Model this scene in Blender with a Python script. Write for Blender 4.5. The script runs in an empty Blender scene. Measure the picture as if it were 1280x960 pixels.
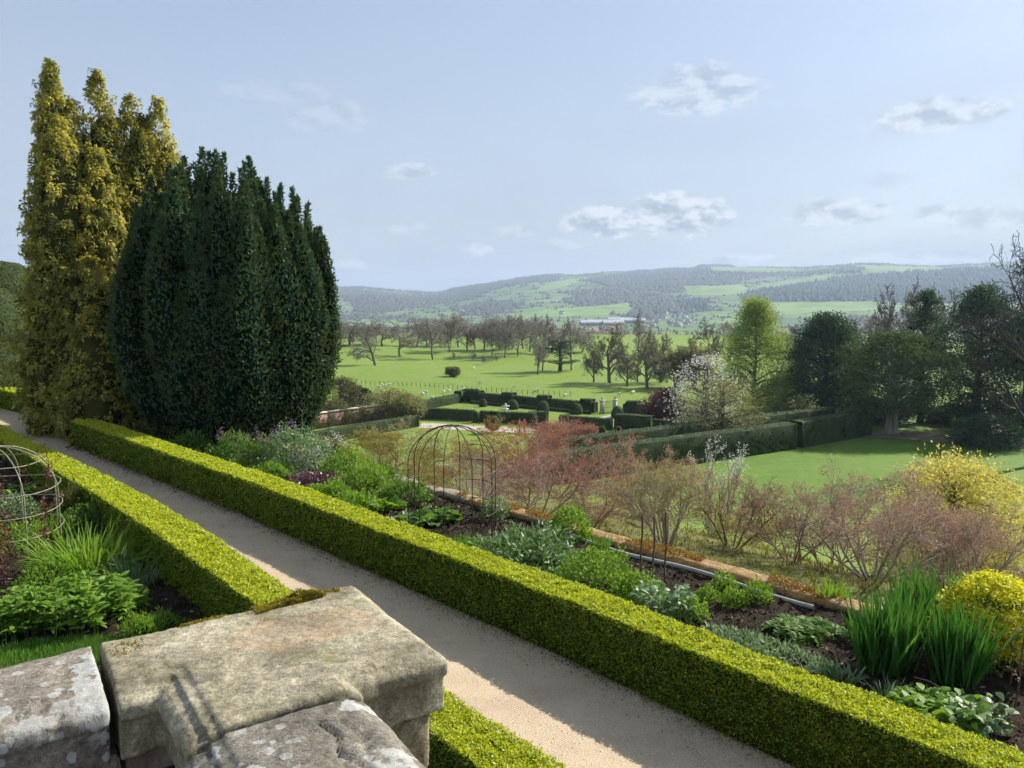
import bpy, bmesh, math, random
import numpy as np
from mathutils import Vector

R = math.radians
scene = bpy.context.scene
col = scene.collection
SQ = math.sqrt(0.5)

# ------------------------------------------------------------------ camera
FPX, HZ, EYE = 950.0, 370.0, 4.8          # focal length in px of the 1280x960 picture, horizon row, eye height
PITCH = math.atan((480 - HZ) / FPX)
cam_d = bpy.data.cameras.new('camera')
cam_d.sensor_width = 36.0
cam_d.lens = 36.0 * FPX / 1280.0
cam_d.clip_start = 0.05
cam_d.clip_end = 30000
cam = bpy.data.objects.new('camera', cam_d)
cam.location = (0, 0, EYE)
cam.rotation_euler = (math.pi / 2 - PITCH, 0, 0)
col.objects.link(cam)
scene.camera = cam

# ------------------------------------------------------------------ sky, sun, exposure
SUN_AZ, SUN_EL = 58.0, 37.0               # degrees right of the view axis, above the horizon
world = bpy.data.worlds.new('World')
scene.world = world
world.use_nodes = True


def build_world():
    nt = world.node_tree
    N, L = nt.nodes, nt.links
    N.clear()
    out = N.new('ShaderNodeOutputWorld')
    bg = N.new('ShaderNodeBackground')
    bg.inputs['Strength'].default_value = 0.10
    sky = N.new('ShaderNodeTexSky')
    sky.sky_type = 'NISHITA'
    sky.sun_disc = False
    sky.sun_elevation = R(SUN_EL)
    sky.sun_rotation = R(SUN_AZ)
    sky.altitude = 100
    sky.air_density = 1.0
    sky.dust_density = 1.0
    sky.ozone_density = 2.5
    tc = N.new('ShaderNodeTexCoord')
    sep = N.new('ShaderNodeSeparateXYZ')
    L.new(tc.outputs['Generated'], sep.inputs[0])

    def M(op, a, b=None, c=None, clamp=False):
        n = N.new('ShaderNodeMath')
        n.operation = op
        n.use_clamp = clamp
        for i, v in enumerate((a, b, c)):
            if v is None:
                continue
            if isinstance(v, (int, float)):
                n.inputs[i].default_value = v
            else:
                L.new(v, n.inputs[i])
        return n.outputs[0]

    def noise_tex(vec, scale, detail, rough=0.55, dist=0.0):
        n = N.new('ShaderNodeTexNoise')
        n.inputs['Scale'].default_value = scale
        n.inputs['Detail'].default_value = detail
        n.inputs['Roughness'].default_value = rough
        n.inputs['Distortion'].default_value = dist
        L.new(vec, n.inputs['Vector'])
        return n.outputs['Fac']
    az = M('ARCTAN2', sep.outputs['X'], sep.outputs['Y'])
    el = M('ARCSINE', M('MINIMUM', M('MAXIMUM', sep.outputs['Z'], -1.0), 1.0))
    # thin high veil, stretched, all round the sky
    zz = M('ADD', M('MAXIMUM', sep.outputs['Z'], 0.0), 0.12)
    comb = N.new('ShaderNodeCombineXYZ')
    L.new(M('DIVIDE', sep.outputs['X'], zz), comb.inputs[0])
    L.new(M('MULTIPLY', M('DIVIDE', sep.outputs['Y'], zz), 0.55), comb.inputs[1])
    veil = noise_tex(comb.outputs[0], 0.55, 6, 0.5, 0.6)
    veil = M('MULTIPLY', M('SUBTRACT', veil, 0.30), 1.9, clamp=True)
    # small cumulus: ellipses (az, el, half width, half height), ragged by noise
    comb2 = N.new('ShaderNodeCombineXYZ')
    L.new(az, comb2.inputs[0])
    L.new(M('MULTIPLY', el, 1.7), comb2.inputs[1])
    rag = noise_tex(comb2.outputs[0], 26.0, 8, 0.62)
    big = noise_tex(comb2.outputs[0], 9.0, 4, 0.5)

    def px2ang(x, y):
        dx, dz = (x - 640) / FPX, (480 - y) / FPX
        v = Vector((dx, math.cos(PITCH) + dz * math.sin(PITCH), -math.sin(PITCH) + dz * math.cos(PITCH))).normalized()
        return math.atan2(v.x, v.y), math.asin(v.z)
    clouds = [(755, 281, 52, 24, 1.0), (848, 275, 64, 32, 1.0), (1046, 268, 56, 19, 0.8), (1172, 269, 28, 13, .75), (1232, 277, 40, 15, .6),
              (872, 118, 74, 32, 0.55), (1168, 148, 66, 22, 0.7), (512, 216, 30, 12, 0.5), (597, 314, 20, 10, 0.8), (512, 287, 24, 10, 0.45),
              (650, 290, 30, 10, 0.4), (430, 336, 26, 14, 0.8), (935, 326, 46, 8, 0.9), (1150, 322, 70, 9, 0.7), (410, 150, 60, 22, 0.25),
              (345, 116, 70, 14, 0.18), (1120, 228, 30, 14, .3), (700, 308, 30, 9, .4)]
    acc = None
    for (x, y, a, b, k) in clouds:
        a0, e0 = px2ang(x, y)
        wa, wb = a * 1.25 / FPX, b * 1.25 / FPX
        u = M('DIVIDE', M('SUBTRACT', az, a0), wa)
        v = M('DIVIDE', M('SUBTRACT', el, e0), wb)
        # flat base: squeeze the lower half
        v = M('MULTIPLY', v, M('ADD', 1.0, M('MULTIPLY', M('LESS_THAN', v, 0.0), 0.5)))
        d = M('SUBTRACT', 1.0, M('ADD', M('MULTIPLY', u, u), M('MULTIPLY', v, v)), clamp=True)
        m = M('MULTIPLY_ADD', M('SUBTRACT', rag, 0.5), 3.2, M('MULTIPLY', d, 1.5))
        m = M('MULTIPLY', M('SUBTRACT', m, 0.36), 1.7)
        m = M('MULTIPLY', M('MULTIPLY', m, M('MULTIPLY', d, 3.0, clamp=True), clamp=True), k)
        acc = m if acc is None else M('MAXIMUM', acc, m)
    # a loose scatter of the same small clouds low round the rest of the sky
    band = M('MULTIPLY', M('SUBTRACT', 1.0, M('MULTIPLY', M('ABSOLUTE', M('SUBTRACT', el, 0.10)), 9.0), clamp=True), 0.5)
    loose = M('MULTIPLY', M('MULTIPLY', M('SUBTRACT', big, 0.60), 6.0, clamp=True), M('MULTIPLY', M('SUBTRACT', rag, 0.42), 3.0, clamp=True))
    acc = M('MAXIMUM', acc, M('MULTIPLY', loose, band))
    # veil colour
    mixv = N.new('ShaderNodeMix')
    mixv.data_type = 'RGBA'
    low = M('MULTIPLY', M('SUBTRACT', 1.0, M('MULTIPLY', M('MAXIMUM', el, 0.0), 2.6), clamp=True), 0.42)
    L.new(M('ADD', M('MULTIPLY_ADD', veil, 0.38, 0.36), low, clamp=True), mixv.inputs['Factor'])
    hs = N.new('ShaderNodeHueSaturation')
    hs.inputs['Saturation'].default_value = 0.95
    L.new(sky.outputs[0], hs.inputs['Color'])
    L.new(hs.outputs[0], mixv.inputs['A'])
    mixv.inputs['B'].default_value = (2.85, 3.2, 3.75, 1)
    # cloud colour with self-shading painted in: bright ragged tops, grey flat bases
    comb3 = N.new('ShaderNodeCombineXYZ')
    L.new(M('ADD', az, 0.006), comb3.inputs[0])
    L.new(M('MULTIPLY', M('ADD', el, 0.010), 1.7), comb3.inputs[1])
    rag_up = noise_tex(comb3.outputs[0], 26.0, 8, 0.62)
    ramp = N.new('ShaderNodeMix')
    ramp.data_type = 'RGBA'
    L.new(M('MULTIPLY_ADD', M('SUBTRACT', rag, rag_up), 5.0, 0.60, clamp=True), ramp.inputs['Factor'])
    ramp.inputs['A'].default_value = (2.2, 2.6, 3.15, 1)
    ramp.inputs['B'].default_value = (5.0, 5.2, 5.4, 1)
    mixc = N.new('ShaderNodeMix')
    mixc.data_type = 'RGBA'
    L.new(M('MULTIPLY', acc, 0.85, clamp=True), mixc.inputs['Factor'])
    L.new(mixv.outputs['Result'], mixc.inputs['A'])
    L.new(ramp.outputs['Result'], mixc.inputs['B'])
    L.new(mixc.outputs['Result'], bg.inputs['Color'])
    L.new(bg.outputs[0], out.inputs['Surface'])


build_world()
sun_d = bpy.data.lights.new('sun', 'SUN')
sun_d.energy = 4.5
sun_d.angle = R(0.55)
sun_d.color = (1.0, 0.945, 0.85)
sun = bpy.data.objects.new('sun', sun_d)
_sd = Vector((math.sin(R(SUN_AZ)) * math.cos(R(SUN_EL)), math.cos(R(SUN_AZ)) * math.cos(R(SUN_EL)), math.sin(R(SUN_EL))))
sun.rotation_euler = (-_sd).to_track_quat('-Z', 'Y').to_euler()
sun.location = (40, 30, 60)
col.objects.link(sun)

vs = scene.view_settings
vs.view_transform = 'Standard'
vs.look = 'None'
vs.gamma = 1.0
vs.exposure = 0.86
vs.use_curve_mapping = False
cy = scene.cycles
cy.max_bounces = 4
cy.diffuse_bounces = 3
cy.use_adaptive_sampling = True
cy.adaptive_threshold = 0.03
cy.adaptive_min_samples = 12
cy.glossy_bounces = 2
cy.transmission_bounces = 4
cy.transparent_max_bounces = 6
cy.volume_bounces = 0
cy.caustics_reflective = False
cy.caustics_refractive = False
cy.use_denoising = True


# ------------------------------------------------------------------ helpers: projection (a pixel of the photograph to a place in the world)
def ray(x, y):
    dx, dz = (x - 640) / FPX, (480 - y) / FPX
    return np.array([dx, math.cos(PITCH) + dz * math.sin(PITCH), -math.sin(PITCH) + dz * math.cos(PITCH)])


def at(x, y, z=0.0):
    r = ray(x, y)
    return np.array([0, 0, EYE]) + r * ((z - EYE) / r[2])


def atd(x, y, d):
    r = ray(x, y)
    return np.array([0, 0, EYE]) + r * (d / r[1])


def st(s, t, z=0.0):
    """along the path (away to the left), across it (away from the terrace)"""
    return np.array([(t - s) * SQ, (t + s) * SQ, z])


# ------------------------------------------------------------------ helpers: noise
def _hash(ix, iy, iz, seed):
    h = (ix * 374761393 + iy * 668265263 + iz * 2147483647 + seed * 1274126177) & 0xFFFFFFFF
    h = ((h ^ (h >> 13)) * 1274126177) & 0xFFFFFFFF
    h = h ^ (h >> 16)
    return (h & 0xFFFF) / 65535.0


def vnoise(P, scale=1.0, seed=0):
    P = np.asarray(P, float) * scale
    i = np.floor(P).astype(np.int64)
    f = P - i
    f = f * f * (3 - 2 * f)
    r = 0
    for a in (0, 1):
        for b in (0, 1):
            for c in (0, 1):
                w = (f[:, 0] if a else 1 - f[:, 0]) * (f[:, 1] if b else 1 - f[:, 1]) * (f[:, 2] if c else 1 - f[:, 2])
                r = r + w * _hash(i[:, 0] + a, i[:, 1] + b, i[:, 2] + c, seed)
    return r * 2 - 1


def fbm(P, scale=1.0, seed=0, oct=4):
    r, a = 0, 1.0
    for k in range(oct):
        r = r + a * vnoise(P, scale * 2 ** k, seed + k * 17)
        a *= 0.5
    return r / 1.9


def unit(V):
    V = np.asarray(V, float)
    return V / np.maximum(np.linalg.norm(V, axis=-1, keepdims=True), 1e-9)


def rnd_dirs(rng, n):
    return unit(rng.normal(size=(n, 3)))


# ------------------------------------------------------------------ helpers: meshes
class MB:
    def __init__(self):
        self.V, self.F, self.M, self.n = [], [], [], 0

    def add(self, V, F, m=0):
        V = np.asarray(V, float).reshape(-1, 3)
        F = np.asarray(F, np.int64)
        if len(F) == 0:
            return self
        self.V.append(V)
        self.F.append(F + self.n)
        self.M.append(m)
        self.n += len(V)
        return self

    def mesh(self, name, mats, smooth=False):
        me = bpy.data.meshes.new(name)
        V = np.concatenate(self.V)
        me.vertices.add(len(V))
        me.vertices.foreach_set('co', V.astype(np.float32).ravel())
        tot = np.concatenate([np.full(len(F), F.shape[1]) for F in self.F])
        idx = np.concatenate([F.ravel() for F in self.F])
        mi = np.concatenate([np.full(len(F), m) for F, m in zip(self.F, self.M)])
        start = np.concatenate([[0], np.cumsum(tot)[:-1]])
        me.loops.add(len(idx))
        me.loops.foreach_set('vertex_index', idx.astype(np.int32))
        me.polygons.add(len(tot))
        me.polygons.foreach_set('loop_start', start.astype(np.int32))
        me.polygons.foreach_set('loop_total', tot.astype(np.int32))
        me.polygons.foreach_set('material_index', mi.astype(np.int32))
        if smooth:
            me.polygons.foreach_set('use_smooth', np.ones(len(tot), bool))
        for m in (mats if isinstance(mats, (list, tuple)) else [mats]):
            me.materials.append(m)
        me.update(calc_edges=True)
        me.validate()
        return me

    def obj(self, name, mats, parent=None, smooth=False):
        return link(name, self.mesh(name, mats, smooth), parent)


def link(name, data, parent=None, loc=None, rz=0.0, sc=None):
    o = bpy.data.objects.new(name, data)
    col.objects.link(o)
    o.parent = parent
    if loc is not None:
        o.location = [float(c) for c in loc]
    if rz:
        o.rotation_euler = (0, 0, rz)
    if sc is not None:
        o.scale = (sc, sc, sc) if isinstance(sc, (int, float)) else sc
    return o


def tag(o, label=None, cat=None, group=None, kind=None):
    if label:
        o['label'] = label
    if cat:
        o['category'] = cat
    if group:
        o['group'] = group
    if kind:
        o['kind'] = kind
    return o


def thing(name, label, cat, loc=(0, 0, 0), rz=0.0, group=None, sc=None):
    o = link(name, None, None, loc, rz, sc)
    return tag(o, label, cat, group)


def copy_tree(src, loc, rz=0.0, sc=None, label=None):
    c = src.copy()
    col.objects.link(c)
    c.location = [float(v) for v in loc]
    c.rotation_euler = (0, 0, rz)
    if sc is not None:
        c.scale = (sc, sc, sc) if isinstance(sc, (int, float)) else sc
    if label:
        c['label'] = label
    for ch in list(src.children):
        d = ch.copy()
        col.objects.link(d)
        d.parent = c
        for g in list(ch.children):
            e = g.copy()
            col.objects.link(e)
            e.parent = d
    return c


BOXF = np.array([[0, 3, 2, 1], [4, 5, 6, 7], [0, 1, 5, 4], [1, 2, 6, 5], [2, 3, 7, 6], [3, 0, 4, 7]])


def box(c, s, rz=0.0):
    """centre, full size"""
    x, y, z = [v / 2 for v in s]
    V = np.array([[-x, -y, -z], [x, -y, -z], [x, y, -z], [-x, y, -z], [-x, -y, z], [x, -y, z], [x, y, z], [-x, y, z]], float)
    ca, sa = math.cos(rz), math.sin(rz)
    V = np.stack([V[:, 0] * ca - V[:, 1] * sa, V[:, 0] * sa + V[:, 1] * ca, V[:, 2]], 1)
    return V + np.asarray(c, float), BOXF


def tubes(S, k=3):
    """S rows: p0, p1, r0, r1 -> open tapered tubes"""
    S = np.asarray(S, float)
    n = len(S)
    p0, p1, r0, r1 = S[:, :3], S[:, 3:6], S[:, 6], S[:, 7]
    d = unit(p1 - p0)
    ref = np.where(np.abs(d[:, 2:3]) > 0.8, np.array([[1.0, 0, 0]]), np.array([[0, 0, 1.0]]))
    a = unit(np.cross(d, ref))
    b = np.cross(d, a)
    V = np.zeros((n, 2 * k, 3))
    for i in range(k):
        w = 2 * math.pi * i / k
        o = a * math.cos(w) + b * math.sin(w)
        V[:, i] = p0 + o * r0[:, None]
        V[:, k + i] = p1 + o * r1[:, None]
    F = np.array([[i, (i + 1) % k, k + (i + 1) % k, k + i] for i in range(k)])
    F = (F[None] + (np.arange(n) * 2 * k)[:, None, None]).reshape(-1, 4)
    return V.reshape(-1, 3), F


def ribbons(S, rng):
    """hair-thin twigs: one tapered flat blade for each row p0, p1, r0, r1"""
    S = np.asarray(S, float)
    n = len(S)
    d = unit(S[:, 3:6] - S[:, :3])
    w = unit(np.cross(d, rnd_dirs(rng, n)))
    V = np.stack([S[:, :3] + w * S[:, 6:7], S[:, :3] - w * S[:, 6:7], S[:, 3:6] - w * S[:, 7:8], S[:, 3:6] + w * S[:, 7:8]], 1)
    return V.reshape(-1, 3), np.arange(n * 4).reshape(-1, 4)


def poly_tube(pts, rad, k=6, caps=True):
    """one joined tube along a polyline"""
    P = np.asarray(pts, float)
    n = len(P)
    rad = np.full(n, rad) if np.isscalar(rad) else np.asarray(rad, float)
    T = unit(np.gradient(P, axis=0))
    ref = np.array([0, 0, 1.0]) if abs(T[0, 2]) < 0.8 else np.array([1.0, 0, 0])
    a = unit(np.cross(T[0], ref))
    V = []
    for i in range(n):
        a = unit(a - T[i] * np.dot(a, T[i]))
        b = np.cross(T[i], a)
        for j in range(k):
            w = 2 * math.pi * j / k
            V.append(P[i] + (a * math.cos(w) + b * math.sin(w)) * rad[i])
    F = [[i * k + j, i * k + (j + 1) % k, (i + 1) * k + (j + 1) % k, (i + 1) * k + j] for i in range(n - 1) for j in range(k)]
    return np.array(V), np.array(F)


def leaves(P, D, L, W, rng, fold=0.15, nrm=None):
    """one rhombic leaf for each point: P base, D direction, L length, W width (arrays or numbers)"""
    n = len(P)
    L = np.broadcast_to(np.asarray(L, float), (n,))[:, None]
    W = np.broadcast_to(np.asarray(W, float), (n,))[:, None]
    D = unit(D)
    S = unit(np.cross(D, rnd_dirs(rng, n) if nrm is None else nrm))
    U = np.cross(S, D)
    V = np.empty((n, 4, 3))
    V[:, 0] = P
    V[:, 1] = P + D * L * 0.5 + S * W * 0.5 + U * W * fold
    V[:, 2] = P + D * L
    V[:, 3] = P + D * L * 0.5 - S * W * 0.5 + U * W * fold
    return V.reshape(-1, 3), np.arange(n * 4).reshape(-1, 4)


def tri_leaves(P, D, L, W, rng, nrm):
    n = len(P)
    L = np.broadcast_to(np.asarray(L, float), (n,))[:, None]
    W = np.broadcast_to(np.asarray(W, float), (n,))[:, None]
    D = unit(D)
    S = unit(np.cross(D, nrm))
    V = np.stack([P + S * W * 0.55, P + D * L, P - S * W * 0.55 + D * L * 0.25], 1)
    return V.reshape(-1, 3), np.arange(n * 3).reshape(-1, 3)


def strips(P, D, L, W, droop, prof, rng, roll=0.5, cup=0.0):
    """arching blades or leaves: width profile prof along the length, bending down by droop"""
    n, m = len(P), len(prof)
    L = np.broadcast_to(np.asarray(L, float), (n,))
    W = np.broadcast_to(np.asarray(W, float), (n,))
    droop = np.broadcast_to(np.asarray(droop, float), (n,))
    D = unit(D)
    side = np.cross(D, np.array([0, 0, 1.0]))
    bad = np.linalg.norm(side, axis=1) < 1e-3
    side[bad] = [1, 0, 0]
    side = unit(side + rng.normal(size=(n, 3)) * roll)
    side = unit(side - D * np.sum(side * D, 1, keepdims=True))
    V = np.empty((n, m, 2, 3))
    for i in range(m):
        u = i / (m - 1)
        c = P + D * (L * u)[:, None]
        c = c - np.array([0, 0, 1.0]) * (droop * L * u * u)[:, None]
        V[:, i, 0] = c + side * (W * prof[i] * 0.5)[:, None]
        V[:, i, 1] = c - side * (W * prof[i] * 0.5)[:, None]
    F = np.array([[2 * i, 2 * i + 1, 2 * i + 3, 2 * i + 2] for i in range(m - 1)])
    F = (F[None] + (np.arange(n) * m * 2)[:, None, None]).reshape(-1, 4)
    return V.reshape(-1, 3), F


def grid(us, vs, fn):
    U, W = np.meshgrid(us, vs, indexing='ij')
    V = fn(U.ravel(), W.ravel())
    nu, nv = len(us), len(vs)
    i, j = np.meshgrid(np.arange(nu - 1), np.arange(nv - 1), indexing='ij')
    a = (i * nv + j).ravel()
    return V, np.stack([a, a + nv, a + nv + 1, a + 1], 1)


def lathe(profile, k=24, loc=(0, 0, 0)):
    pr = np.asarray(profile, float)
    m = len(pr)
    an = np.arange(k) * 2 * math.pi / k
    V = np.stack([np.outer(pr[:, 0], np.cos(an)), np.outer(pr[:, 0], np.sin(an)), np.repeat(pr[:, 1:2], k, 1)], 2).reshape(-1, 3) + np.asarray(loc)
    F = [[i * k + j, i * k + (j + 1) % k, (i + 1) * k + (j + 1) % k, (i + 1) * k + j] for i in range(m - 1) for j in range(k)]
    return V, np.array(F)


# ------------------------------------------------------------------ helpers: materials
def nodes(name):
    m = bpy.data.materials.new(name)
    m.use_nodes = True
    nt = m.node_tree
    nt.nodes.clear()
    o = nt.nodes.new('ShaderNodeOutputMaterial')
    return m, nt.nodes, nt.links, o


def c4(c):
    return (c[0], c[1], c[2], 1.0)


def n_noise(N, L, scale, detail=4, rough=0.55, vec=None, dist=0.0):
    n = N.new('ShaderNodeTexNoise')
    n.inputs['Scale'].default_value = scale
    n.inputs['Detail'].default_value = detail
    n.inputs['Roughness'].default_value = rough
    n.inputs['Distortion'].default_value = dist
    if vec is None:
        tc = N.new('ShaderNodeTexCoord')
        vec = tc.outputs['Object']
    L.new(vec, n.inputs['Vector'])
    return n.outputs['Fac']


def n_ramp(N, L, fac, stops):
    r = N.new('ShaderNodeValToRGB')
    e = r.color_ramp.elements
    while len(e) < len(stops):
        e.new(0.5)
    for el, (p, c) in zip(e, stops):
        el.position = p
        el.color = c4(c) if not isinstance(c, (int, float)) else (c, c, c, 1)
    L.new(fac, r.inputs[0])
    return r.outputs[0]


def n_mix(N, L, fac, a, b, mode='MIX'):
    m = N.new('ShaderNodeMix')
    m.data_type = 'RGBA'
    m.blend_type = mode
    for k, v in (('Factor', fac), ('A', a), ('B', b)):
        s = m.inputs[k]
        if isinstance(v, (int, float)):
            s.default_value = v if k == 'Factor' else (v, v, v, 1)
        elif isinstance(v, tuple):
            s.default_value = c4(v)
        else:
            L.new(v, s)
    return m.outputs['Result']


def n_bump(N, L, h, strength, dist=0.02):
    b = N.new('ShaderNodeBump')
    b.inputs['Strength'].default_value = strength
    b.inputs['Distance'].default_value = dist
    L.new(h, b.inputs['Height'])
    return b.outputs[0]


def leaf_mat(name, ca, cb, trans=0.35, tcol=None, rough=0.5, spec=0.25, patch=None, pscale=0.6):
    """foliage: leaf to leaf variation between ca and cb, light shining through"""
    m, N, L, out = nodes(name)
    g = N.new('ShaderNodeNewGeometry')
    c = n_mix(N, L, g.outputs['Random Per Island'], ca, cb)
    if patch is not None:
        f = n_noise(N, L, pscale, 3)
        f = n_ramp(N, L, f, [(0.40, 0.0), (0.64, 1.0)])
        c = n_mix(N, L, f, c, n_mix(N, L, g.outputs['Random Per Island'], patch, tuple(v * 0.7 for v in patch)))
    p = N.new('ShaderNodeBsdfPrincipled')
    L.new(c, p.inputs['Base Color'])
    p.inputs['Roughness'].default_value = rough
    p.inputs['Specular IOR Level'].default_value = spec
    t = N.new('ShaderNodeBsdfTranslucent')
    L.new(n_mix(N, L, 1.0, c, tcol or (1.25, 1.2, 0.6), 'MULTIPLY'), t.inputs['Color'])
    mx = N.new('ShaderNodeMixShader')
    mx.inputs[0].default_value = trans
    L.new(p.outputs[0], mx.inputs[1])
    L.new(t.outputs[0], mx.inputs[2])
    L.new(mx.outputs[0], out.inputs['Surface'])
    return m


def plain_mat(name, ca, cb, scale=4.0, rough=0.8, bump=0.0, bscale=None, spec=0.3, metal=0.0, bdist=0.02):
    m, N, L, out = nodes(name)
    f = n_noise(N, L, scale, 5)
    c = n_ramp(N, L, f, [(0.3, ca), (0.7, cb)])
    p = N.new('ShaderNodeBsdfPrincipled')
    L.new(c, p.inputs['Base Color'])
    p.inputs['Roughness'].default_value = rough
    p.inputs['Specular IOR Level'].default_value = spec
    p.inputs['Metallic'].default_value = metal
    if bump:
        L.new(n_bump(N, L, n_noise(N, L, bscale or scale * 4, 6), bump, bdist), p.inputs['Normal'])
    L.new(p.outputs[0], out.inputs['Surface'])
    return m


def grass_mat(name, ca, cb, cc, s1=0.05, s2=1.2, bump=0.4):
    m, N, L, out = nodes(name)
    a = n_noise(N, L, s1, 5, 0.6)
    b = n_noise(N, L, s2, 6, 0.7)
    c = n_ramp(N, L, a, [(0.32, ca), (0.68, cb)])
    c = n_mix(N, L, n_ramp(N, L, b, [(0.36, 0.0), (0.66, 0.9)]), c, cc)
    p = N.new('ShaderNodeBsdfPrincipled')
    L.new(c, p.inputs['Base Color'])
    p.inputs['Roughness'].default_value = 0.75
    p.inputs['Specular IOR Level'].default_value = 0.15
    L.new(n_bump(N, L, n_noise(N, L, s2 * 6, 4, 0.7), bump, 0.08), p.inputs['Normal'])
    L.new(p.outputs[0], out.inputs['Surface'])
    return m


def gravel_mat():
    m, N, L, out = nodes('gravel')
    tc = N.new('ShaderNodeTexCoord')
    a = n_noise(N, L, 1.4, 8, 0.68)
    c = n_ramp(N, L, a, [(0.30, (0.43, 0.315, 0.195)), (0.52, (0.55, 0.425, 0.275)), (0.72, (0.63, 0.50, 0.34))])
    c = n_mix(N, L, n_ramp(N, L, n_noise(N, L, 0.55, 6, 0.7), [(0.48, 0.0), (0.66, 0.5)]), c, (0.25, 0.195, 0.135))
    v = N.new('ShaderNodeTexVoronoi')
    v.inputs['Scale'].default_value = 75
    L.new(tc.outputs['Object'], v.inputs['Vector'])
    c = n_mix(N, L, 0.45, c, n_ramp(N, L, n_noise(N, L, 60, 2, 0.5), [(0.3, (0.28, 0.215, 0.145)), (0.7, (0.70, 0.57, 0.42))]))
    f = n_noise(N, L, 190, 3, 0.7)
    c = n_mix(N, L, 0.7, c, n_ramp(N, L, f, [(0.3, 0.45), (0.7, 1.5)]), 'MULTIPLY')
    p = N.new('ShaderNodeBsdfPrincipled')
    L.new(c, p.inputs['Base Color'])
    p.inputs['Roughness'].default_value = 0.9
    p.inputs['Specular IOR Level'].default_value = 0.15
    L.new(n_bump(N, L, v.outputs['Distance'], 0.55, 0.008), p.inputs['Normal'])
    L.new(p.outputs[0], out.inputs['Surface'])
    return m


def stone_mat(name, ca, cb, cc, lichen=0.5, scrub=None, moss=(0.20, 0.17, 0.05)):
    """weathered sandstone: mottled, dark algae, pale lichen rosettes, optional rubbed pink patch (world ellipse)"""
    m, N, L, out = nodes(name)
    tc = N.new('ShaderNodeTexCoord')
    a = n_noise(N, L, 5.0, 8, 0.65, dist=0.3)
    c = n_ramp(N, L, a, [(0.28, ca), (0.5, cb), (0.72, cc)])
    b = n_noise(N, L, 38.0, 6, 0.75)
    c = n_mix(N, L, 0.85, c, n_ramp(N, L, b, [(0.32, 0.35), (0.66, 1.42)]), 'MULTIPLY')
    c = n_mix(N, L, 0.55, c, n_ramp(N, L, n_noise(N, L, 170.0, 3, 0.7), [(0.34, 0.45), (0.66, 1.5)]), 'MULTIPLY')
    # dark algae stains
    d = n_noise(N, L, 2.6, 6, 0.7)
    c = n_mix(N, L, n_ramp(N, L, d, [(0.50, 0.0), (0.68, 0.75)]), c, (0.085, 0.075, 0.05))
    e = n_noise(N, L, 7.0, 5, 0.6)
    c = n_mix(N, L, n_ramp(N, L, e, [(0.56, 0.0), (0.74, 0.6)]), c, moss)
    if scrub is not None:
        (sx, sy, sa, sb, rot) = scrub
        mp = N.new('ShaderNodeMapping')
        mp.vector_type = 'TEXTURE'
        mp.inputs['Location'].default_value = (sx, sy, 0)
        mp.inputs['Rotation'].default_value = (0, 0, rot)
        mp.inputs['Scale'].default_value = (sa, sb, 60)
        L.new(tc.outputs['Object'], mp.inputs[0])
        ln = N.new('ShaderNodeVectorMath')
        ln.operation = 'LENGTH'
        L.new(mp.outputs[0], ln.inputs[0])
        q = N.new('ShaderNodeMath')
        q.operation = 'MULTIPLY_ADD'
        L.new(n_noise(N, L, 9.0, 5, 0.6), q.inputs[0])
        q.inputs[1].default_value = 0.85
        L.new(ln.outputs['Value'], q.inputs[2])
        ring = n_ramp(N, L, q.outputs[0], [(0.60, 0.35), (0.98, 0.40), (1.20, 0.85), (1.36, 0.0)])
        c = n_mix(N, L, ring, c, n_ramp(N, L, n_noise(N, L, 16, 6, 0.75), [(0.32, (0.15, 0.11, 0.08)), (0.5, (0.33, 0.205, 0.125)), (0.7, (0.55, 0.33, 0.17))]))
    if lichen > 0:
        v = N.new('ShaderNodeTexVoronoi')
        v.feature = 'F1'
        v.inputs['Scale'].default_value = 26
        v.inputs['Randomness'].default_value = 1.0
        wob = N.new('ShaderNodeMix')
        wob.data_type = 'VECTOR'
        nn = N.new('ShaderNodeTexNoise')
        nn.inputs['Scale'].default_value = 30
        nn.inputs['Detail'].default_value = 4
        L.new(tc.outputs['Object'], nn.inputs['Vector'])
        va = N.new('ShaderNodeVectorMath')
        va.operation = 'MULTIPLY_ADD'
        L.new(nn.outputs['Color'], va.inputs[0])
        va.inputs[1].default_value = (0.03, 0.03, 0.03)
        L.new(tc.outputs['Object'], va.inputs[2])
        L.new(va.outputs[0], v.inputs['Vector'])
        spots = n_ramp(N, L, v.outputs['Distance'], [(0.30, 1.0), (0.36, 0.0)])
        sep = N.new('ShaderNodeSeparateColor')
        L.new(v.outputs['Color'], sep.inputs[0])
        some = n_ramp(N, L, sep.outputs[0], [(0.60 - 0.28 * lichen, 0.0), (0.62 - 0.28 * lichen, 1.0)])
        area = n_ramp(N, L, n_noise(N, L, 3.4, 3, 0.5), [(0.54 - 0.12 * lichen, 0.0), (0.62 - 0.12 * lichen, 1.0)])
        f = n_mix(N, L, 1.0, n_mix(N, L, 1.0, spots, some, 'MULTIPLY'), area, 'MULTIPLY')
        crust = n_ramp(N, L, n_noise(N, L, 6.5, 6, 0.62), [(0.66 - 0.16 * lichen, 0.0), (0.68 - 0.16 * lichen, 1.0)])
        crust = n_mix(N, L, 1.0, crust, n_ramp(N, L, n_noise(N, L, 2.1, 2, 0.5), [(0.50, 0.0), (0.56, 1.0)]), 'MULTIPLY')
        f = n_mix(N, L, 1.0, f, crust, 'LIGHTEN')
        c = n_mix(N, L, f, c, n_ramp(N, L, b, [(0.3, (0.27, 0.265, 0.24)), (0.7, (0.50, 0.495, 0.455))]))
    p = N.new('ShaderNodeBsdfPrincipled')
    L.new(c, p.inputs['Base Color'])
    p.inputs['Roughness'].default_value = 0.88
    p.inputs['Specular IOR Level'].default_value = 0.2
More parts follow.
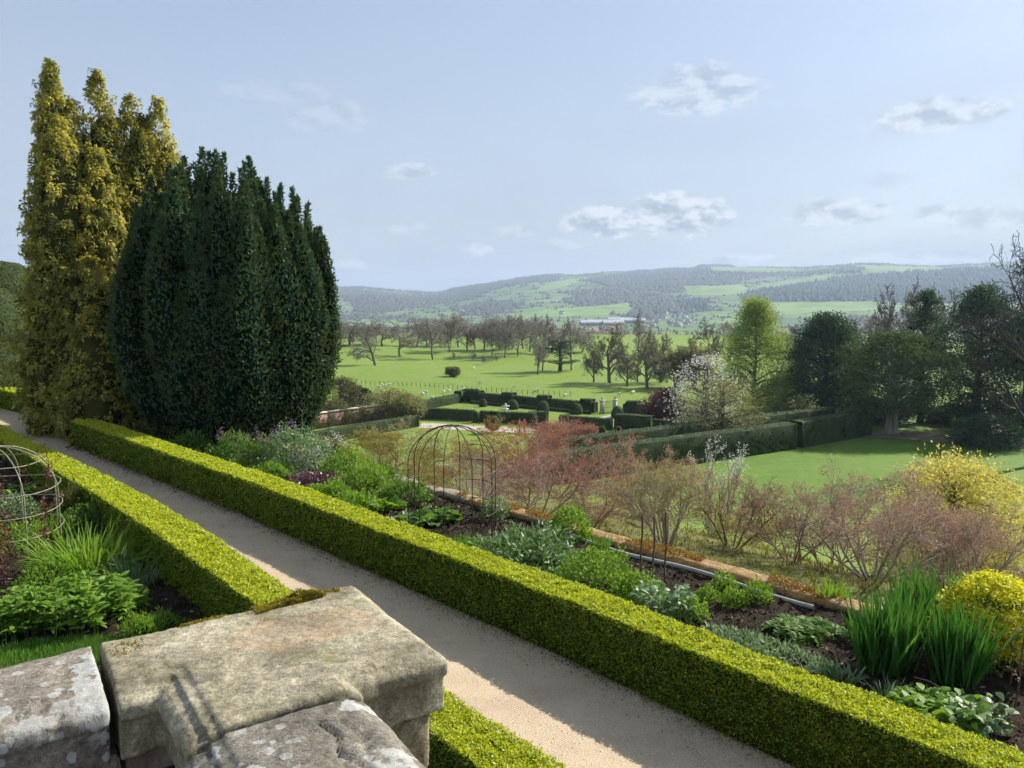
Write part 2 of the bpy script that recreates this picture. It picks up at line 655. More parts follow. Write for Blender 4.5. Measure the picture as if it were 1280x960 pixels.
    h = N.new('ShaderNodeMath')
    h.operation = 'MULTIPLY_ADD'
    L.new(n_noise(N, L, 60, 8, 0.75), h.inputs[0])
    h.inputs[1].default_value = 0.5
    L.new(n_noise(N, L, 11, 6, 0.7), h.inputs[2])
    L.new(n_bump(N, L, h.outputs[0], 0.75, 0.014), p.inputs['Normal'])
    L.new(p.outputs[0], out.inputs['Surface'])
    return m


def attr_mat(name, attr='land', rough=0.85, nscale=0.02):
    m, N, L, out = nodes(name)
    a = N.new('ShaderNodeVertexColor')
    a.layer_name = attr
    f = n_noise(N, L, nscale, 6, 0.65)
    c = n_mix(N, L, 1.0, a.outputs['Color'], n_ramp(N, L, f, [(0.3, 0.72), (0.7, 1.28)]), 'MULTIPLY')
    p = N.new('ShaderNodeBsdfPrincipled')
    L.new(c, p.inputs['Base Color'])
    p.inputs['Roughness'].default_value = rough
    p.inputs['Specular IOR Level'].default_value = 0.1
    L.new(p.outputs[0], out.inputs['Surface'])
    return m


MT = {}
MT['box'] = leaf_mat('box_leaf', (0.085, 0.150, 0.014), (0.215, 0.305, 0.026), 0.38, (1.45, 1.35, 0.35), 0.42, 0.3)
MT['box_tip_lit'] = leaf_mat('box_young_tip_lit', (0.41, 0.455, 0.024), (0.64, 0.665, 0.05), 0.42, (1.2, 1.2, 0.4), 0.42, 0.3)  # new growth, its colour also carrying the sunlight on the hedge tops
MT['box_core_shade'] = plain_mat('box_inner_shade', (0.022, 0.032, 0.006), (0.045, 0.058, 0.012), 30, 1.0, spec=0.0)  # darkened so the gaps between leaves read as shade
MT['gold'] = leaf_mat('golden_leaf', (0.32, 0.305, 0.060), (0.74, 0.65, 0.17), 0.50, (1.12, 1.08, 0.5), 0.5, 0.2, patch=(0.22, 0.25, 0.07), pscale=1.6)
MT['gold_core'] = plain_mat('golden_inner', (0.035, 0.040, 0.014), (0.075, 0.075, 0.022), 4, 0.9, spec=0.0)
MT['yew'] = leaf_mat('yew_leaf', (0.034, 0.078, 0.044), (0.080, 0.145, 0.064), 0.25, None, 0.55, 0.18, patch=(0.085, 0.125, 0.050), pscale=1.1)
MT['yew_core_shade'] = plain_mat('yew_inner_shade', (0.006, 0.014, 0.009), (0.012, 0.024, 0.014), 4, 1.0, spec=0.0)  # near-black colour paints the shade between the plumes
MT['clip'] = leaf_mat('clipped_yew_leaf', (0.030, 0.056, 0.016), (0.072, 0.108, 0.026), 0.18, None, 0.5, 0.25)
MT['clip_olive'] = leaf_mat('olive_clipped_leaf', (0.060, 0.075, 0.018), (0.130, 0.135, 0.034), 0.22, None, 0.5, 0.25)
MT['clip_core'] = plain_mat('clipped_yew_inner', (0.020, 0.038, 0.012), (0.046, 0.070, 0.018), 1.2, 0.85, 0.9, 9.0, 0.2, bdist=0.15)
MT['bark'] = plain_mat('bark', (0.10, 0.082, 0.064), (0.20, 0.17, 0.135), 6, 0.9, 0.5, 20)
MT['bark_pale'] = plain_mat('pale_bark', (0.22, 0.19, 0.15), (0.42, 0.37, 0.30), 6, 0.9, 0.4, 20)
MT['bark_dark'] = plain_mat('dark_bark', (0.035, 0.028, 0.022), (0.085, 0.068, 0.05), 6, 0.9, 0.4, 20)
MT['twig'] = plain_mat('twig', (0.25, 0.215, 0.18), (0.38, 0.33, 0.285), 3, 0.9)
MT['twig_brown'] = plain_mat('brown_twig', (0.12, 0.085, 0.065), (0.19, 0.14, 0.11), 3, 0.9)
MT['twig_red'] = plain_mat('red_twig', (0.21, 0.155, 0.115), (0.35, 0.27, 0.205), 5, 0.85)
MT['twig_olive'] = plain_mat('olive_twig', (0.10, 0.085, 0.035), (0.22, 0.19, 0.09), 5, 0.85)
MT['bud_red'] = leaf_mat('red_bud', (0.25, 0.115, 0.09), (0.37, 0.19, 0.13), 0.4, (1.15, 0.85, 0.7))
MT['bud_pink'] = leaf_mat('pink_bud', (0.29, 0.195, 0.14), (0.41, 0.30, 0.20), 0.4, (1.15, 0.9, 0.75))
MT['bud_olive'] = leaf_mat('olive_bud', (0.19, 0.17, 0.05), (0.32, 0.28, 0.08), 0.45)
MT['bud_orange'] = leaf_mat('orange_bud', (0.28, 0.13, 0.04), (0.36, 0.19, 0.06), 0.45)
MT['leaf_yellow'] = leaf_mat('yellow_leaf', (0.50, 0.46, 0.12), (0.66, 0.60, 0.20), 0.42, (1.1, 1.05, 0.55))
MT['blossom'] = leaf_mat('white_blossom', (0.62, 0.60, 0.55), (0.78, 0.76, 0.70), 0.3, (1, 1, 0.95))
MT['lime'] = leaf_mat('young_lime_leaf', (0.19, 0.275, 0.055), (0.29, 0.375, 0.095), 0.46)
MT['sage'] = leaf_mat('pale_willow_leaf', (0.17, 0.18, 0.07), (0.26, 0.26, 0.10), 0.4)
MT['conifer'] = leaf_mat('conifer_leaf', (0.036, 0.078, 0.042), (0.075, 0.130, 0.056), 0.2, None, 0.7, 0.08)
MT['conifer2'] = leaf_mat('bronze_conifer_leaf', (0.052, 0.092, 0.036), (0.105, 0.150, 0.050), 0.2, None, 0.7, 0.08)
MT['purple'] = leaf_mat('purple_leaf', (0.10, 0.03, 0.035), (0.17, 0.07, 0.07), 0.35, (1.1, 0.8, 0.8))
MT['bush'] = leaf_mat('olive_bush_leaf', (0.08, 0.085, 0.025), (0.16, 0.16, 0.045), 0.3)
MT['fresh'] = leaf_mat('fresh_leaf', (0.12, 0.24, 0.024), (0.23, 0.37, 0.05), 0.46)
MT['mid'] = leaf_mat('mid_green_leaf', (0.075, 0.16, 0.024), (0.15, 0.26, 0.05), 0.42)
MT['deep'] = leaf_mat('deep_green_leaf', (0.03, 0.085, 0.018), (0.075, 0.15, 0.035), 0.35, None, 0.55, 0.15)
MT['grey'] = leaf_mat('grey_green_leaf', (0.12, 0.21, 0.075), (0.24, 0.34, 0.15), 0.3, (1.1, 1.1, 0.9), 0.45, 0.4)
MT['silver'] = leaf_mat('silver_leaf', (0.20, 0.25, 0.15), (0.38, 0.43, 0.30), 0.3, (1, 1, 0.9), 0.5, 0.4)
MT['heuch'] = leaf_mat('purple_heuchera_leaf', (0.09, 0.035, 0.055), (0.20, 0.11, 0.13), 0.3, (1.1, 0.8, 0.9), 0.35, 0.5)
MT['redshoot'] = leaf_mat('red_shoot_leaf', (0.10, 0.035, 0.025), (0.18, 0.075, 0.045), 0.35, (1.2, 0.8, 0.6))
MT['flower_p'] = leaf_mat('purple_flower', (0.36, 0.16, 0.36), (0.55, 0.30, 0.52), 0.35, (1, 0.9, 1))
MT['euph'] = leaf_mat('euphorbia_bract', (0.62, 0.60, 0.02), (0.78, 0.74, 0.04), 0.4, (1.05, 1.05, 0.4))
MT['grass_blade'] = leaf_mat('grass_blade', (0.075, 0.19, 0.03), (0.15, 0.29, 0.05), 0.4)
MT['iris'] = leaf_mat('iris_blade', (0.04, 0.13, 0.03), (0.095, 0.24, 0.05), 0.32, (1.3, 1.25, 0.5), 0.35, 0.45)
MT['gravel'] = gravel_mat()
MT['pebble'] = plain_mat('pebble', (0.34, 0.30, 0.25), (0.62, 0.58, 0.52), 40, 0.8)
MT['litter'] = plain_mat('leaf_litter', (0.10, 0.06, 0.03), (0.24, 0.16, 0.08), 30, 0.9)
MT['soil'] = plain_mat('soil', (0.020, 0.0145, 0.010), (0.058, 0.043, 0.031), 7, 0.95, 0.9, 45, 0.08, bdist=0.04)
MT['mulch'] = plain_mat('bark_mulch', (0.030, 0.021, 0.014), (0.12, 0.088, 0.062), 9, 0.95, spec=0.05)
MT['dry'] = plain_mat('dry_leaf_litter', (0.20, 0.145, 0.09), (0.42, 0.34, 0.24), 6, 0.9, spec=0.1)
MT['lawn'] = grass_mat('lawn', (0.050, 0.140, 0.009), (0.098, 0.200, 0.015), (0.145, 0.205, 0.03), 0.09, 0.9)
MT['park'] = grass_mat('park_grass', (0.110, 0.210, 0.020), (0.160, 0.255, 0.028), (0.20, 0.24, 0.055), 0.02, 0.35)
MT['bank'] = grass_mat('bank_grass', (0.085, 0.115, 0.02), (0.135, 0.155, 0.03), (0.15, 0.125, 0.05), 0.15, 1.5)
MT['track'] = plain_mat('pale_gravel', (0.36, 0.31, 0.24), (0.50, 0.44, 0.36), 0.5, 0.9)
MT['earth'] = plain_mat('bare_earth', (0.20, 0.15, 0.11), (0.32, 0.25, 0.19), 0.3, 0.95)
MT['terrace'] = plain_mat('terrace_gravel', (0.28, 0.24, 0.19), (0.40, 0.35, 0.28), 20, 0.9)
MT['stone_l'] = stone_mat('lichened_sandstone', (0.11, 0.095, 0.075), (0.22, 0.19, 0.15), (0.32, 0.28, 0.22), 1.0, moss=(0.16, 0.13, 0.07))
MT['stone_m'] = stone_mat('spotted_sandstone', (0.10, 0.09, 0.07), (0.20, 0.18, 0.145), (0.30, 0.27, 0.215), 0.55, moss=(0.16, 0.13, 0.07))
MT['stone'] = stone_mat('buff_sandstone', (0.15, 0.125, 0.07), (0.29, 0.245, 0.15), (0.40, 0.345, 0.23), 0.12)
MT['wallstone'] = stone_mat('wall_sandstone', (0.16, 0.13, 0.09), (0.30, 0.25, 0.18), (0.42, 0.37, 0.29), 0.3)
MT['rust_moss'] = stone_mat('rust_mossed_stone', (0.20, 0.115, 0.045), (0.34, 0.20, 0.075), (0.42, 0.33, 0.21), 0.25, None, (0.36, 0.20, 0.03))
MT['moss'] = leaf_mat('yellow_moss', (0.20, 0.17, 0.02), (0.36, 0.29, 0.04), 0.25)
MT['brick'] = plain_mat('red_brick', (0.12, 0.035, 0.026), (0.25, 0.10, 0.075), 14, 0.9, 0.6, 60)
MT['brick_grey'] = plain_mat('lichened_brick', (0.13, 0.075, 0.06), (0.30, 0.25, 0.21), 11, 0.9, 0.6, 60)
MT['mortar'] = plain_mat('mortar', (0.07, 0.06, 0.05), (0.15, 0.13, 0.11), 20, 0.95, 0.4, 80)
MT['iron'] = plain_mat('rusty_iron', (0.030, 0.020, 0.015), (0.085, 0.050, 0.035), 20, 0.6, 0.2, 90)
MT['iron_green'] = plain_mat('pale_painted_iron', (0.17, 0.16, 0.10), (0.34, 0.32, 0.22), 15, 0.5)
MT['stake'] = plain_mat('weathered_stake', (0.075, 0.045, 0.030), (0.16, 0.105, 0.07), 20, 0.85)
MT['pipe'] = plain_mat('grey_plastic', (0.26, 0.27, 0.235), (0.40, 0.41, 0.36), 6, 0.6, spec=0.3)
MT['white'] = plain_mat('white_stone', (0.62, 0.60, 0.56), (0.78, 0.76, 0.72), 3, 0.7)
MT['gatestone'] = plain_mat('pale_pier_stone', (0.42, 0.39, 0.33), (0.60, 0.57, 0.50), 2, 0.8)
MT['black'] = plain_mat('black_label', (0.012, 0.013, 0.02), (0.03, 0.03, 0.04), 5, 0.35, spec=0.5)
MT['wool'] = plain_mat('sheep_wool', (0.55, 0.52, 0.45), (0.72, 0.69, 0.62), 4, 0.95)
MT['roof'] = plain_mat('slate_roof', (0.10, 0.10, 0.11), (0.20, 0.19, 0.19), 0.2, 0.7)
MT['render'] = plain_mat('white_render', (0.40, 0.39, 0.36), (0.55, 0.53, 0.50), 0.2, 0.8)
MT['shed'] = plain_mat('pale_sheet_roof', (0.34, 0.36, 0.38), (0.46, 0.48, 0.50), 0.1, 0.5)
MT['skin'] = plain_mat('skin', (0.45, 0.27, 0.20), (0.55, 0.34, 0.26), 5, 0.6)
MT['coat'] = plain_mat('pink_coat', (0.45, 0.10, 0.12), (0.60, 0.20, 0.22), 3, 0.8)
MT['coat2'] = plain_mat('dark_coat', (0.03, 0.03, 0.05), (0.07, 0.07, 0.09), 3, 0.8)
MT['trouser'] = plain_mat('trousers', (0.05, 0.05, 0.07), (0.10, 0.10, 0.13), 3, 0.8)
MT['hair'] = plain_mat('hair', (0.05, 0.03, 0.02), (0.10, 0.06, 0.04), 8, 0.7)
MT['land'] = attr_mat('far_fields', 'land', 0.9, 0.012)
MT['wood_far'] = leaf_mat('far_wood_crown', (0.055, 0.066, 0.046), (0.115, 0.118, 0.080), 0.1, None, 0.8, 0.1)
MT['wood_con'] = leaf_mat('far_conifer_crown', (0.032, 0.052, 0.036), (0.062, 0.082, 0.052), 0.1, None, 0.8, 0.1)


# ================================================================== THE SETTING
def project(P):
    d = P - np.array([0, 0, EYE])
    f = d[:, 1] * math.cos(PITCH) - d[:, 2] * math.sin(PITCH)
    u = d[:, 1] * math.sin(PITCH) + d[:, 2] * math.cos(PITCH)
    f = np.maximum(f, 1e-3)
    return 640 + FPX * d[:, 0] / f, 480 - FPX * u / f


RIDGE = [(-900, 340), (-400, 345), (0, 352), (300, 358), (420, 361), (455, 360), (500, 364), (545, 366), (575, 360), (610, 355), (640, 349), (668, 345), (690, 344), (720, 344),
         (760, 340), (800, 339), (840, 336), (868, 335), (876, 332), (910, 332), (925, 334), (960, 334), (1000, 335), (1050, 333), (1075, 331), (1110, 331), (1160, 333),
         (1200, 331), (1250, 328), (1300, 327), (1500, 333), (1800, 340), (2600, 345)]
_rx = np.array([(x - 640) / FPX / 1.0097 for x, _ in RIDGE])
_ry = np.array([((480 - y) / FPX * math.cos(PITCH) - math.sin(PITCH)) / (math.cos(PITCH) + (480 - y) / FPX * math.sin(PITCH)) for _, y in RIDGE])


def sstep(a, b, x):
    k = np.clip((x - a) / (b - a), 0, 1)
    return k * k * (3 - 2 * k)


def bank_z(t):
    return np.interp(t, [11.4, 15, 20, 26, 34, 42], [-1.0, -1.5, -2.4, -4.9, -9.2, -12.0])


def ground_z(x, y):
    x = np.atleast_1d(np.asarray(x, float))
    y = np.atleast_1d(np.asarray(y, float))
    r = np.hypot(x, y)
    P = np.stack([x, y, np.zeros_like(x)], 1)
    z = bank_z((x + y) * SQ)
    z = z + sstep(135, 190, r) * (1.6 * fbm(P, 0.012, 3, 3) + 0.0)
    left = sstep(-15, -45, x) * sstep(140, 250, y)
    z = z + left * 1.2
    z = z - sstep(290, 900, r) * 48
    # hills beyond the valley
    ta = x / np.maximum(y, 1.0)
    far_r = 4700 + 500 * np.sin(ta * 2.3 + 0.6)
    base_r = 1750 + 350 * np.cos(ta * 3.0 + 1.0)
    rz = EYE + np.interp(ta, _rx, _ry) * far_r * np.cos(np.arctan(ta))
    k = (r - base_r) / (far_r - base_r)
    kk = np.clip(k, 0, 1)
    f = 0.35 * kk + 0.65 * kk * kk * (3 - 2 * kk)
    hill = (rz + 60) * f + 4 * kk * (1 - kk) * (26 * fbm(P, 0.0016, 5, 4)) * (r < far_r)
    hill = np.where(r > far_r, (rz + 60) * (1 - 0.25 * np.clip((r - far_r) / 1500, 0, 1)), hill)
    return z + hill * (k > 0)


def gz(x, y):
    return float(ground_z(x, y)[0])


def hit(px, py, r0=130.0, r1=5600.0):
    """where the line of sight of a pixel meets the ground"""
    d = ray(px, py)
    h = math.hypot(d[0], d[1])
    rr = np.geomspace(r0, r1, 900)
    P = np.array([0, 0, EYE]) + d[None] * (rr / h)[:, None]
    below = np.nonzero(P[:, 2] < ground_z(P[:, 0], P[:, 1]))[0]
    i = below[0] if len(below) else -1
    return P[i]


def cells(x, y, sx, sy, ang, seed):
    ca, sa = math.cos(ang), math.sin(ang)
    u, v = (x * ca + y * sa) / sx, (-x * sa + y * ca) / sy
    iu, iv = np.floor(u).astype(np.int64), np.floor(v).astype(np.int64)
    d1 = np.full(len(u), 9e9)
    d2 = d1.copy()
    cid = np.zeros(len(u))
    z0 = np.zeros_like(iu)
    for a in (-1, 0, 1):
        for b in (-1, 0, 1):
            cu = iu + a + 0.12 + 0.76 * _hash(iu + a, iv + b, z0, seed)
            cv = iv + b + 0.12 + 0.76 * _hash(iu + a, iv + b, z0, seed + 5)
            d = np.hypot((u - cu) * sx, (v - cv) * sy)
            h = _hash(iu + a, iv + b, z0, seed + 9)
            near = d < d1
            d2 = np.where(near, d1, np.minimum(d2, d))
            cid = np.where(near, h, cid)
            d1 = np.where(near, d, d1)
    return cid, d2 - d1


def inpoly(X, Y, poly):
    r = np.zeros(len(X), bool)
    n = len(poly)
    for i in range(n):
        (x0, y0), (x1, y1) = poly[i], poly[(i + 1) % n]
        if y0 == y1:
            continue
        c = ((y0 > Y) != (y1 > Y)) & (X < (x1 - x0) * (Y - y0) / (y1 - y0) + x0)
        r ^= c
    return r


WOODS = [  # mixed woods on the hill, outlined as they lie
    [(405, 366), (440, 363), (478, 366), (500, 368), (545, 369), (600, 366), (590, 374), (548, 383), (500, 388), (470, 394), (445, 388), (430, 372)],
    [(560, 362), (612, 356), (672, 346), (700, 344), (700, 349), (640, 357), (612, 366), (575, 369)],
    [(735, 351), (780, 342), (840, 337), (920, 338), (985, 342), (930, 350), (905, 360), (860, 366), (770, 364)],
    [(705, 376), (735, 362), (800, 366), (850, 372), (858, 386), (820, 398), (750, 392)],
    [(560, 386), (620, 376), (660, 380), (640, 390), (590, 395)],
    [(1040, 400), (1300, 385), (1300, 432), (1040, 432)],
    [(867, 331), (914, 331), (914, 337), (867, 337)],
]
CONIFERS = [
    [(925, 372), (975, 358), (1060, 346), (1150, 338), (1260, 336), (1330, 337), (1330, 378), (1200, 380), (1100, 379), (1000, 381), (950, 386)],
    [(1000, 343), (1060, 338), (1080, 340), (1040, 345)],
    [(850, 377), (885, 374), (886, 385), (850, 388)],
]
BRIGHT = [[(855, 358), (930, 356), (932, 367), (858, 369)], [(940, 358), (1045, 341), (1046, 347), (968, 363)], [(955, 378), (1095, 376), (1095, 388), (975, 392)],
          [(885, 333), (1000, 336), (960, 341), (890, 340)], [(1070, 332), (1180, 334), (1180, 340), (1090, 339)], [(690, 352), (740, 346), (700, 360), (660, 366)],
          [(700, 386), (790, 378), (790, 392), (640, 398), (640, 392)]]


def land_masks(P):
    X, Y = project(P)
    j = fbm(P * np.array([1, 1, 0]), 0.012, 21, 3)
    Xj, Yj = X + 9 * j, Y + 2.2 * vnoise(P * np.array([1, 1, 0]), 0.02, 31)
    w = np.zeros(len(P), bool)
    c = np.zeros(len(P), bool)
    b = np.zeros(len(P), bool)
    for p in WOODS:
        w |= inpoly(Xj, Yj, p)
    for p in CONIFERS:
        c |= inpoly(Xj, Yj, p)
    for p in BRIGHT:
        b |= inpoly(X + 4 * j, Y + 0.8 * j, p)
    # out of the picture the same kind of woods go on
    out = (X < 380) | (X > 1330)
    w |= out & (fbm(P * np.array([1, 1, 0]), 0.0016, 77, 3) > 0.22)
    w |= fbm(P * np.array([1, 1, 0]), 0.0042, 91, 3) > 0.36
    r = np.hypot(P[:, 0], P[:, 1])
    ok = (r > 1500)
    return w & ok & ~b, c & ok & ~b, b


def build_terrain():
    az = np.linspace(-R(60), R(60), 460)
    rr = np.concatenate([np.arange(9, 60, 1.5), np.arange(60, 333, 3.0)])

    def fn(A, Q):
        x, y = Q * np.sin(A), Q * np.cos(A)
        return np.stack([x, y, ground_z(x, y)], 1)
    V, F = grid(az[::2], rr, fn)
    m = MB()
    m.add(V, F)
    o = m.obj('ground', [MT['park'], MT['bank'], MT['lawn']], smooth=True)
    tag(o, 'green park grass and planted bank below the terrace', None, None, 'structure')
    c = V[F].mean(1)
    t = (c[:, 0] + c[:, 1]) * SQ
    mi = np.where(t < 37, 1, 0)
    o.data.polygons.foreach_set('material_index', mi.astype(np.int32))
    rr = np.concatenate([np.arange(326, 900, 14.0), np.arange(900, 1700, 20.0), np.arange(1700, 5400, 22.0), np.arange(5400, 7800, 200.0)])
    V, F = grid(az, rr, fn)
    m = MB()
    m.add(V, F)
    o = m.obj('hills', MT['land'], smooth=True)
    tag(o, 'far hillside of small green fields, hedgerows and woods', None, None, 'structure')
    x, y = V[:, 0], V[:, 1]
    wv = 25 * vnoise(np.stack([x, y, 0 * x], 1), 0.006, 8)
    cid, edge = cells(x + wv, y - wv, 115, 170, 0.35, 4)
    w, cf, br = land_masks(V)
    pal = np.array([[0.115, 0.205, 0.040], [0.150, 0.240, 0.050], [0.095, 0.165, 0.045], [0.160, 0.235, 0.065], [0.130, 0.20, 0.055], [0.150, 0.175, 0.080]])
    c = pal[(cid * 5.99).astype(int)]
    c[br] = [0.175, 0.270, 0.060]
    c[(edge < 7) & ~br] = [0.05, 0.062, 0.032]
    c[w] = [0.085, 0.080, 0.058]
    c[cf] = [0.040, 0.054, 0.040]
    X, Y = project(V)
    red = inpoly(X, Y, [(735, 410), (775, 408), (778, 414), (728, 418)])
    c[red] = [0.25, 0.15, 0.11]
    ca = o.data.color_attributes.new('land', 'FLOAT_COLOR', 'POINT')
    ca.data.foreach_set('color', np.concatenate([c, np.ones((len(c), 1))], 1).astype(np.float32).ravel())
    # woods: separate low crowns, far too many to count
    rng = np.random.default_rng(5)
    n = 120000
    a = rng.uniform(-R(58), R(58), n)
    q = np.sqrt(rng.uniform(1500 ** 2, 5200 ** 2, n))
    # more crowns where the picture looks
    P = np.stack([q * np.sin(a), q * np.cos(a), 0 * q], 1)
    P[:, 2] = ground_z(P[:, 0], P[:, 1])
    w, cf, br = land_masks(P)
    wv = 25 * vnoise(P * np.array([1, 1, 0]), 0.006, 8)
    _, edge = cells(P[:, 0] + wv, P[:, 1] - wv, 115, 170, 0.35, 4)
    hedge = (edge < 10) & ~br & (rng.random(n) < 0.75)
    lone = (rng.random(n) < 0.006) & ~br
    # the next valley's hedgerow trees
    OCT = np.array([[1, 0, 0], [0, 1, 0], [-1, 0, 0], [0, -1, 0], [0, 0, 1]], float)
    OF = np.array([[0, 1, 4], [1, 2, 4], [2, 3, 4], [3, 0, 4]])
    for name, sel, rad, hgt, mat, lab in (('far_woodland', (w & (rng.random(n) < 0.8)), 9.5, 10.0, 'wood_far', 'brown leafless woods covering the far hillside'),
                                          ('far_conifer_forest', cf, 7.0, 15.0, 'wood_con', 'dark conifer plantation on the far hill'),
                                          ('far_hedgerows', (hedge | lone) & ~w & ~cf, 5.0, 7.0, 'wood_far', 'hedgerows and field trees on the far valley sides')):
        Q = P[sel]
        k = len(Q)
        s = rng.uniform(0.6, 1.25, k)
        sh = np.empty((k, 5, 3))
        jit = rng.uniform(0.75, 1.25, (k, 5, 1))
        sh[:] = OCT[None] * jit
        sh[:, :, :2] *= (rad * s)[:, None, None]
        sh[:, :, 2] *= (hgt * s)[:, None]
        V = (sh + Q[:, None, :]).reshape(-1, 3)
        F = (OF[None] + (np.arange(k) * 5)[:, None, None]).reshape(-1, 3)
        oo = MB().add(V, F).obj(name, MT[mat])
        tag(oo, lab, 'woodland' if 'hedge' not in name else 'hedgerow', None, 'stuff')


build_terrain()


# ------------------------------------------------------------------ the terrace: path, beds
def lh_r(s):   # left hedge, edge beside the path
    return np.interp(s, [-4, 2, 4, 5.6, 9, 11.1, 15.6, 21.6, 31.4, 44], [4.5, 4.55, 4.60, 4.68, 4.90, 5.08, 5.40, 5.55, 5.55, 4.7])


def lh_l(s):
    return np.interp(s, [-4, 2, 4, 9, 11.3, 16.7, 21.5, 27, 44], [3.95, 4.0, 4.05, 4.34, 4.46, 4.74, 4.88, 4.93, 4.1])


def rh_f(s):
    return np.interp(s, [-4, 1.4, 6.4, 11.8, 15.8, 25.7, 27.2], [7.02, 7.08, 7.28, 7.30, 7.32, 7.05, 6.95])


def rh_b(s):
    return np.interp(s, [-4, 1.4, 6.4, 11.8, 15.8, 25.7, 27.2], [7.55, 7.60, 7.82, 7.86, 7.90, 7.72, 7.62])


def build_terrace_ground():
    ss = np.arange(-8, 46.01, 0.25)
    # gravel path
    def fp(S, K):
        a, b = lh_r(S) - 0.35, np.where(S > 27.5, rh_f(27.2) + 0.6, rh_f(S) + 0.35)
        T = a + (b - a) * K
        P = np.stack([(T - S) * SQ, (T + S) * SQ, 0 * S], 1)
        P[:, 2] = 0.008 * fbm(P, 0.9, 2, 3) + 0.03 * (np.abs(K - 0.5) * 2) ** 4
        return P
    V, F = grid(ss, np.linspace(0, 1, 25), fp)
    tag(MB().add(V, F).obj('path', MT['gravel'], smooth=True), 'pale gravel path between the two box hedges', None, None, 'structure')

    def bed(name, t0, t1, s0, s1, seed, lab):
        st_ = np.arange(s0, s1, 0.09)
        tt = np.linspace(0, 1, 46)

        def fb(S, K):
            a = t0(S)
            b = t1(S)
            T = a + (b - a) * K
            P = np.stack([(T - S) * SQ, (T + S) * SQ, 0 * S], 1)
            P[:, 2] = 0.055 + 0.05 * fbm(P, 1.1, seed, 3) + 0.035 * vnoise(P, 6.0, seed + 1) + 0.022 * vnoise(P, 15.0, seed + 2)
            return P
        V, F = grid(st_, tt, fb)
        o = tag(MB().add(V, F).obj(name, MT['soil']), lab, None, None, 'structure')
        # bark and clods
        rng = np.random.default_rng(seed)
        n = 22000
        S = s0 + (s1 - s0) * rng.random(n) ** 1.5
        K = rng.random(n)
        P = fb(S, K)
        d = rnd_dirs(rng, n)
        d[:, 2] = np.abs(d[:, 2]) * 0.6 + 0.1
        L = rng.uniform(0.02, 0.075, n) * (1 + S / 25)
        V, F = leaves(P, d, L, L * rng.uniform(0.35, 0.8, n), rng, 0.1)
        c = MB().add(V, F).obj('mulch', MT['mulch'], o)
        c['kind'] = 'stuff'
        n = 2600
        S = s0 + (s1 - s0) * rng.random(n) ** 1.4
        P = fb(S, rng.random(n)) + np.array([0, 0, 0.012])
        d = rnd_dirs(rng, n)
        d[:, 2] *= 0.3
        L = rng.uniform(0.02, 0.09, n) * (1 + S / 25)
        V, F = leaves(P, d, L, L * rng.uniform(0.1, 0.5, n), rng, 0.1)
        c = MB().add(V, F).obj('dry_litter', MT['dry'], o)
        c['kind'] = 'stuff'
        return fb
    bed('flower_bed', lambda S: rh_b(S) - 0.3, lambda S: 0 * S + 11.35, -6, 30, 11, 'dark mulched soil of the flower bed beside the terrace edge')
    bed('border_bed', lambda S: 0 * S - 2.2, lambda S: lh_l(S) + 0.3, -1.5, 32, 23, 'dark soil of the border left of the path')
    # everything else on the terrace level
    V, F = grid(np.linspace(-30, 110, 60), np.linspace(-60, 11.38, 40), lambda S, T: np.stack([(T - S) * SQ, (T + S) * SQ, -0.06 + 0 * S], 1))
    tag(MB().add(V, F).obj('terrace_ground', MT['bank']), 'level ground of the garden terrace', None, None, 'structure')
    # pebbles and litter on the path
    rng = np.random.default_rng(3)
    m = MB()
    n = 9000
    S = -3 + 30 * rng.random(n) ** 1.7
    K = rng.random(n)
    P = fp(S, K * 0.86 + 0.07)
    sz = rng.uniform(0.006, 0.016, n) * (1 + S / 30)
    T = np.array([[1, 0, 0], [-.5, .8, 0], [-.5, -.8, 0], [0, 0, .7]])
    V = (T[None] * sz[:, None, None] * rng.uniform(.7, 1.3, (n, 4, 1)) + P[:, None, :])
    V[:, :, 2] += 0.001
    F = (np.array([[0, 1, 3], [1, 2, 3], [2, 0, 3]])[None] + (np.arange(n) * 4)[:, None, None]).reshape(-1, 3)
    m.add(V.reshape(-1, 3), F)
    tag(m.obj('path_pebbles', MT['pebble']), 'loose pale pebbles lying on the gravel path', 'pebbles', None, 'stuff')
    n = 15000
    S = -3 + 30 * rng.random(n) ** 1.5
    side = rng.random(n) < 0.72
    off = rng.gamma(1.25, 0.10, n)
    Tt = np.where(side, rh_f(S) - off + 0.02, lh_r(S) + off * 0.6)
    P = np.stack([(Tt - S) * SQ, (Tt + S) * SQ, 0 * S + 0.035], 1)
    d = rnd_dirs(rng, n)
    d[:, 2] *= 0.25
    L = rng.uniform(0.012, 0.03, n) * (1 + S / 30)
    V, F = leaves(P, d, L, L * 0.5, rng)
    tag(MB().add(V, F).obj('leaf_litter', MT['litter']), 'dry clippings lying along the hedge foot', 'leaf litter', None, 'stuff')


build_terrace_ground()


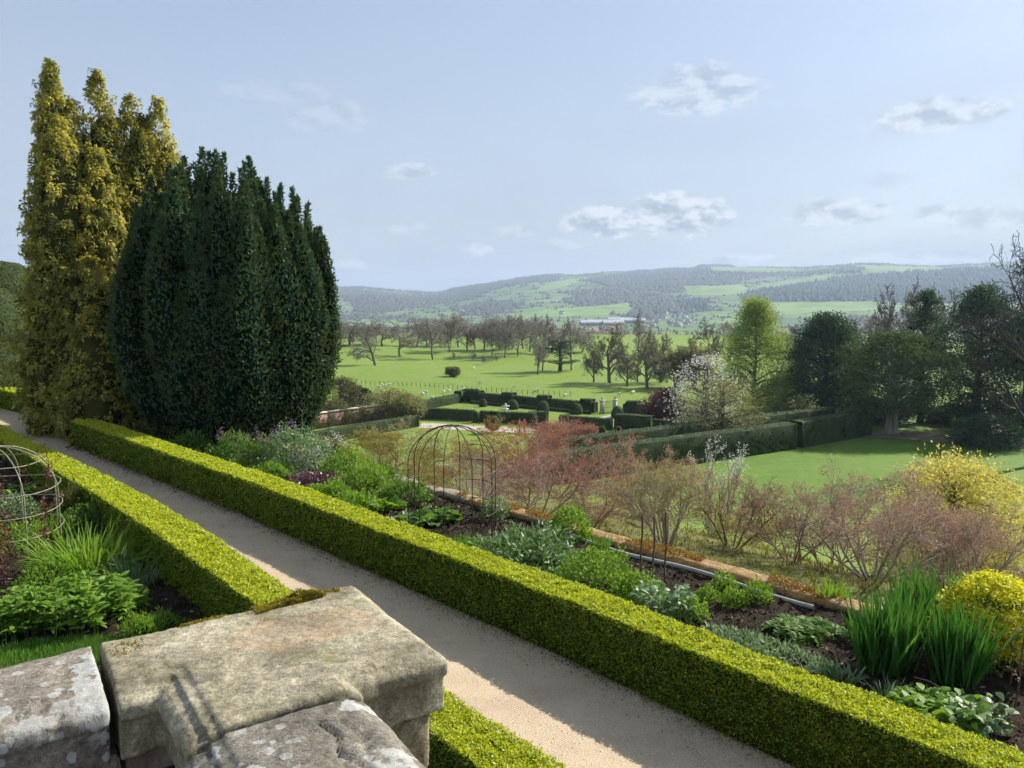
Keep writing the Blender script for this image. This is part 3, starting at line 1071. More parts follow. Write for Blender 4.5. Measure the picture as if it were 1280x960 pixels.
# ------------------------------------------------------------------ box hedges
def build_box_hedge(name, label, lo, hi, s0, s1, H, seed, low_far=0.0):
    """lo(s), hi(s): the two edges (t), H height. Real leaves on all faces, dark inside."""
    rng = np.random.default_rng(seed)
    root = thing(name, label, 'hedge', st((s0 + s1) / 2, (lo((s0 + s1) / 2) + hi((s0 + s1) / 2)) / 2))
    off = np.array(root.location)
    ins = 0.035

    def surf(S, A, B):
        """A: 0..1 across, B: height"""
        a, b = lo(S), hi(S)
        B = B * (1 - low_far * np.clip((S - 13) / 12, 0, 1))
        T = a + (b - a) * A
        return np.stack([(T - S) * SQ, (T + S) * SQ, B], 1)
    # core
    ss = np.linspace(s0 + ins, s1 - ins, int((s1 - s0) / 0.25))
    ring = [(0.07, 0.0), (0.06, H * 0.5), (0.07, H - 0.05), (0.5, H - ins), (0.93, H - 0.05), (0.94, H * 0.5), (0.93, 0.0)]
    V, F = grid(ss, np.arange(len(ring)), lambda S, K: surf(S, np.array([ring[int(k)][0] for k in K]), np.array([ring[int(k)][1] for k in K])))
    m = MB().add(V - off, F)
    nr = len(ring)
    m.add(V[:nr] - off, [[0, 1, 2, 3], [0, 3, 4, 5], [0, 5, 6, 6]][:2])
    m.add(V[-nr:] - off, [[3, 2, 1, 0], [5, 4, 3, 0]])
    m.obj('inner_growth', MT['box_core_shade'], root)
    # leaves, larger and fewer with distance
    Ps, Ns, Ls = [], [], []
    seg = np.arange(s0, s1, 0.5)
    for sa in seg:
        sb = min(sa + 0.5, s1)
        c = surf(np.array([(sa + sb) / 2]), np.array([0.5]), np.array([H]))[0]
        d = max(4.5, np.linalg.norm(c - np.array([0, 0, EYE])))
        L = 0.0245 * max(0.85, (d / 9.0) ** 0.65)
        rho = 1.22 / (L * L * 0.30)
        ln = sb - sa
        wd = float(hi(np.array([sa]))[0] - lo(np.array([sa]))[0])
        for face, area, k in (('top', ln * wd, 1.75), ('lo', ln * H, 1.0), ('hi', ln * H, 0.32)):
            n = int(area * rho * k)
            S = rng.uniform(sa, sb, n)
            if face == 'top':
                A, B, N = rng.random(n), np.full(n, H), np.array([0, 0, 1.0])
            else:
                A, B = np.full(n, 0.0 if face == 'lo' else 1.0), H * rng.random(n)
                N = np.array([SQ, SQ, 0]) * (-1 if face == 'lo' else 1)
            Ps.append(surf(S, A, B))
            Ns.append(np.broadcast_to(N, (n, 3)))
            Ls.append(np.full(n, L))
    for se, sg in ((s0, -1), (s1, 1)):
        n = int(H * 0.6 * 2500)
        Ps.append(surf(np.full(n, se), rng.random(n), H * rng.random(n)))
        Ns.append(np.broadcast_to(np.array([-SQ, SQ, 0]) * sg, (n, 3)))
        Ls.append(np.full(n, 0.035))
    P, N, L = np.concatenate(Ps), np.concatenate(Ns), np.concatenate(Ls)
    n = len(P)
    # clipped but lumpy; rounded shoulders; thinner in places
    bump = 0.034 * fbm(P, 0.7, seed + 60, 2) + 0.026 * fbm(P, 2.2, seed, 3) + 0.022 * vnoise(P, 11.0, seed + 4)
    top = N[:, 2] > 0.5
    depth = np.where(top, -0.030, -0.075) * rng.random(n) ** 1.4
    P = P + N * (bump + depth + 0.008)[:, None]
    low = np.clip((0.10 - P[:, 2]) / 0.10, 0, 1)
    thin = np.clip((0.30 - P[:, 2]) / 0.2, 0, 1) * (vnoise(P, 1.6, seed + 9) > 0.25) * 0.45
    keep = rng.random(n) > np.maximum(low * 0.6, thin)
    P, N, L, top = P[keep], N[keep], L[keep], top[keep]
    D = N * np.where(top, 0.2, 0.5)[:, None] + np.array([0, 0, 0.2]) + rng.normal(size=P.shape) * 0.7
    young = rng.random(len(P)) < np.where(top, 0.82, 0.08 + 0.10 * (P[:, 2] > H - 0.06))  # mostly on top: young growth plus sunlit contrast put into the colour
    nn = N + rng.normal(size=P.shape) * np.where(top, 0.32, 0.5)[:, None]
    for sel, nm, mt in ((~young, 'foliage', 'box'), (young, 'young_tips_lit', 'box_tip_lit')):
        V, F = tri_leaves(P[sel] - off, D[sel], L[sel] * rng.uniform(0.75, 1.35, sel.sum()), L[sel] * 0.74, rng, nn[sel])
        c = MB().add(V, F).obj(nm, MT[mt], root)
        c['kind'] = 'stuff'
    return root


H_BOX = 0.83
build_box_hedge('box_hedge', 'long clipped box hedge between gravel path and right-hand flower bed', rh_f, rh_b, -3.2, 27.0, H_BOX, 41)
build_box_hedge('box_hedge', 'clipped box hedge on the left side of the path, running behind stone pier', lh_l, lh_r, 1.2, 40.0, H_BOX, 42, 0.30)
build_box_hedge('box_hedge', 'short far length of box hedge beyond the golden conifer', lambda s: np.interp(s, [29, 34, 46], [7.5, 7.7, 6.6]), lambda s: np.interp(s, [29, 34, 46], [8.1, 8.3, 7.2]), 30.0, 45.0, H_BOX, 43)


# ------------------------------------------------------------------ stone parapet of the upper terrace
PU = np.array([math.cos(R(35)), math.sin(R(35)), 0])
PV = np.array([-math.sin(R(35)), math.cos(R(35)), 0])
Z_COP = 3.90


def uv(u, v, z=0.0):
    return PU * u + PV * v + np.array([0, 0, z])


def eval_mesh(o):
    dg = bpy.context.evaluated_depsgraph_get()
    return bpy.data.meshes.new_from_object(o.evaluated_get(dg))


def build_stone(name, rects, layers, mat, parent, seed, voxel=0.008, rough=0.006, cuts=(), top_tilt=0.0):
    """rects: plan rectangles (u0,u1,v0,v1); layers: (z0,z1,grow); voxel-fused and weathered"""
    m = MB()
    for (u0, u1, v0, v1, jl, jr, jd, ju) in rects:
        for (z0, z1, g) in layers:
            a, b = u0 - (1 - jl) * g, u1 + (1 - jr) * g
            c, d = v0 - (1 - jd) * g, v1 + (1 - ju) * g
            e = 0.0004 * (seed % 7 + 1)
            V = np.array([uv(a, c, z0 - e), uv(b, c, z0 - e), uv(b, d, z0 - e), uv(a, d, z0 - e), uv(a, c, z1), uv(b, c, z1), uv(b, d, z1), uv(a, d, z1)])
            m.add(V, BOXF)
    o = m.obj(name, mat, None)
    md = o.modifiers.new('fuse', 'REMESH')
    md.mode = 'VOXEL'
    md.voxel_size = voxel
    sm = o.modifiers.new('soften', 'SMOOTH')
    sm.factor = 0.5
    sm.iterations = 1
    me = eval_mesh(o)
    old = o.data
    o.modifiers.clear()
    o.data = me
    bpy.data.meshes.remove(old)
    n = len(me.vertices)
    P = np.empty(n * 3, np.float32)
    me.vertices.foreach_get('co', P)
    P = P.reshape(-1, 3).astype(float)
    Nn = np.empty(n * 3, np.float32)
    me.vertex_normals.foreach_get('vector', Nn)
    Nn = Nn.reshape(-1, 3)
    h = rough * (1.5 * fbm(P, 4.0, seed, 4) + 0.7 * fbm(P, 16.0, seed + 3, 3)) - rough * 1.6 * np.clip(vnoise(P, 26.0, seed + 8) - 0.55, 0, 1)
    h -= 0.02 * np.clip(fbm(P, 6.0, seed + 31, 3) - 0.42, 0, 1)
    for (line, wdt, dep) in cuts:
        L = np.array(line)
        dm = np.full(n, 9.0)
        for a, b in zip(L[:-1], L[1:]):
            ab = b - a
            k = np.clip(((P[:, :2] - a[:2]) @ ab[:2]) / (ab[:2] @ ab[:2]), 0, 1)
            dm = np.minimum(dm, np.linalg.norm(P[:, :2] - a[:2] - k[:, None] * ab[:2], axis=1))
        dm = dm + 0.004 * vnoise(P, 40, seed + 5)
        h -= dep * np.exp(-(dm / wdt) ** 2) * (Nn[:, 2] > 0.3)
    P = P + Nn * h[:, None]
    me.vertices.foreach_set('co', P.astype(np.float32).ravel())
    me.polygons.foreach_set('use_smooth', np.ones(len(me.polygons), bool))
    if not me.materials:
        me.materials.append(mat)
    me.update()
    o.parent = parent
    return o


def build_parapet():
    root = thing('stone_parapet', 'weathered sandstone terrace parapet with corner pier in the foreground', 'parapet')
    # moulded coping: flat top, fillet, roll, hollow, fascia
    z = Z_COP
    lay = [(z - 0.030, z, 0.0), (z - 0.040, z - 0.010, 0.026), (z - 0.066, z - 0.022, 0.052), (z - 0.078, z - 0.028, 0.064),
           (z - 0.070, z - 0.036, 0.074), (z - 0.105, z - 0.065, 0.036), (z - 0.172, z - 0.088, 0.060)]
    m_pier = stone_mat('pier_sandstone', (0.19, 0.165, 0.10), (0.36, 0.32, 0.215), (0.52, 0.47, 0.34), 0.0, scrub=(-0.56, 1.975, 0.33, 0.185, R(24)))
    build_stone('coping_stone', [(-1.35, -0.52, 1.93, 2.165, 1, 1, 0, 0)], lay, MT['stone_l'], root, 7, 0.012)
    build_stone('coping_stone', [(-0.505, 0.185, 1.93, 2.165, 1, 1, 0, 0)], lay, MT['stone_l'], root, 8, 0.008)
    build_stone('coping_stone', [(0.205, 0.40, 1.93, 2.165, 1, 1, 0, 0), (0.36, 0.90, 1.665, 2.165, 0, 0.5, 0.4, 0.6), (0.36, 0.64, 1.585, 1.75, 0, 0.4, 1, 1)], lay, m_pier, root, 9, 0.0068,
                0.006)
    crack = [uv(0.545, 1.50), uv(0.56, 1.44), uv(0.535, 1.37), uv(0.56, 1.30), uv(0.565, 1.22), uv(0.60, 1.13), uv(0.62, 1.03), uv(0.66, 0.98)]
    crack2 = [uv(0.585, 1.49), uv(0.60, 1.40), uv(0.575, 1.31)]
    lay3 = [(a - 0.010, b - 0.010, g) for a, b, g in lay]
    build_stone('coping_stone', [(0.36, 0.64, 0.30, 1.572, 0, 0.4, 1, 1)], lay3, MT['stone_m'], root, 10, 0.008, 0.006, [(crack, 0.0045, 0.016), (crack2, 0.004, 0.010)])
    build_stone('coping_stone', [(0.36, 0.64, -1.6, 0.288, 0, 0.4, 1, 1)], lay3, MT['stone_m'], root, 11, 0.014)
    # pier and wall below the coping
    zz = z - 0.168
    for k in range(11):
        h = 0.33 if k else 0.17
        g = -0.015 - 0.012 * (k % 2)
        build_stone('pier_block', [(0.42 - g, 0.885 + g + 0.03, 1.665 - g - 0.03, 2.10 + g, 0, 0, 0, 0)], [(zz - h, zz, 0.0)], MT['stone'], root, 20 + k, 0.014 if k < 3 else 0.03, 0.006)
        zz -= h + 0.008
    # mortar core of both arms (set back), then single bricks on the inner face
    m = MB()
    for (a, b, c, d) in ((-1.35, 0.42, 1.955, 2.12), (0.43, 0.60, -1.6, 1.70)):
        V = np.array([uv(a, c, 0), uv(b, c, 0), uv(b, d, 0), uv(a, d, 0), uv(a, c, z - 0.155), uv(b, c, z - 0.155), uv(b, d, z - 0.155), uv(a, d, z - 0.155)])
        m.add(V, BOXF)
    m.obj('wall_core', MT['mortar'], root)
    rng = random.Random(4)
    bm_cache = []
    for k in range(5):
        bm = bmesh.new()
        bmesh.ops.create_cube(bm, size=1.0)
        bmesh.ops.scale(bm, vec=(0.222, 0.075, 0.072), verts=bm.verts)
        bmesh.ops.bevel(bm, geom=list(bm.edges), offset=0.006, segments=2, affect='EDGES')
        for v in bm.verts:
            v.co += Vector((rng.uniform(-1, 1), rng.uniform(-1, 1), rng.uniform(-1, 1))) * 0.0025
        me = bpy.data.meshes.new('brick')
        bm.to_mesh(me)
        bm.free()
        me.materials.append(MT['brick_grey'] if k in (0, 3) else MT['brick'])
        bm_cache.append(me)
    for row in range(6):
        zc = z - 0.176 - 0.036 - row * 0.083
        for c in range(8):
            u = 0.33 - c * 0.234 - (0.117 if row % 2 else 0)
            p = uv(u, 1.945, zc)
            link('brick', bm_cache[rng.randrange(5)], root, p, R(35) + rng.uniform(-.01, .01))
    # inner face of the near arm is ashlar
    for k in range(3):
        build_stone('ashlar_block', [(0.372, 0.50, 1.06 - k * 0.42 + 0.006, 1.06 - k * 0.42 + 0.415 + (0.26 if k == 0 else 0), 0, 0, 0, 0)], [(z - 0.60, z - 0.164, 0.0)], MT['stone'], root, 40 + k, 0.016, 0.005)
    # yellow moss along the far edge
    r2 = np.random.default_rng(8)
    P = []
    for (u0, u1, v0, v1, n, hh) in ((0.60, 0.80, 2.125, 2.19, 9000, 0.034), (0.40, 0.52, 2.150, 2.185, 500, 0.008), (0.22, 0.30, 2.06, 2.14, 120, 0.004), (0.79, 0.85, 2.13, 2.17, 900, .02)):
        u = r2.uniform(u0, u1, n)
        v = r2.uniform(v0, v1, n)
        zt = z - 0.004 - np.clip((v - 2.16) * 0.8, 0, 1)
        zt = zt + hh * r2.random(n) * np.clip(0.35 + 0.9 * vnoise(np.stack([u, v, 0 * u], 1), 34, 5), 0.02, 1)
        P.append(u[:, None] * PU + v[:, None] * PV + zt[:, None] * np.array([0, 0, 1]))
    P = np.concatenate(P)
    D = rnd_dirs(r2, len(P))
    D[:, 2] = np.abs(D[:, 2]) + 0.3
    V, F = leaves(P, D, 0.009, 0.005, r2)
    o = MB().add(V, F).obj('moss', MT['moss'], root)
    o['kind'] = 'stuff'
    # upper terrace the photographer stands on
    m = MB()
    V = np.array([uv(-6, -8, 0), uv(0.46, -8, 0), uv(0.46, 1.99, 0), uv(-6, 1.99, 0)])
    m.add(np.concatenate([V, V + np.array([0, 0, 3.0])]), BOXF)
    tag(m.obj('upper_terrace', MT['terrace']), 'gravelled upper terrace behind the parapet', None, None, 'structure')


build_parapet()


# ------------------------------------------------------------------ low wall at the terrace edge
def build_edge_wall():
    root = thing('terrace_edge_wall', 'low retaining wall capped with rust-coloured mossy stones at the bed edge', 'wall')
    rng = random.Random(12)
    # coping slabs
    s = -8.0
    k = 0
    me_cache = []
    for v in range(5):
        bm = bmesh.new()
        bmesh.ops.create_grid(bm, x_segments=14, y_segments=6, size=0.5)
        ext = bmesh.ops.extrude_face_region(bm, geom=list(bm.faces))
        for e in ext['geom']:
            if isinstance(e, bmesh.types.BMVert):
                e.co.z -= 0.14
        bmesh.ops.recalc_face_normals(bm, faces=list(bm.faces))
        V = np.array([vv.co[:] for vv in bm.verts])
        h = 0.030 * fbm(V * np.array([1.1, .42, 1]), 5.0, 60 + v, 3)
        for vv, q in zip(bm.verts, h):
            x, y, zz = vv.co
            edge = max(abs(x) * 2, abs(y) * 2)
            drop = 0.03 * max(0, edge - 0.8) / 0.2 if zz > -0.05 else 0
            vv.co = (x * 1.08, y * 0.42, zz + (q - drop if zz > -0.05 else 0))
        me = bpy.data.meshes.new('coping_slab')
        bm.to_mesh(me)
        bm.free()
        me.materials.append([MT['rust_moss'], MT['wallstone'], MT['rust_moss'], MT['rust_moss'], MT['wallstone']][v])
        for p in me.polygons:
            p.use_smooth = True
        me_cache.append(me)
    while s < 24:
        P = st(s + 0.55, 11.50, 0.17 + rng.uniform(-.012, .012))
        mossy = 0 if s > 3.0 else 1
        v = rng.choice([0, 2, 3, 0, 2, 4]) if (s > 0.2 and s < 12) else rng.choice([1, 4, 0, 4])
        link('coping_slab', me_cache[v], root, P, R(135) + rng.uniform(-.012, .012))
        s += 1.095
        k += 1
    # wall face blocks below, on the outer side: courses
    blocks = []
    for v in range(4):
        bm = bmesh.new()
        bmesh.ops.create_cube(bm, size=1.0)
        bmesh.ops.scale(bm, vec=(0.76, 0.30, 0.28), verts=bm.verts)
        bmesh.ops.bevel(bm, geom=list(bm.edges), offset=0.02, segments=1, affect='EDGES')
        for vv in bm.verts:
            vv.co += Vector((rng.uniform(-1, 1), rng.uniform(-1, 1), rng.uniform(-1, 1))) * 0.008
        me = bpy.data.meshes.new('wall_stone')
        bm.to_mesh(me)
        bm.free()
        me.materials.append(MT['wallstone'])
        blocks.append(me)
    for row in range(5):
        zc = 0.03 - 0.17 - row * 0.29
        for c in range(38):
            link('wall_stone', blocks[rng.randrange(4)], root, st(-7.6 + c * 0.78 + (0.39 if row % 2 else 0), 11.52, zc), R(135))
    V, F = grid(np.linspace(-10, 26, 30), np.array([0, 1]), lambda S, K: np.stack([(11.40 - S) * SQ, (11.40 + S) * SQ, -1.9 + K * 1.92], 1))
    MB().add(V, F).obj('wall_backing', MT['mortar'], root)
    # yellow-brown moss cushions on the slabs
    r2 = np.random.default_rng(9)
    n = 26000
    S = r2.uniform(-1.0, 15, n)
    T = 11.50 + r2.normal(0, 0.12, n)
    ok = (vnoise(np.stack([S, T, 0 * S], 1), 2.6, 3) + 0.4 * vnoise(np.stack([S, T, 0 * S], 1), 9, 4) > 0.10) & (np.abs(T - 11.5) < 0.22)
    S, T = S[ok], T[ok]
    P = np.stack([(T - S) * SQ, (T + S) * SQ, 0.165 + 0.045 * r2.random(len(S))], 1)
    D = rnd_dirs(r2, len(P))
    D[:, 2] = np.abs(D[:, 2]) + 0.2
    V, F = leaves(P, D, 0.035, 0.02, r2)
    o = MB().add(V, F).obj('moss', leaf_mat('orange_moss', (0.20, 0.10, 0.015), (0.40, 0.26, 0.05), 0.2), root)
    o['kind'] = 'stuff'
    # pipe lying along the inner foot
    pts = [st(a, 11.12 + 0.03 * math.sin(a * 1.3), 0.09 + 0.025 * math.sin(a * 2.1)) for a in np.linspace(4.6, 10.2, 30)]
    V, F = poly_tube(pts, 0.042, 8)
    o = MB().add(V, F).obj('drain_pipe', MT['pipe'], None, True)
    tag(o, 'pale grey pipe lying along the foot of the mossy edge wall', 'pipe')


build_edge_wall()


# ================================================================== TREES
def grow(rng, out, p, d, L, r, lvl, sp, tips):
    """one branch as tapered segments, then its children. sp: dict of per-level settings"""
    nseg = sp['seg'][lvl]
    p = np.array(p, float)
    d = unit(np.array(d, float))
    r1 = r * sp['taper'][lvl]
    nodes_ = []
    for i in range(nseg):
        d = unit(d + rng.normal(size=3) * sp['wob'][lvl] + np.array([0, 0, sp['up'][lvl]]))
        q = p + d * (L / nseg)
        ra, rb = r + (r1 - r) * i / nseg, r + (r1 - r) * (i + 1) / nseg
        out[lvl].append(np.concatenate([p, q, [ra, rb]]))
        nodes_.append((q, d, rb))
        p = q
    tips.append((p, d, lvl))
    if lvl + 1 >= len(sp['seg']):
        return
    n = sp['kids'][lvl]
    n = int(n + rng.random())
    for k in range(n):
        u = sp['from'][lvl] + (1 - sp['from'][lvl]) * (k + rng.random()) / n
        i = min(nseg - 1, int(u * nseg))
        q, dd, rr = nodes_[i]
        a = unit(np.cross(dd, rng.normal(size=3)))
        ang = R(sp['ang'][lvl]) * rng.uniform(0.7, 1.3)
        nd = dd * math.cos(ang) + a * math.sin(ang)
        ll = L * sp['len'][lvl] * rng.uniform(0.7, 1.2) * (1.0 - sp.get('short', 0.35) * u)
        grow(rng, out, q, nd, ll, min(rr * 0.85, rr * sp['rad'][lvl]), lvl + 1, sp, tips)


def branch_mesh(m, out, rmin, sides=(7, 5, 4, 3, 3), flat_rng=None):
    for lvl, segs in enumerate(out):
        if not segs:
            continue
        S = np.array(segs)
        S[:, 6:] = np.maximum(S[:, 6:], rmin)
        k = sides[min(lvl, len(sides) - 1)]
        V, F = ribbons(S, flat_rng) if k == 2 else tubes(S, k)
        m.add(V, F)


def spray(P, D, rng, n, L, W, spread=0.9, hang=0.0):
    """n leaves round every given point"""
    k = len(P)
    PP = np.repeat(P, n, 0)
    DD = np.repeat(D, n, 0) + rng.normal(size=(k * n, 3)) * spread + np.array([0, 0, -hang])
    return leaves(PP + rng.normal(size=PP.shape) * L * 0.35, DD, L * rng.uniform(0.7, 1.3, k * n), W, rng)


# ---- golden conifer -------------------------------------------------
def build_golden():
    rng = np.random.default_rng(101)
    base = at(126, 533, 0.0) * np.array([1, 1, 0])
    d = base[1]
    mpx = d / FPX
    root = thing('golden_conifer', 'tall golden columnar conifer with several pointed tops beside the path', 'tree', base)
    # leaders: (px offset from base column, depth offset, height m, radius m)
    top = lambda y: (533 - y) * mpx * 1.0
    lead = [(-44, 0.2, top(100), 0.80), (-31, -0.2, top(92), 0.85), (6, 0.9, top(92), 0.85), (38, 1.4, top(118), 0.85), (68, 1.9, top(116), 0.85), (52, 1.3, top(165), 1.1),
            (-50, 0.4, top(140), 0.85), (-52, .3, top(215), 0.80), (-30, -.3, top(170), 1.15), (4, .6, top(190), 1.1), (-14, -0.8, top(160), 1.15), (20, -0.2, top(190), 1.15), (80, 2.1, top(180), 0.8), (-22, .3, top(130), 1.1), (22, .9, top(150), 1.0), (52, 1.7, top(140), 0.9),
            (-30, -1.1, top(300), 1.15), (6, -1.2, top(300), 1.2), (24, -1.0, top(360), 1.25), (40, -0.6, top(435), 1.15), (-36, -.6, top(400), 1.0), (-50, 0.3, top(330), .8), (8, -1.6, top(440), .8), (38, -1.9, top(325), 0.95), (52, -2.6, top(380), 0.95), (60, -2.9, top(440), 0.85), (44, -2.4, top(420), .9)]
    Ps, Ns, Ts = [], [], []
    core = MB()
    ax = []
    for (px, dy, h, r) in lead:
        ax.append((px * mpx * 0.93, dy, h, r))

    def rad(z, h, r):
        k = np.clip(z / h, 0, 1)
        return r * np.clip((1 - k ** 3.4), 0.0, 1) ** 0.9 * (0.72 + 0.28 * np.clip(k * 6, 0, 1)) * (0.45 + 0.55 * np.clip((h - z) / 1.6, 0, 1))
    for (cx, cy_, h, r) in ax:
        n = int(r * h * 100)
        z = h * rng.random(n) ** 1.25
        a = rng.uniform(0, 2 * math.pi, n)
        lump = 1 + 0.20 * np.sin(a * 3 + z * 1.3 + cx)
        q = rad(z, h, r) * lump * (0.90 + 0.14 * rng.random(n)) + 0.03
        lean = 0.0
        P = np.stack([cx + q * np.cos(a), cy_ + q * np.sin(a), z], 1)
        N = np.stack([np.cos(a), np.sin(a), 0 * a], 1)
        keep = np.ones(n, bool)
        for (ox, oy, oh, orr) in ax:
            if (ox, oy) == (cx, cy_):
                continue
            dd = np.hypot(P[:, 0] - ox, P[:, 1] - oy)
            keep &= ~((dd < rad(z, oh, orr) * 0.72) & (z < oh))
        Ps.append(P[keep])
        Ns.append(N[keep])
        pr = [(max(0.05, float(rad(np.array([zz * h]), h, r)[0]) * 0.74), zz * h) for zz in np.linspace(0.0, 0.84, 14)] + [(0.02, h * 0.88)]
        V, F = lathe(pr, 10, (cx, cy_, 0))
        V[:, :2] += 0.08 * np.stack([vnoise(V, 1.5, 3), vnoise(V, 1.5, 7)], 1)
        core.add(V, F)
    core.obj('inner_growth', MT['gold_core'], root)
    P, N = np.concatenate(Ps), np.concatenate(Ns)
    # drooping tufts: each a small hanging mop of sprays
    sel = rng.random(len(P)) < 0.80
    P, N = P[sel], N[sel]
    n = 22
    k = len(P)
    sz = rng.uniform(0.65, 1.3, k)
    A = P + N * rng.normal(0.04, 0.09, (k, 1)) + np.array([0, 0, 0.08])
    PP, NN, SZ = np.repeat(A, n, 0), np.repeat(N, n, 0), np.repeat(sz, n)
    m = k * n
    ph = rng.uniform(-2.0, 2.0, m)
    u = rng.random(m)
    side = unit(np.cross(NN, np.array([0, 0, 1.0])))
    O = NN * np.cos(ph)[:, None] + side * np.sin(ph)[:, None]
    Q = PP + O * (0.11 * u * SZ)[:, None] + np.array([0, 0, 1.0]) * (-0.20 * u * u * SZ)[:, None]
    D = O * (0.9 - 0.6 * u)[:, None] + np.array([0, 0, 1.0]) * (0.25 - 1.25 * u)[:, None] + rng.normal(size=(m, 3)) * 0.25
    V, F = leaves(Q, D, 0.125 * SZ * rng.uniform(0.7, 1.2, m), 0.064 * SZ, rng, 0.15, O + np.array([0, 0, 0.9]) + rng.normal(size=(m, 3)) * 0.35)
    o = MB().add(V, F).obj('foliage', MT['gold'], root)
    o['kind'] = 'stuff'
    S = [np.array([cx, cy_, 0, cx, cy_, h * 0.9, 0.16, 0.03]) for (cx, cy_, h, r) in ax]
    V, F = tubes(S, 6)
    MB().add(V, F).obj('trunk', MT['bark'], root)


build_golden()


# ---- Irish yew ------------------------------------------------------
def build_irish_yew():
    rng = np.random.default_rng(77)
    base = at(296, 549, 0.0) * np.array([1, 1, 0])
    base = base + np.array([0, 0.6, 0])
    mpx = base[1] / FPX
    root = thing('irish_yew', 'massive dark green yew of upright plumes standing behind the flower bed', 'tree', base)
    plumes = []

    def top_h(x):   # silhouette of the top across the tree (m from the trunk)
        px = x / mpx
        y = np.interp(px, [-150, -135, -100, -60, -40, -20, 0, 20, 40, 60, 85, 105, 122], [330, 268, 225, 205, 196, 190, 190, 196, 204, 232, 240, 272, 330])
        return (549 - y) * mpx * 0.955
    R0 = 3.15
    for ring, (rr, n) in enumerate(((1.0, 30), (0.86, 24), (0.66, 17), (0.40, 11), (0.12, 3))):
        for k in range(n):
            th = 2 * math.pi * (k + rng.uniform(-0.3, 0.3)) / n
            q = rr * rng.uniform(0.94, 1.05)
            X, Y = R0 * q * math.cos(th) - 0.3, R0 * q * math.sin(th)
            h = float(top_h(X)) * rng.uniform(0.84, 1.0) * (1 - 0.06 * rr)
            if ring == 0:
                h *= rng.choice([1.0, 0.92, 0.80, 0.62, 0.96])
            plumes.append((X, Y, h, rng.uniform(0.42, 0.62) * (1.0 if ring < 2 else 0.85)))
    # explicit spire tops that shape the outline
    for px, y in ((-132, 278), (-120, 256), (-98, 226), (-80, 208), (-57, 200), (-37, 186), (-24, 194), (-12, 193), (0, 197), (12, 200), (27, 199), (46, 222), (58, 240), (72, 233), (81, 236), (93, 250), (101, 264), (112, 284), (119, 330)):
        Y = rng.uniform(-0.8, 0.6)
        plumes.append((px * mpx, Y, (549 - y) * mpx * 0.975, rng.uniform(0.22, 0.30)))
        for q in range(2):
            plumes.append((px * mpx + rng.normal(0, 0.20), Y + rng.normal(0, 0.2), (549 - y) * mpx * 0.975 - rng.uniform(0.25, 0.9), rng.uniform(0.20, 0.28)))
    core = MB()
    Ps, Ns = [], []
    for (X, Y, h, r) in plumes:
        ph = rng.uniform(0, 6.28)

        def path(z):
            k = np.clip(z / 4.2, 0, 1)
            g = 0.62 + 0.38 * (1 - (1 - k) ** 2.0)
            tuck = 1 - 0.10 * np.clip((z - 5.0) / 4.0, 0, 1)
            return np.stack([X * g * tuck + 0.06 * np.sin(z * 1.1 + ph), Y * g * tuck + 0.06 * np.cos(z * 0.9 + ph), z], -1)

        def rad(z):
            return r * np.clip((h - z) / 3.0, 0, 1) ** 0.85 * (0.65 + 0.35 * np.clip(z / 1.5, 0, 1))
        zz = np.linspace(0.05, h * 0.94, 12)
        c = path(zz)
        V, F = poly_tube(c, np.maximum(rad(zz) * 0.80 * np.clip((h - zz) / 1.2, 0.15, 1), 0.012), 6)
        core.add(V, F)
        n = int(h * r * 900)
        z = h * rng.random(n) ** 0.9
        a = rng.uniform(0, 2 * math.pi, n)
        q = rad(z) * (0.84 + 0.28 * rng.random(n) + 0.20 * vnoise(np.stack([a * 1.2 + X * 3, z * 2.2, 0 * z + Y * 3], 1), 1.0, 5)) + 0.012
        C = path(z)
        stray = rng.random(n) < 0.07
        q = np.where(stray, q * 1.22 + 0.03, q)
        N = np.stack([np.cos(a), np.sin(a), 0 * a], 1)
        P = C + N * q[:, None]
        # the shell of the whole tree and all the tops
        if math.hypot(X + 0.3, Y) > 2.4:
            keep = ((C[:, 0] * N[:, 0] + C[:, 1] * N[:, 1]) > -0.2 * np.hypot(C[:, 0], C[:, 1])) | (z > h - 1.6)
            keep &= (C[:, 1] < 1.2) | (z > h - 2.0) | (rng.random(n) < 0.4)
        else:
            keep = z > h - 2.6
        Ps.append(P[keep])
        Ns.append(N[keep])
    core.obj('inner_growth', MT['yew_core_shade'], root)
    P, N = np.concatenate(Ps), np.concatenate(Ns)
    D = N * 0.55 + np.array([0, 0, 0.85]) + rng.normal(size=P.shape) * 0.45
    V, F = tri_leaves(P, D, 0.125 * rng.uniform(0.6, 1.4, len(P)), 0.066, rng, N + rng.normal(size=P.shape) * 0.5)
    o = MB().add(V, F).obj('foliage', MT['yew'], root)
    o['kind'] = 'stuff'
    V, F = lathe([(0.75, -0.1), (0.6, 0.3), (0.5, 1.2), (0.35, 3.0)], 12)
    MB().add(V, F).obj('trunk', MT['bark_dark'], root)


build_irish_yew()


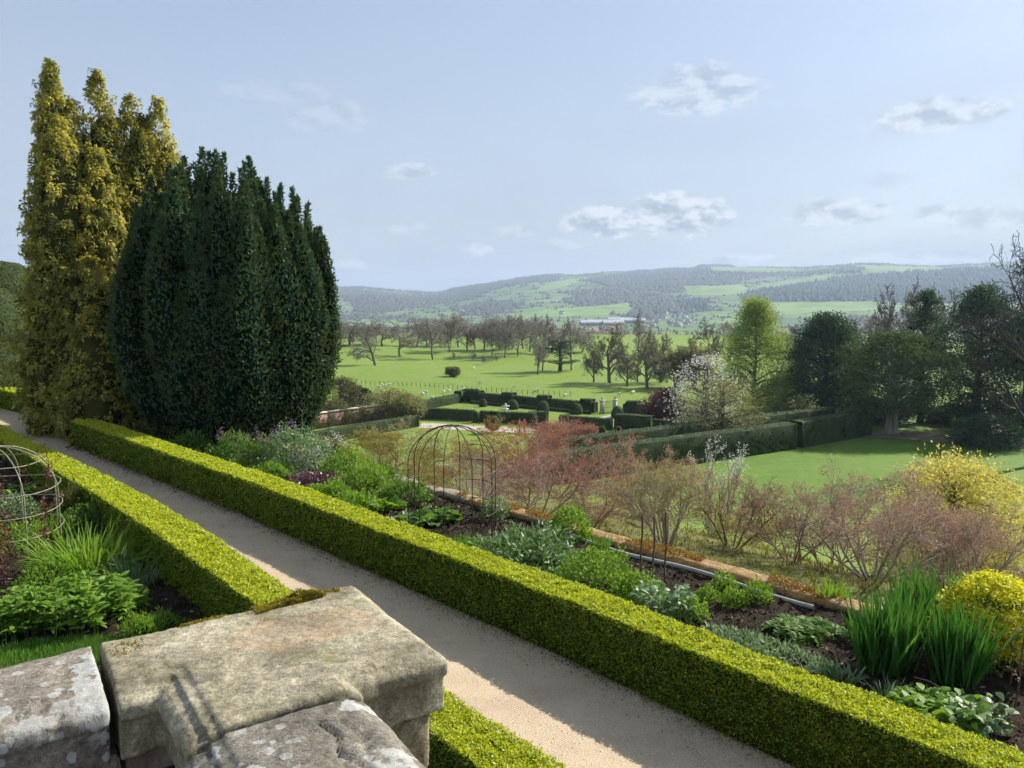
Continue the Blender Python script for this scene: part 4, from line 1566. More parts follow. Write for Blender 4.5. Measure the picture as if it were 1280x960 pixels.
# ---- clipped yew domes ----------------------------------------------
def clipped_shape(V, F, parent, seed, leaf=0.1, dens=110, lump=0.06, name='foliage', core='clip_core', mat='clip', lscale=0.8):
    """closed lumpy clipped surface with a skin of leaves"""
    rng = np.random.default_rng(seed)
    c = V.mean(0)
    # area weighted samples
    T = np.concatenate([F[:, [0, 1, 2]], F[:, [0, 2, 3]]]) if F.shape[1] == 4 else F
    A, B, C = V[T[:, 0]], V[T[:, 1]], V[T[:, 2]]
    nrm = np.cross(B - A, C - A)
    ar = np.linalg.norm(nrm, axis=1) / 2
    ok = ar > 1e-8
    T, A, B, C, nrm, ar = T[ok], A[ok], B[ok], C[ok], nrm[ok], ar[ok]
    n = int(ar.sum() * dens)
    i = rng.choice(len(T), n, p=ar / ar.sum())
    u, v = rng.random(n), rng.random(n)
    fl = u + v > 1
    u[fl], v[fl] = 1 - u[fl], 1 - v[fl]
    P = A[i] + (B[i] - A[i]) * u[:, None] + (C[i] - A[i]) * v[:, None]
    N = unit(nrm[i])
    P = P + N * (lump * fbm(P, lscale, seed, 3) - 0.25 * leaf * rng.random(n))[:, None]
    D = N * 0.6 + rng.normal(size=P.shape) * 0.6 + np.array([0, 0, 0.25])
    LV, LF = tri_leaves(P, D, leaf * rng.uniform(0.6, 1.4, n), leaf * 0.72, rng, N + rng.normal(size=P.shape) * 0.6)
    m = MB()
    m.add(V, F, 0)
    m.obj('inner_growth', MT[core], parent, True)
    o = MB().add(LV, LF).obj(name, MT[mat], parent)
    o['kind'] = 'stuff'


def dome_profile(r, h, n=12, belly=0.12, square=2.6):
    pr = []
    for k in range(n):
        a = k / (n - 1)
        z = h * a
        q = r * max(0.0, 1 - a ** square) ** (1 / 2.0) * (1 - belly * (1 - min(1, a * 3)))
        pr.append((max(q, 0.01), z))
    return pr


def build_topiary_left():
    specs = [(-18, 495, 425, 62, 34.0, 'low clipped yew mound beside the far path, left edge of picture', 8, 2.4),
             (-20, 480, 352, 60, 37.0, 'dark upright clipped yew block behind the low mound', 9, 5.0),
             (-2, 470, 320, 74, 41.0, 'tall billowing clipped yew with sunlit rounded top at left edge', 10, 3.6)]
    for (px, by, ty, w, d, lab, seed, sq) in specs:
        b = atd(px, by, d)
        tz = atd(px, ty, d)[2]
        r = w * d / FPX
        root = thing('clipped_yew', lab, 'topiary', (b[0], d, -0.05), group='clipped yew tumps')
        V, F = lathe(dome_profile(r, tz + 0.05, 18, 0.1, sq), 30)
        V[:, :2] *= (1 + 0.10 * fbm(V, 0.7, seed, 3))[:, None]
        V[:, 2] *= 1 + 0.03 * vnoise(V, 0.6, seed)
        clipped_shape(V, F, root, seed, 0.085, 150, 0.10, 'foliage', 'clip_core', 'clip_olive')
    # one more rounded lobe behind, right of the block
    b = atd(40, 480, 43)
    root = thing('clipped_yew', 'small clipped yew lobe half hidden behind the golden conifer', 'topiary', (b[0], 43, -0.05), group='clipped yew tumps')
    V, F = lathe(dome_profile(1.5, 4.8, 14, 0.1, 2.6), 24)
    clipped_shape(V, F, root, 15, 0.085, 120, 0.12)


build_topiary_left()


# ================================================================== PLANTS IN THE BEDS
def plant(name, label, px, py, group=None, z=0.05):
    p = at(px, py, z)
    t = thing(name, label, 'plant', p, 0.0, group)
    return t, p[1] / FPX, np.random.default_rng(int(px * 7 + py * 13))


def stuff(m, name, mat, root, smooth=False):
    o = m.obj(name, MT[mat] if isinstance(mat, str) else mat, root, smooth)
    o['kind'] = 'stuff'
    return o


def disc(rng, n, rx, ry, power=0.5):
    a = rng.uniform(0, 2 * math.pi, n)
    q = rng.random(n) ** power
    return np.stack([rx * q * np.cos(a), ry * q * np.sin(a), np.zeros(n)], 1), q


def mound(px, py, w, h, label, mat, name='mound_plant', leaf=0.05, dens=1.0, aspect=0.6, depth=None, lift=0.4, group=None, lumps=0.5):
    """leafy mound: leaves through a lumpy dome"""
    t, mp, rng = plant(name, label, px, py, group)
    rx, hh = w * 1.12 * mp / 2, h * 1.25 * mp
    ry = depth or rx * 0.8
    area = 3.0 * (rx * ry + hh * (rx + ry) / 2)
    n = int(min(9000, dens * 2.6 * area / (leaf * leaf * aspect)))
    D = rnd_dirs(rng, n)
    D[:, 2] = np.abs(D[:, 2])
    k = 1 + lumps * fbm(D + px, 2.2, int(px), 3) + 0.35 * lumps * vnoise(D + px, 6.0, int(px) + 3)
    q = k * (0.66 + 0.36 * rng.random(n) ** 0.6)
    q = np.where(rng.random(n) < 0.05, q * 1.18, q)
    P = np.stack([D[:, 0] * rx * q, D[:, 1] * ry * q, np.maximum(D[:, 2], 0.02) * hh * q], 1)
    dr = D * 0.6 + rng.normal(size=(n, 3)) * 0.5 + np.array([0, 0, lift])
    V, F = leaves(P, dr, leaf * rng.uniform(0.6, 1.4, n), leaf * aspect, rng, 0.12, D + np.array([0, 0, 0.6]) + rng.normal(size=(n, 3)) * 0.5)
    stuff(MB().add(V, F), 'foliage', mat, t)
    # dark stems inside
    m = 26
    B, _ = disc(rng, m, rx * 0.35, ry * 0.35)
    E_ = rnd_dirs(rng, m)
    E_[:, 2] = np.abs(E_[:, 2])
    E_ = E_ * np.array([rx, ry, hh]) * 0.75
    V, F = tubes(np.concatenate([B, E_, np.full((m, 1), 0.006), np.full((m, 1), 0.003)], 1), 3)
    stuff(MB().add(V, F), 'stems', 'deep', t)
    return t, mp, rng, rx, ry, hh


def blades(px, py, w, h, label, mat, name='grass_tuft', n=160, width=0.012, droop=0.35, lean=0.5, depth=None, group=None, prof=(0.75, 1, 0.85, 0.5, 0.03)):
    t, mp, rng = plant(name, label, px, py, group)
    rx, hh = w * mp / 2, h * mp
    ry = depth or rx * 0.6
    P, q = disc(rng, n, rx * 0.75, ry * 0.75)
    D = np.stack([P[:, 0] / max(rx, .01), P[:, 1] / max(ry, .01), np.zeros(n)], 1) * lean + rng.normal(size=(n, 3)) * 0.16 + np.array([0, 0, 1.0])
    L = hh * rng.uniform(0.65, 1.15, n) * (1 + droop * 0.6)
    V, F = strips(P, D, L, width * rng.uniform(0.7, 1.2, n), droop * rng.uniform(0.3, 1.5, n), prof, rng, 0.6)
    stuff(MB().add(V, F), 'blades', mat, t)
    return t, mp, rng


def broad(px, py, w, h, label, mat, name='broad_leaved_plant', n=90, leaf=0.22, width=0.10, droop=0.42, depth=None, group=None, crowns=5, up=0.8, whorl=False):
    """rosettes of broad arching leaves"""
    t, mp, rng = plant(name, label, px, py, group)
    rx, hh = w * 1.12 * mp / 2, h * 1.2 * mp
    ry = depth or rx * 0.7
    C, _ = disc(rng, crowns, rx * 0.75, ry * 0.75)
    i = rng.integers(0, crowns, n)
    P = C[i].copy()
    z = np.zeros(n)
    if whorl:
        z = hh * (0.25 + 0.6 * rng.random(n))
        P += rng.normal(size=(n, 3)) * np.array([0.02, 0.02, 0])
    P[:, 2] = z
    a = rng.uniform(0, 2 * math.pi, n)
    D = np.stack([np.cos(a), np.sin(a), np.full(n, up) * rng.uniform(0.5, 1.5, n)], 1)
    V, F = strips(P, D, leaf * rng.uniform(0.6, 1.25, n), width * rng.uniform(0.7, 1.2, n), droop * rng.uniform(0.5, 1.5, n), (0.12, 0.62, 1.0, 0.92, 0.55, 0.02), rng, 0.35)
    stuff(MB().add(V, F), 'leaves', mat, t)
    if whorl:
        S = np.concatenate([C, C + np.stack([rng.normal(0, .03, crowns), rng.normal(0, .03, crowns), np.full(crowns, hh * 0.9)], 1), np.full((crowns, 1), .006), np.full((crowns, 1), .003)], 1)
        V, F = tubes(S, 3)
        stuff(MB().add(V, F), 'stems', mat, t)
    return t, mp, rng


def flowers(t, rng, mp, spots, mat, h, n=36, size=0.022, stem_from=0.1):
    """flower spikes above a plant: spots = (px offset, height m, depth)"""
    m, s = MB(), MB()
    for (dx, z, dy) in spots:
        c = np.array([dx * mp, dy - 0.25, z * 1.28])
        P = c + rng.normal(size=(n, 3)) * np.array([0.045, 0.045, 0.08])
        V, F = leaves(P, rnd_dirs(rng, n), size * 1.3, size, rng)
        m.add(V, F)
        V, F = tubes([np.concatenate([[dx * mp * 0.8, dy, stem_from], c, [.005, .004]])], 3)
        s.add(V, F)
    stuff(m, 'flowers', mat, t)
    stuff(s, 'stems', 'mid', t)


def build_bed_plants():
    # ---- far end of the right-hand bed, below the big yew
    t, mp, rng, *_ = mound(302, 592, 92, 40, 'green honesty clump with purple flowers nearest the yew', 'mid', 'honesty_plant', 0.085, 1.0, 0.45)
    flowers(t, rng, mp, [(-26, .80, .2), (-20, .92, .1), (-14, .78, .25), (2, .74, .1), (14, .80, 0), (22, .88, .2), (28, .78, .1), (33, .70, .2), (-4, .66, 0)], 'flower_p', 0.8)
    t, mp, rng, *_ = mound(366, 592, 80, 46, 'taller honesty clump with pale leaves and purple flowers', 'grey', 'honesty_plant', 0.075, 1.0, 0.5)
    flowers(t, rng, mp, [(-22, .84, .2), (-12, .96, .1), (-4, 1.05, .25), (5, 1.08, .1), (10, 1.0, 0), (-17, .92, .2), (-26, .75, .1)], 'flower_p', 0.8)
    mound(382, 598, 46, 34, 'silvery grey cut-leaved plant beside the purple carpet', 'silver', 'silver_plant', 0.085, 0.8, 0.35)
    mound(397, 613, 82, 17, 'low carpet of dark purple leaves', 'heuch', 'heuchera', 0.05, 1.1, 0.8, 0.5)
    mound(432, 602, 66, 30, 'bright green leafy clump below the white-flowered shrub', 'fresh', 'leafy_clump', 0.085, 1.0, 0.45)
    mound(412, 626, 62, 18, 'low fresh green clump right behind the hedge, beside purple carpet', 'fresh', 'leafy_clump', 0.06, 1.0, 0.6)
    t, mp, rng, *_ = mound(420, 583, 36, 26, 'grey shrublet with white flower heads on the bed edge', 'bush', 'white_flowered_shrub', 0.06, 0.8, 0.5)
    flowers(t, rng, mp, [(-8, .62, 0), (0, .70, .1), (8, .66, 0), (12, .5, .1), (-3, .5, -.1)], 'blossom', .6, 40, 0.03)
    mound(404, 580, 40, 22, 'rounded olive shrublet under the right side of the yew', 'bush', 'olive_shrublet', 0.06, 1.0, 0.5)
    mound(455, 615, 66, 26, 'yellow-green leafy clump behind the large-leaved plants', 'fresh', 'leafy_clump', 0.07, 1.0, 0.5)
    broad(468, 636, 80, 30, 'large-leaved glossy plant left of the domed wire frame', 'fresh', 'large_leaved_plant', 240, 0.46, 0.17, 0.5, crowns=16, up=1.3)
    broad(536, 652, 88, 34, 'large-leaved clump growing inside the domed wire frame', 'mid', 'large_leaved_plant', 240, 0.44, 0.16, 0.5, crowns=16, up=1.3)
    broad(492, 656, 70, 20, 'pale striped strap-leaved plant behind the hedge', 'silver', 'strap_leaved_plant', 220, 0.28, 0.06, 0.5, crowns=20, up=1.4)
    mound(618, 648, 34, 22, 'small whitish-green plant at the foot of the wire frame', 'grey', 'pale_plant', 0.06, 0.9, 0.6)
    blades(574, 688, 78, 22, 'short bright grass tuft between hedge and wire frame', 'grass_blade', 'grass_tuft', 420, 0.014, 0.3, 0.35)
    mound(655, 712, 104, 42, 'round clump of pale green lance-shaped leaves in mulch', 'grey', 'peony_clump', 0.12, 1.0, 0.32, 0.75, 0.2)
    o = mound(655, 712, 96, 36, 'x', 'mid', 'peony_clump', 0.10, 0.7, 0.4, 0.7)[0]
    merge_into_last(o)
    mound(712, 674, 52, 34, 'small round bright green bush against the mossy wall', 'fresh', 'round_bush', 0.055, 1.2, 0.6, None, 0.3, None, 0.12)
    blades(752, 690, 26, 24, 'small upright tuft of blades beside the round bush', 'grass_blade', 'blade_tuft', 90, 0.016, 0.2, 0.4)
    blades(686, 728, 66, 20, 'grass tuft showing just above the long hedge', 'grass_blade', 'grass_tuft', 300, 0.014, 0.35, 0.4)
    mound(745, 742, 100, 42, 'large bright green geranium mound behind the long hedge', 'fresh', 'geranium_clump', 0.045, 1.0, 0.8, 0.62, 0.4, None, 0.35)
    mound(800, 752, 60, 30, 'lower geranium mound joined to the large one', 'fresh', 'geranium_clump', 0.045, 1.0, 0.8, 0.4, 0.4, None, 0.3)
    broad(822, 778, 96, 46, 'pale divided-leaved clump under the three stakes', 'grey', 'divided_leaved_clump', 260, 0.16, 0.075, 0.5, crowns=40, up=1.0, whorl=True)
    for (px, py, w, h, lab) in ((884, 750, 26, 15, 'leftmost of four small young clumps in bare mulch'), (904, 737, 28, 16, 'small young clump nearest the pipe'),
                                (916, 757, 30, 18, 'small young clump nearest the hedge, right of the first'), (946, 752, 34, 22, 'small young clump beside the dark fern')):
        mound(px, py, w, h, lab, 'fresh', 'young_clump', 0.045, 1.0, 0.5, None, 0.5, 'young clumps in the mulch')
    # fern
    t, mp, rng = plant('fern', 'dark green arching fern in the middle of the bed', 1005, 792)
    m = MB()
    for k in range(80):
        a = rng.uniform(0, 2 * math.pi)
        L = rng.uniform(0.40, 0.72)
        b = np.array([rng.normal(0, 0.16), rng.normal(0, 0.10), 0.02])
        d = np.array([math.cos(a), math.sin(a), rng.uniform(0.5, 1.1)])
        d = d / np.linalg.norm(d)
        u = np.repeat(np.linspace(0.12, 1, 15), 2)
        c = b + d * (L * u)[:, None] - np.array([0, 0, 1]) * (0.75 * L * u * u)[:, None]
        sd = np.cross(d, [0, 0, 1.0])
        sd /= np.linalg.norm(sd)
        sg = np.tile([1, -1], 15)[:, None]
        D = sd * sg + d * 0.35 + rng.normal(size=(30, 3)) * 0.1
        V, F = leaves(c, D, 0.13 * (1.15 - u) + 0.02, 0.042, rng, 0.1, np.array([0, 0, 1.0]) + rng.normal(size=(30, 3)) * 0.2)
        m.add(V, F)
    stuff(m, 'fronds', 'mid', t)
    # grey-green bulb leaves
    t, mp, rng = plant('bulb_leaf_patch', 'spreading patch of small grey-green bulb leaves behind the long hedge', 962, 815)
    n = 2600
    P, _ = disc(rng, n, 0.95, 0.42)
    P = np.stack([P[:, 0] * SQ - P[:, 1] * SQ * 0 + P[:, 0] * 0.05, -P[:, 0] * SQ * 0.9 + P[:, 1], 0 * P[:, 0]], 1) + np.array([0, -0.02, 0])
    D = rng.normal(size=(n, 3)) * 0.5 + np.array([0, 0, 0.8])
    V, F = strips(P, D, 0.15 * rng.uniform(0.6, 1.2, n), 0.028, 0.7 * rng.random(n), (0.5, 1, 0.9, 0.1), rng, 0.5)
    stuff(MB().add(V, F), 'leaves', leaf_mat('bulb_leaf', (0.10, 0.19, 0.09), (0.34, 0.42, 0.26), 0.3, (1.1, 1.1, .7), 0.5, 0.2), t)
    blades(1052, 852, 60, 38, 'narrow-leaved daffodil tuft in front of the iris bed', 'grey', 'daffodil_tuft', 70, 0.018, 0.5, 0.8)
    blades(1108, 872, 46, 36, 'second daffodil tuft nearer the hedge', 'grey', 'daffodil_tuft', 50, 0.018, 0.5, 0.8)
    blades(1042, 752, 44, 34, 'bright daylily tuft against the edge wall', 'fresh', 'daylily_tuft', 120, 0.022, 0.4, 0.5)
    # iris swathes
    for (px, py, w, n, lab, dep) in ((1108, 838, 92, 330, 'left and taller stand of upright sword-shaped iris leaves', 0.34), (1192, 852, 74, 250, 'right stand of upright sword-shaped iris leaves', 0.30), (1150, 800, 100, 150, 'iris leaves showing behind the two front stands', 0.25)):
        blades(px, py, w, 104, lab, 'iris', 'iris_clump', int(n * 1.3), 0.030, 0.10, 0.05, dep, 'iris stands', (0.8, 1, 1, 0.8, 0.5, 0.03))
    # euphorbia
    t, mp, rng, rx, ry, hh = mound(1236, 826, 112, 82, 'large euphorbia covered in yellow-green flower heads behind the iris', 'mid', 'euphorbia', 0.075, 0.8, 0.35)
    n = 210
    D = rnd_dirs(rng, n)
    D[:, 2] = np.abs(D[:, 2]) + 0.25
    D = unit(D)
    C = D * np.array([rx * 1.08, ry * 1.08, hh * 1.10])
    k = 55
    P = np.repeat(C, k, 0) + rng.normal(size=(n * k, 3)) * np.array([0.065, 0.065, 0.03])
    V, F = leaves(P, rnd_dirs(rng, n * k) + np.array([0, 0, .3]), 0.040, 0.036, rng, 0.1, np.array([0, 0, 1.0]) + rng.normal(size=(n * k, 3)) * .35)
    stuff(MB().add(V, F), 'flower_heads', 'euph', t)
    broad(1172, 912, 128, 40, 'pale green broad-leaved clump behind the near end of the hedge', 'fresh', 'broad_leaved_clump', 420, 0.16, 0.09, 0.6, crowns=60, up=0.5, whorl=True)
    broad(1145, 898, 70, 34, 'darker broad-leaved clump left of the pale one', 'mid', 'broad_leaved_clump', 220, 0.15, 0.06, 0.5, crowns=34, up=0.6, whorl=True)
    mound(1100, 838, 20, 10, 'single low rounded leaf plant at the foot of the iris', 'grey', 'low_leaf_plant', 0.10, 0.6, 0.8)
    mound(445, 640, 60, 20, 'light green leafy clump close behind hedge, left of large leaves', 'fresh', 'leafy_clump', 0.08, 1.0, 0.45)
    mound(508, 628, 60, 24, 'mid-green clump between the two large-leaved plants', 'mid', 'leafy_clump', 0.09, 1.0, 0.45)
    mound(478, 604, 44, 20, 'green clump against the wall left of the wire frame', 'mid', 'leafy_clump', 0.07, 1.0, 0.5)
    mound(342, 606, 60, 22, 'fresh green clump in front of the honesty', 'fresh', 'leafy_clump', 0.08, 1.0, 0.4)
    blades(620, 700, 40, 16, 'little grass tuft left of the lance-leaved clump', 'grass_blade', 'grass_tuft', 160, 0.014, 0.35, 0.4)
    mound(862, 772, 44, 20, 'low green clump between the pale clump and bulb leaves', 'fresh', 'leafy_clump', 0.055, 0.9, 0.5)
    broad(1225, 915, 90, 40, 'broad-leaved clump at the near right end of the bed', 'grey', 'broad_leaved_clump', 260, 0.16, 0.09, 0.6, crowns=36, up=0.5, whorl=True)
    mound(1078, 800, 40, 22, 'small dark clump between fern and iris', 'deep', 'small_dark_clump', 0.06, 0.9, 0.4)
    # behind the far part of the long hedge
    mound(205, 556, 86, 24, 'pale green leafy border plants below the golden conifer', 'bush', 'border_plant', 0.10, 0.8, 0.5)
    mound(238, 566, 60, 20, 'darker leafy plant between hedge and the big yew', 'mid', 'border_plant', 0.09, 0.8, 0.5)
    mound(46, 500, 40, 16, 'silvery shrublet in front of the clipped yew mound', 'silver', 'silver_shrublet', 0.10, 0.7, 0.5)


def merge_into_last(o):
    """second tier of leaves of the clump built just before: its children join that clump"""
    roots = [r for r in col.objects if r.get('category') == 'plant' and r is not o]
    prev = [r for r in roots if r.name.startswith('peony_clump')][-1]
    for ch in list(o.children):
        ch.parent = prev
    bpy.data.objects.remove(o)


build_bed_plants()


def build_left_bed():
    broad(62, 612, 130, 44, 'broad-leaved green clump at the far left, behind the pale wire dome', 'fresh', 'broad_leaved_clump', 190, 0.30, 0.10, 0.5, crowns=22, up=1.0)
    blades(112, 712, 130, 62, 'lush arching daylily clump in the left border', 'fresh', 'daylily_clump', 700, 0.026, 0.75, 0.9, 0.6)
    blades(172, 728, 76, 46, 'blue-grey arching grass beside the hedge shadow', 'grey', 'grey_grass', 230, 0.010, 0.7, 0.8)
    broad(100, 782, 150, 52, 'wide bright clump of whorled pointed leaves in the left border', 'fresh', 'whorled_leaf_clump', 1300, 0.18, 0.06, 0.35, 0.8, None, 110, 0.5, True)
    broad(20, 790, 110, 46, 'whorled-leaf clump cut by the left edge of picture', 'fresh', 'whorled_leaf_clump', 800, 0.18, 0.06, 0.35, 0.6, None, 70, 0.5, True)
    broad(158, 765, 60, 26, 'smaller whorled-leaf clump right of the wide one', 'fresh', 'whorled_leaf_clump', 320, 0.15, 0.055, 0.35, None, None, 34, 0.5, True)
    mound(176, 796, 46, 24, 'small compact green tuft near the end of left border', 'fresh', 'small_green_tuft', 0.05, 0.9, 0.35, None, 0.9)
    mound(205, 784, 34, 18, 'little green tuft nearest the hedge in left border', 'fresh', 'small_green_tuft', 0.05, 0.7, 0.35, None, 0.9)
    mound(233, 783, 16, 8, 'tiny green seedling in dark soil beside the hedge', 'mid', 'seedling', 0.04, 0.8, 0.4)
    mound(110, 664, 60, 26, 'mid-green mound below the left hedge', 'mid', 'green_mound', 0.06, 1.0, 0.6)
    mound(88, 648, 44, 34, 'yellowish upright shrublet beside the wire dome', 'bush', 'yellowish_shrublet', 0.07, 0.9, 0.4, None, 0.9)
    mound(22, 690, 60, 30, 'yellow-green young plant inside the pale wire dome', 'fresh', 'young_plant', 0.07, 0.8, 0.5)
    mound(18, 648, 50, 24, 'grey-leaved plant behind the red shoots', 'grey', 'grey_leaved_plant', 0.07, 0.8, 0.5)
    blades(60, 672, 70, 40, 'narrow-leaved tuft in the middle of the pale wire dome', 'fresh', 'grass_tuft', 220, 0.018, 0.5, 0.7)
    mound(140, 650, 50, 24, 'dark leafy plant in the hedge shadow, left border', 'mid', 'shade_plant', 0.07, 0.9, 0.5)
    mound(62, 735, 70, 22, 'low green plant at the front of the pale wire dome', 'fresh', 'low_green_plant', 0.07, 0.9, 0.45)
    # fine turf-like carpet by the parapet
    t, mp, rng = plant('grass_carpet', 'dense carpet of short fine grass against the parapet', 62, 822)
    n = 7000
    P, _ = disc(rng, n, 1.05, 0.50)
    P[:, 1] += 0.12 * P[:, 0]
    D = rng.normal(size=(n, 3)) * 0.22 + np.array([0.1, 0, 1.0])
    V, F = strips(P, D, 0.13 * rng.uniform(0.6, 1.2, n), 0.011, 0.3 * rng.random(n), (0.9, 1, 0.6, 0.05), rng, 0.8)
    stuff(MB().add(V, F), 'blades', 'grass_blade', t)
    # dark red shoots within the wire dome
    for i, (px, py, h) in enumerate(((20, 700, 95), (50, 690, 120), (-6, 705, 100), (34, 720, 80), (62, 705, 70), (8, 735, 60))):
        lab = ['tall dark red shoot left of centre in the wire dome', 'tallest dark red shoot in the pale wire dome', 'dark red shoot at the picture edge in the wire dome',
               'mid-height dark red shoot at the front of the wire dome', 'dark red shoot at right side of the wire dome', 'short dark red shoot in front of the wire dome'][i]
        t, mp, rng = plant('red_shoot', lab, px, py, 'red shoots in the wire dome')
        hh = h * mp
        out = [[], []]
        tips = []
        sp = dict(seg=(6, 3), taper=(0.4, 0.3), wob=(0.10, 0.15), up=(0.1, 0.1), kids=(7, 0), ang=(45, 0), len=(0.32, 0), rad=(0.6, 0), **{'from': (0.25, 0)})
        grow(rng, out, (0, 0, 0), (rng.normal(0, .1), rng.normal(0, .1), 1), hh, 0.012, 0, sp, tips)
        m = MB()
        branch_mesh(m, out, 0.003, (4, 3))
        m.obj('stem', MT['stake'], t)
        P = np.concatenate([np.array(o_)[:, 3:6] for o_ in out])
        D = unit(rng.normal(size=P.shape) + [0, 0, .3])
        V, F = spray(P, D, rng, 3, 0.08, 0.032, 0.8)
        stuff(MB().add(V, F), 'leaves', 'redshoot', t)


build_left_bed()


# ------------------------------------------------------------------ plant supports
def wire_dome(name, label, px, py, w, h, mat, nrod, hoops, rr=0.008, partial=None):
    p = at(px, py, 0.0)
    mp = p[1] / FPX
    r, hh = w * mp / 2, h * mp
    t = thing(name, label, 'plant support', p, R(12))
    wall = hh - r * 0.85
    for k in range(nrod):
        a = 2 * math.pi * k / nrod
        pts = [(r * math.cos(a), r * math.sin(a), -0.05), (r * math.cos(a), r * math.sin(a), wall * 0.5)]
        for j in range(0, 10):
            b = j / 9 * math.pi / 2
            q = r * math.cos(b)
            pts.append((max(q, 0.02) * math.cos(a), max(q, 0.02) * math.sin(a), wall + r * 0.85 * math.sin(b)))
        V, F = poly_tube(pts, rr, 6)
        MB().add(V, F).obj('rod', mat, t, True)
    for (f, arc0, arc1) in hoops:
        z = hh * f
        q = r if z <= wall else r * math.sqrt(max(0.02, 1 - ((z - wall) / (r * 0.85)) ** 2))
        pts = [((q + 0.01) * math.cos(a), (q + 0.01) * math.sin(a), z + 0.02 * math.sin(3 * a)) for a in np.linspace(arc0, arc1, 30)]
        V, F = poly_tube(pts, rr * 0.8, 6)
        MB().add(V, F).obj('hoop', mat, t, True)
    V, F = lathe([(0.001, hh + 0.02), (0.05, hh + 0.015), (0.05, hh - 0.02), (0.001, hh - 0.025)], 10)
    MB().add(V, F).obj('boss', mat, t)


wire_dome('domed_plant_frame', 'domed rusty iron plant frame standing in the right-hand bed', 566, 664, 112, 138, MT['iron'], 10, ((0.60, -0.9, 1.2), (0.40, -1.0, 1.1), (0.22, -0.9, 1.0), (0.05, -0.8, 0.8), (0.75, -1.2, 1.0)), 0.010)
wire_dome('domed_plant_frame', 'pale domed iron plant frame at the left edge of the picture', 2, 690, 142, 138, MT['iron_green'], 8, ((0.86, 0, 6.283), (0.62, 0, 6.283), (0.42, 0, 6.283), (0.22, 0, 6.283)), 0.011)


def build_sticks():
    labs = ['leftmost of the three thin brown stakes', 'middle one of the three thin brown stakes', 'rightmost of the three thin brown stakes']
    for i, (px, py, h) in enumerate(((801, 731, 92), (816, 735, 94), (831, 727, 92))):
        p = at(px, py, 0.05)
        hh = h * p[1] / FPX
        rng = np.random.default_rng(i)
        pts = [(0.01 * math.sin(k * 1.1 + i), 0.01 * math.cos(k + i), -0.15 + (hh + 0.15) * k / 9) for k in range(10)]
        V, F = poly_tube(pts, 0.016, 7)
        o = MB().add(V, F).obj('garden_stake', MT['stake'], None, True)
        o.location = p
        tag(o, labs[i], 'stake', 'stakes in the pale clump')
    # canes and thorny shoots at the right edge
    for i, (px, py, h, lean, lab) in enumerate(((1268, 888, 165, 0.10, 'tall bare brown cane at the right edge of picture'), (1262, 858, 60, 0.45, 'short leaning cane left of the tall one'))):
        p = at(px, py, 0.05)
        hh = h * p[1] / FPX
        rng = np.random.default_rng(30 + i)
        t = thing('rose_cane', lab, 'plant', p)
        out, tips = [[], []], []
        sp = dict(seg=(8, 3), taper=(0.5, 0.3), wob=(0.05, 0.2), up=(0.02, 0.05), kids=(6, 0), ang=(50, 0), len=(0.22, 0), rad=(0.5, 0), **{'from': (0.2, 0)})
        grow(rng, out, (0, 0, 0), (lean * 0.4, 0, 1), hh, 0.011, 0, sp, tips)
        m = MB()
        branch_mesh(m, out, 0.004, (6, 4))
        m.obj('canes', MT['stake'], t)
        P = np.array(out[1])[:, 3:6]
        V, F = spray(P, np.zeros_like(P), rng, 4, 0.035, 0.02, 1.0)
        stuff(MB().add(V, F), 'buds', 'bud_pink', t)
    # black plant label
    p = at(1228, 790, 0.05)
    mp = p[1] / FPX
    t = thing('plant_label', 'small black plant label on a stem in front of the euphorbia', 'label', p + np.array([0, -0.25, 0]))
    V, F = tubes([np.array([0, 0, -0.05, 0, 0, 0.30, 0.005, 0.005])], 5)
    MB().add(V, F).obj('stem', MT['iron'], t)
    V, F = box((0, -0.01, 0.33), (0.115, 0.006, 0.075))
    MB().add(V, F).obj('plate', MT['black'], t)
    # pale fallen stick
    a, b = at(1142, 846, 0.09), at(1180, 862, 0.09)
    V, F = poly_tube([a, (a + b) / 2 + np.array([0, 0, 0.03]), b], 0.008, 5)
    tag(MB().add(V, F).obj('dry_stick', MT['bark_pale']), 'pale dry stick lying on the soil in front of the iris', 'stick')


build_sticks()


# ================================================================== SHRUBS BELOW THE TERRACE
SHRUB = dict(seg=(5, 4, 3, 2), taper=(0.55, 0.45, 0.4, 0.4), wob=(0.10, 0.16, 0.20, 0.22), up=(0.07, 0.02, 0.0, -0.02), kids=(6, 6, 5, 0), ang=(30, 36, 44, 0), len=(0.70, 0.60, 0.52, 0),
             rad=(0.6, 0.55, 0.55, 0), short=0.45)
SHRUB['from'] = (0.22, 0.15, 0.1, 0)


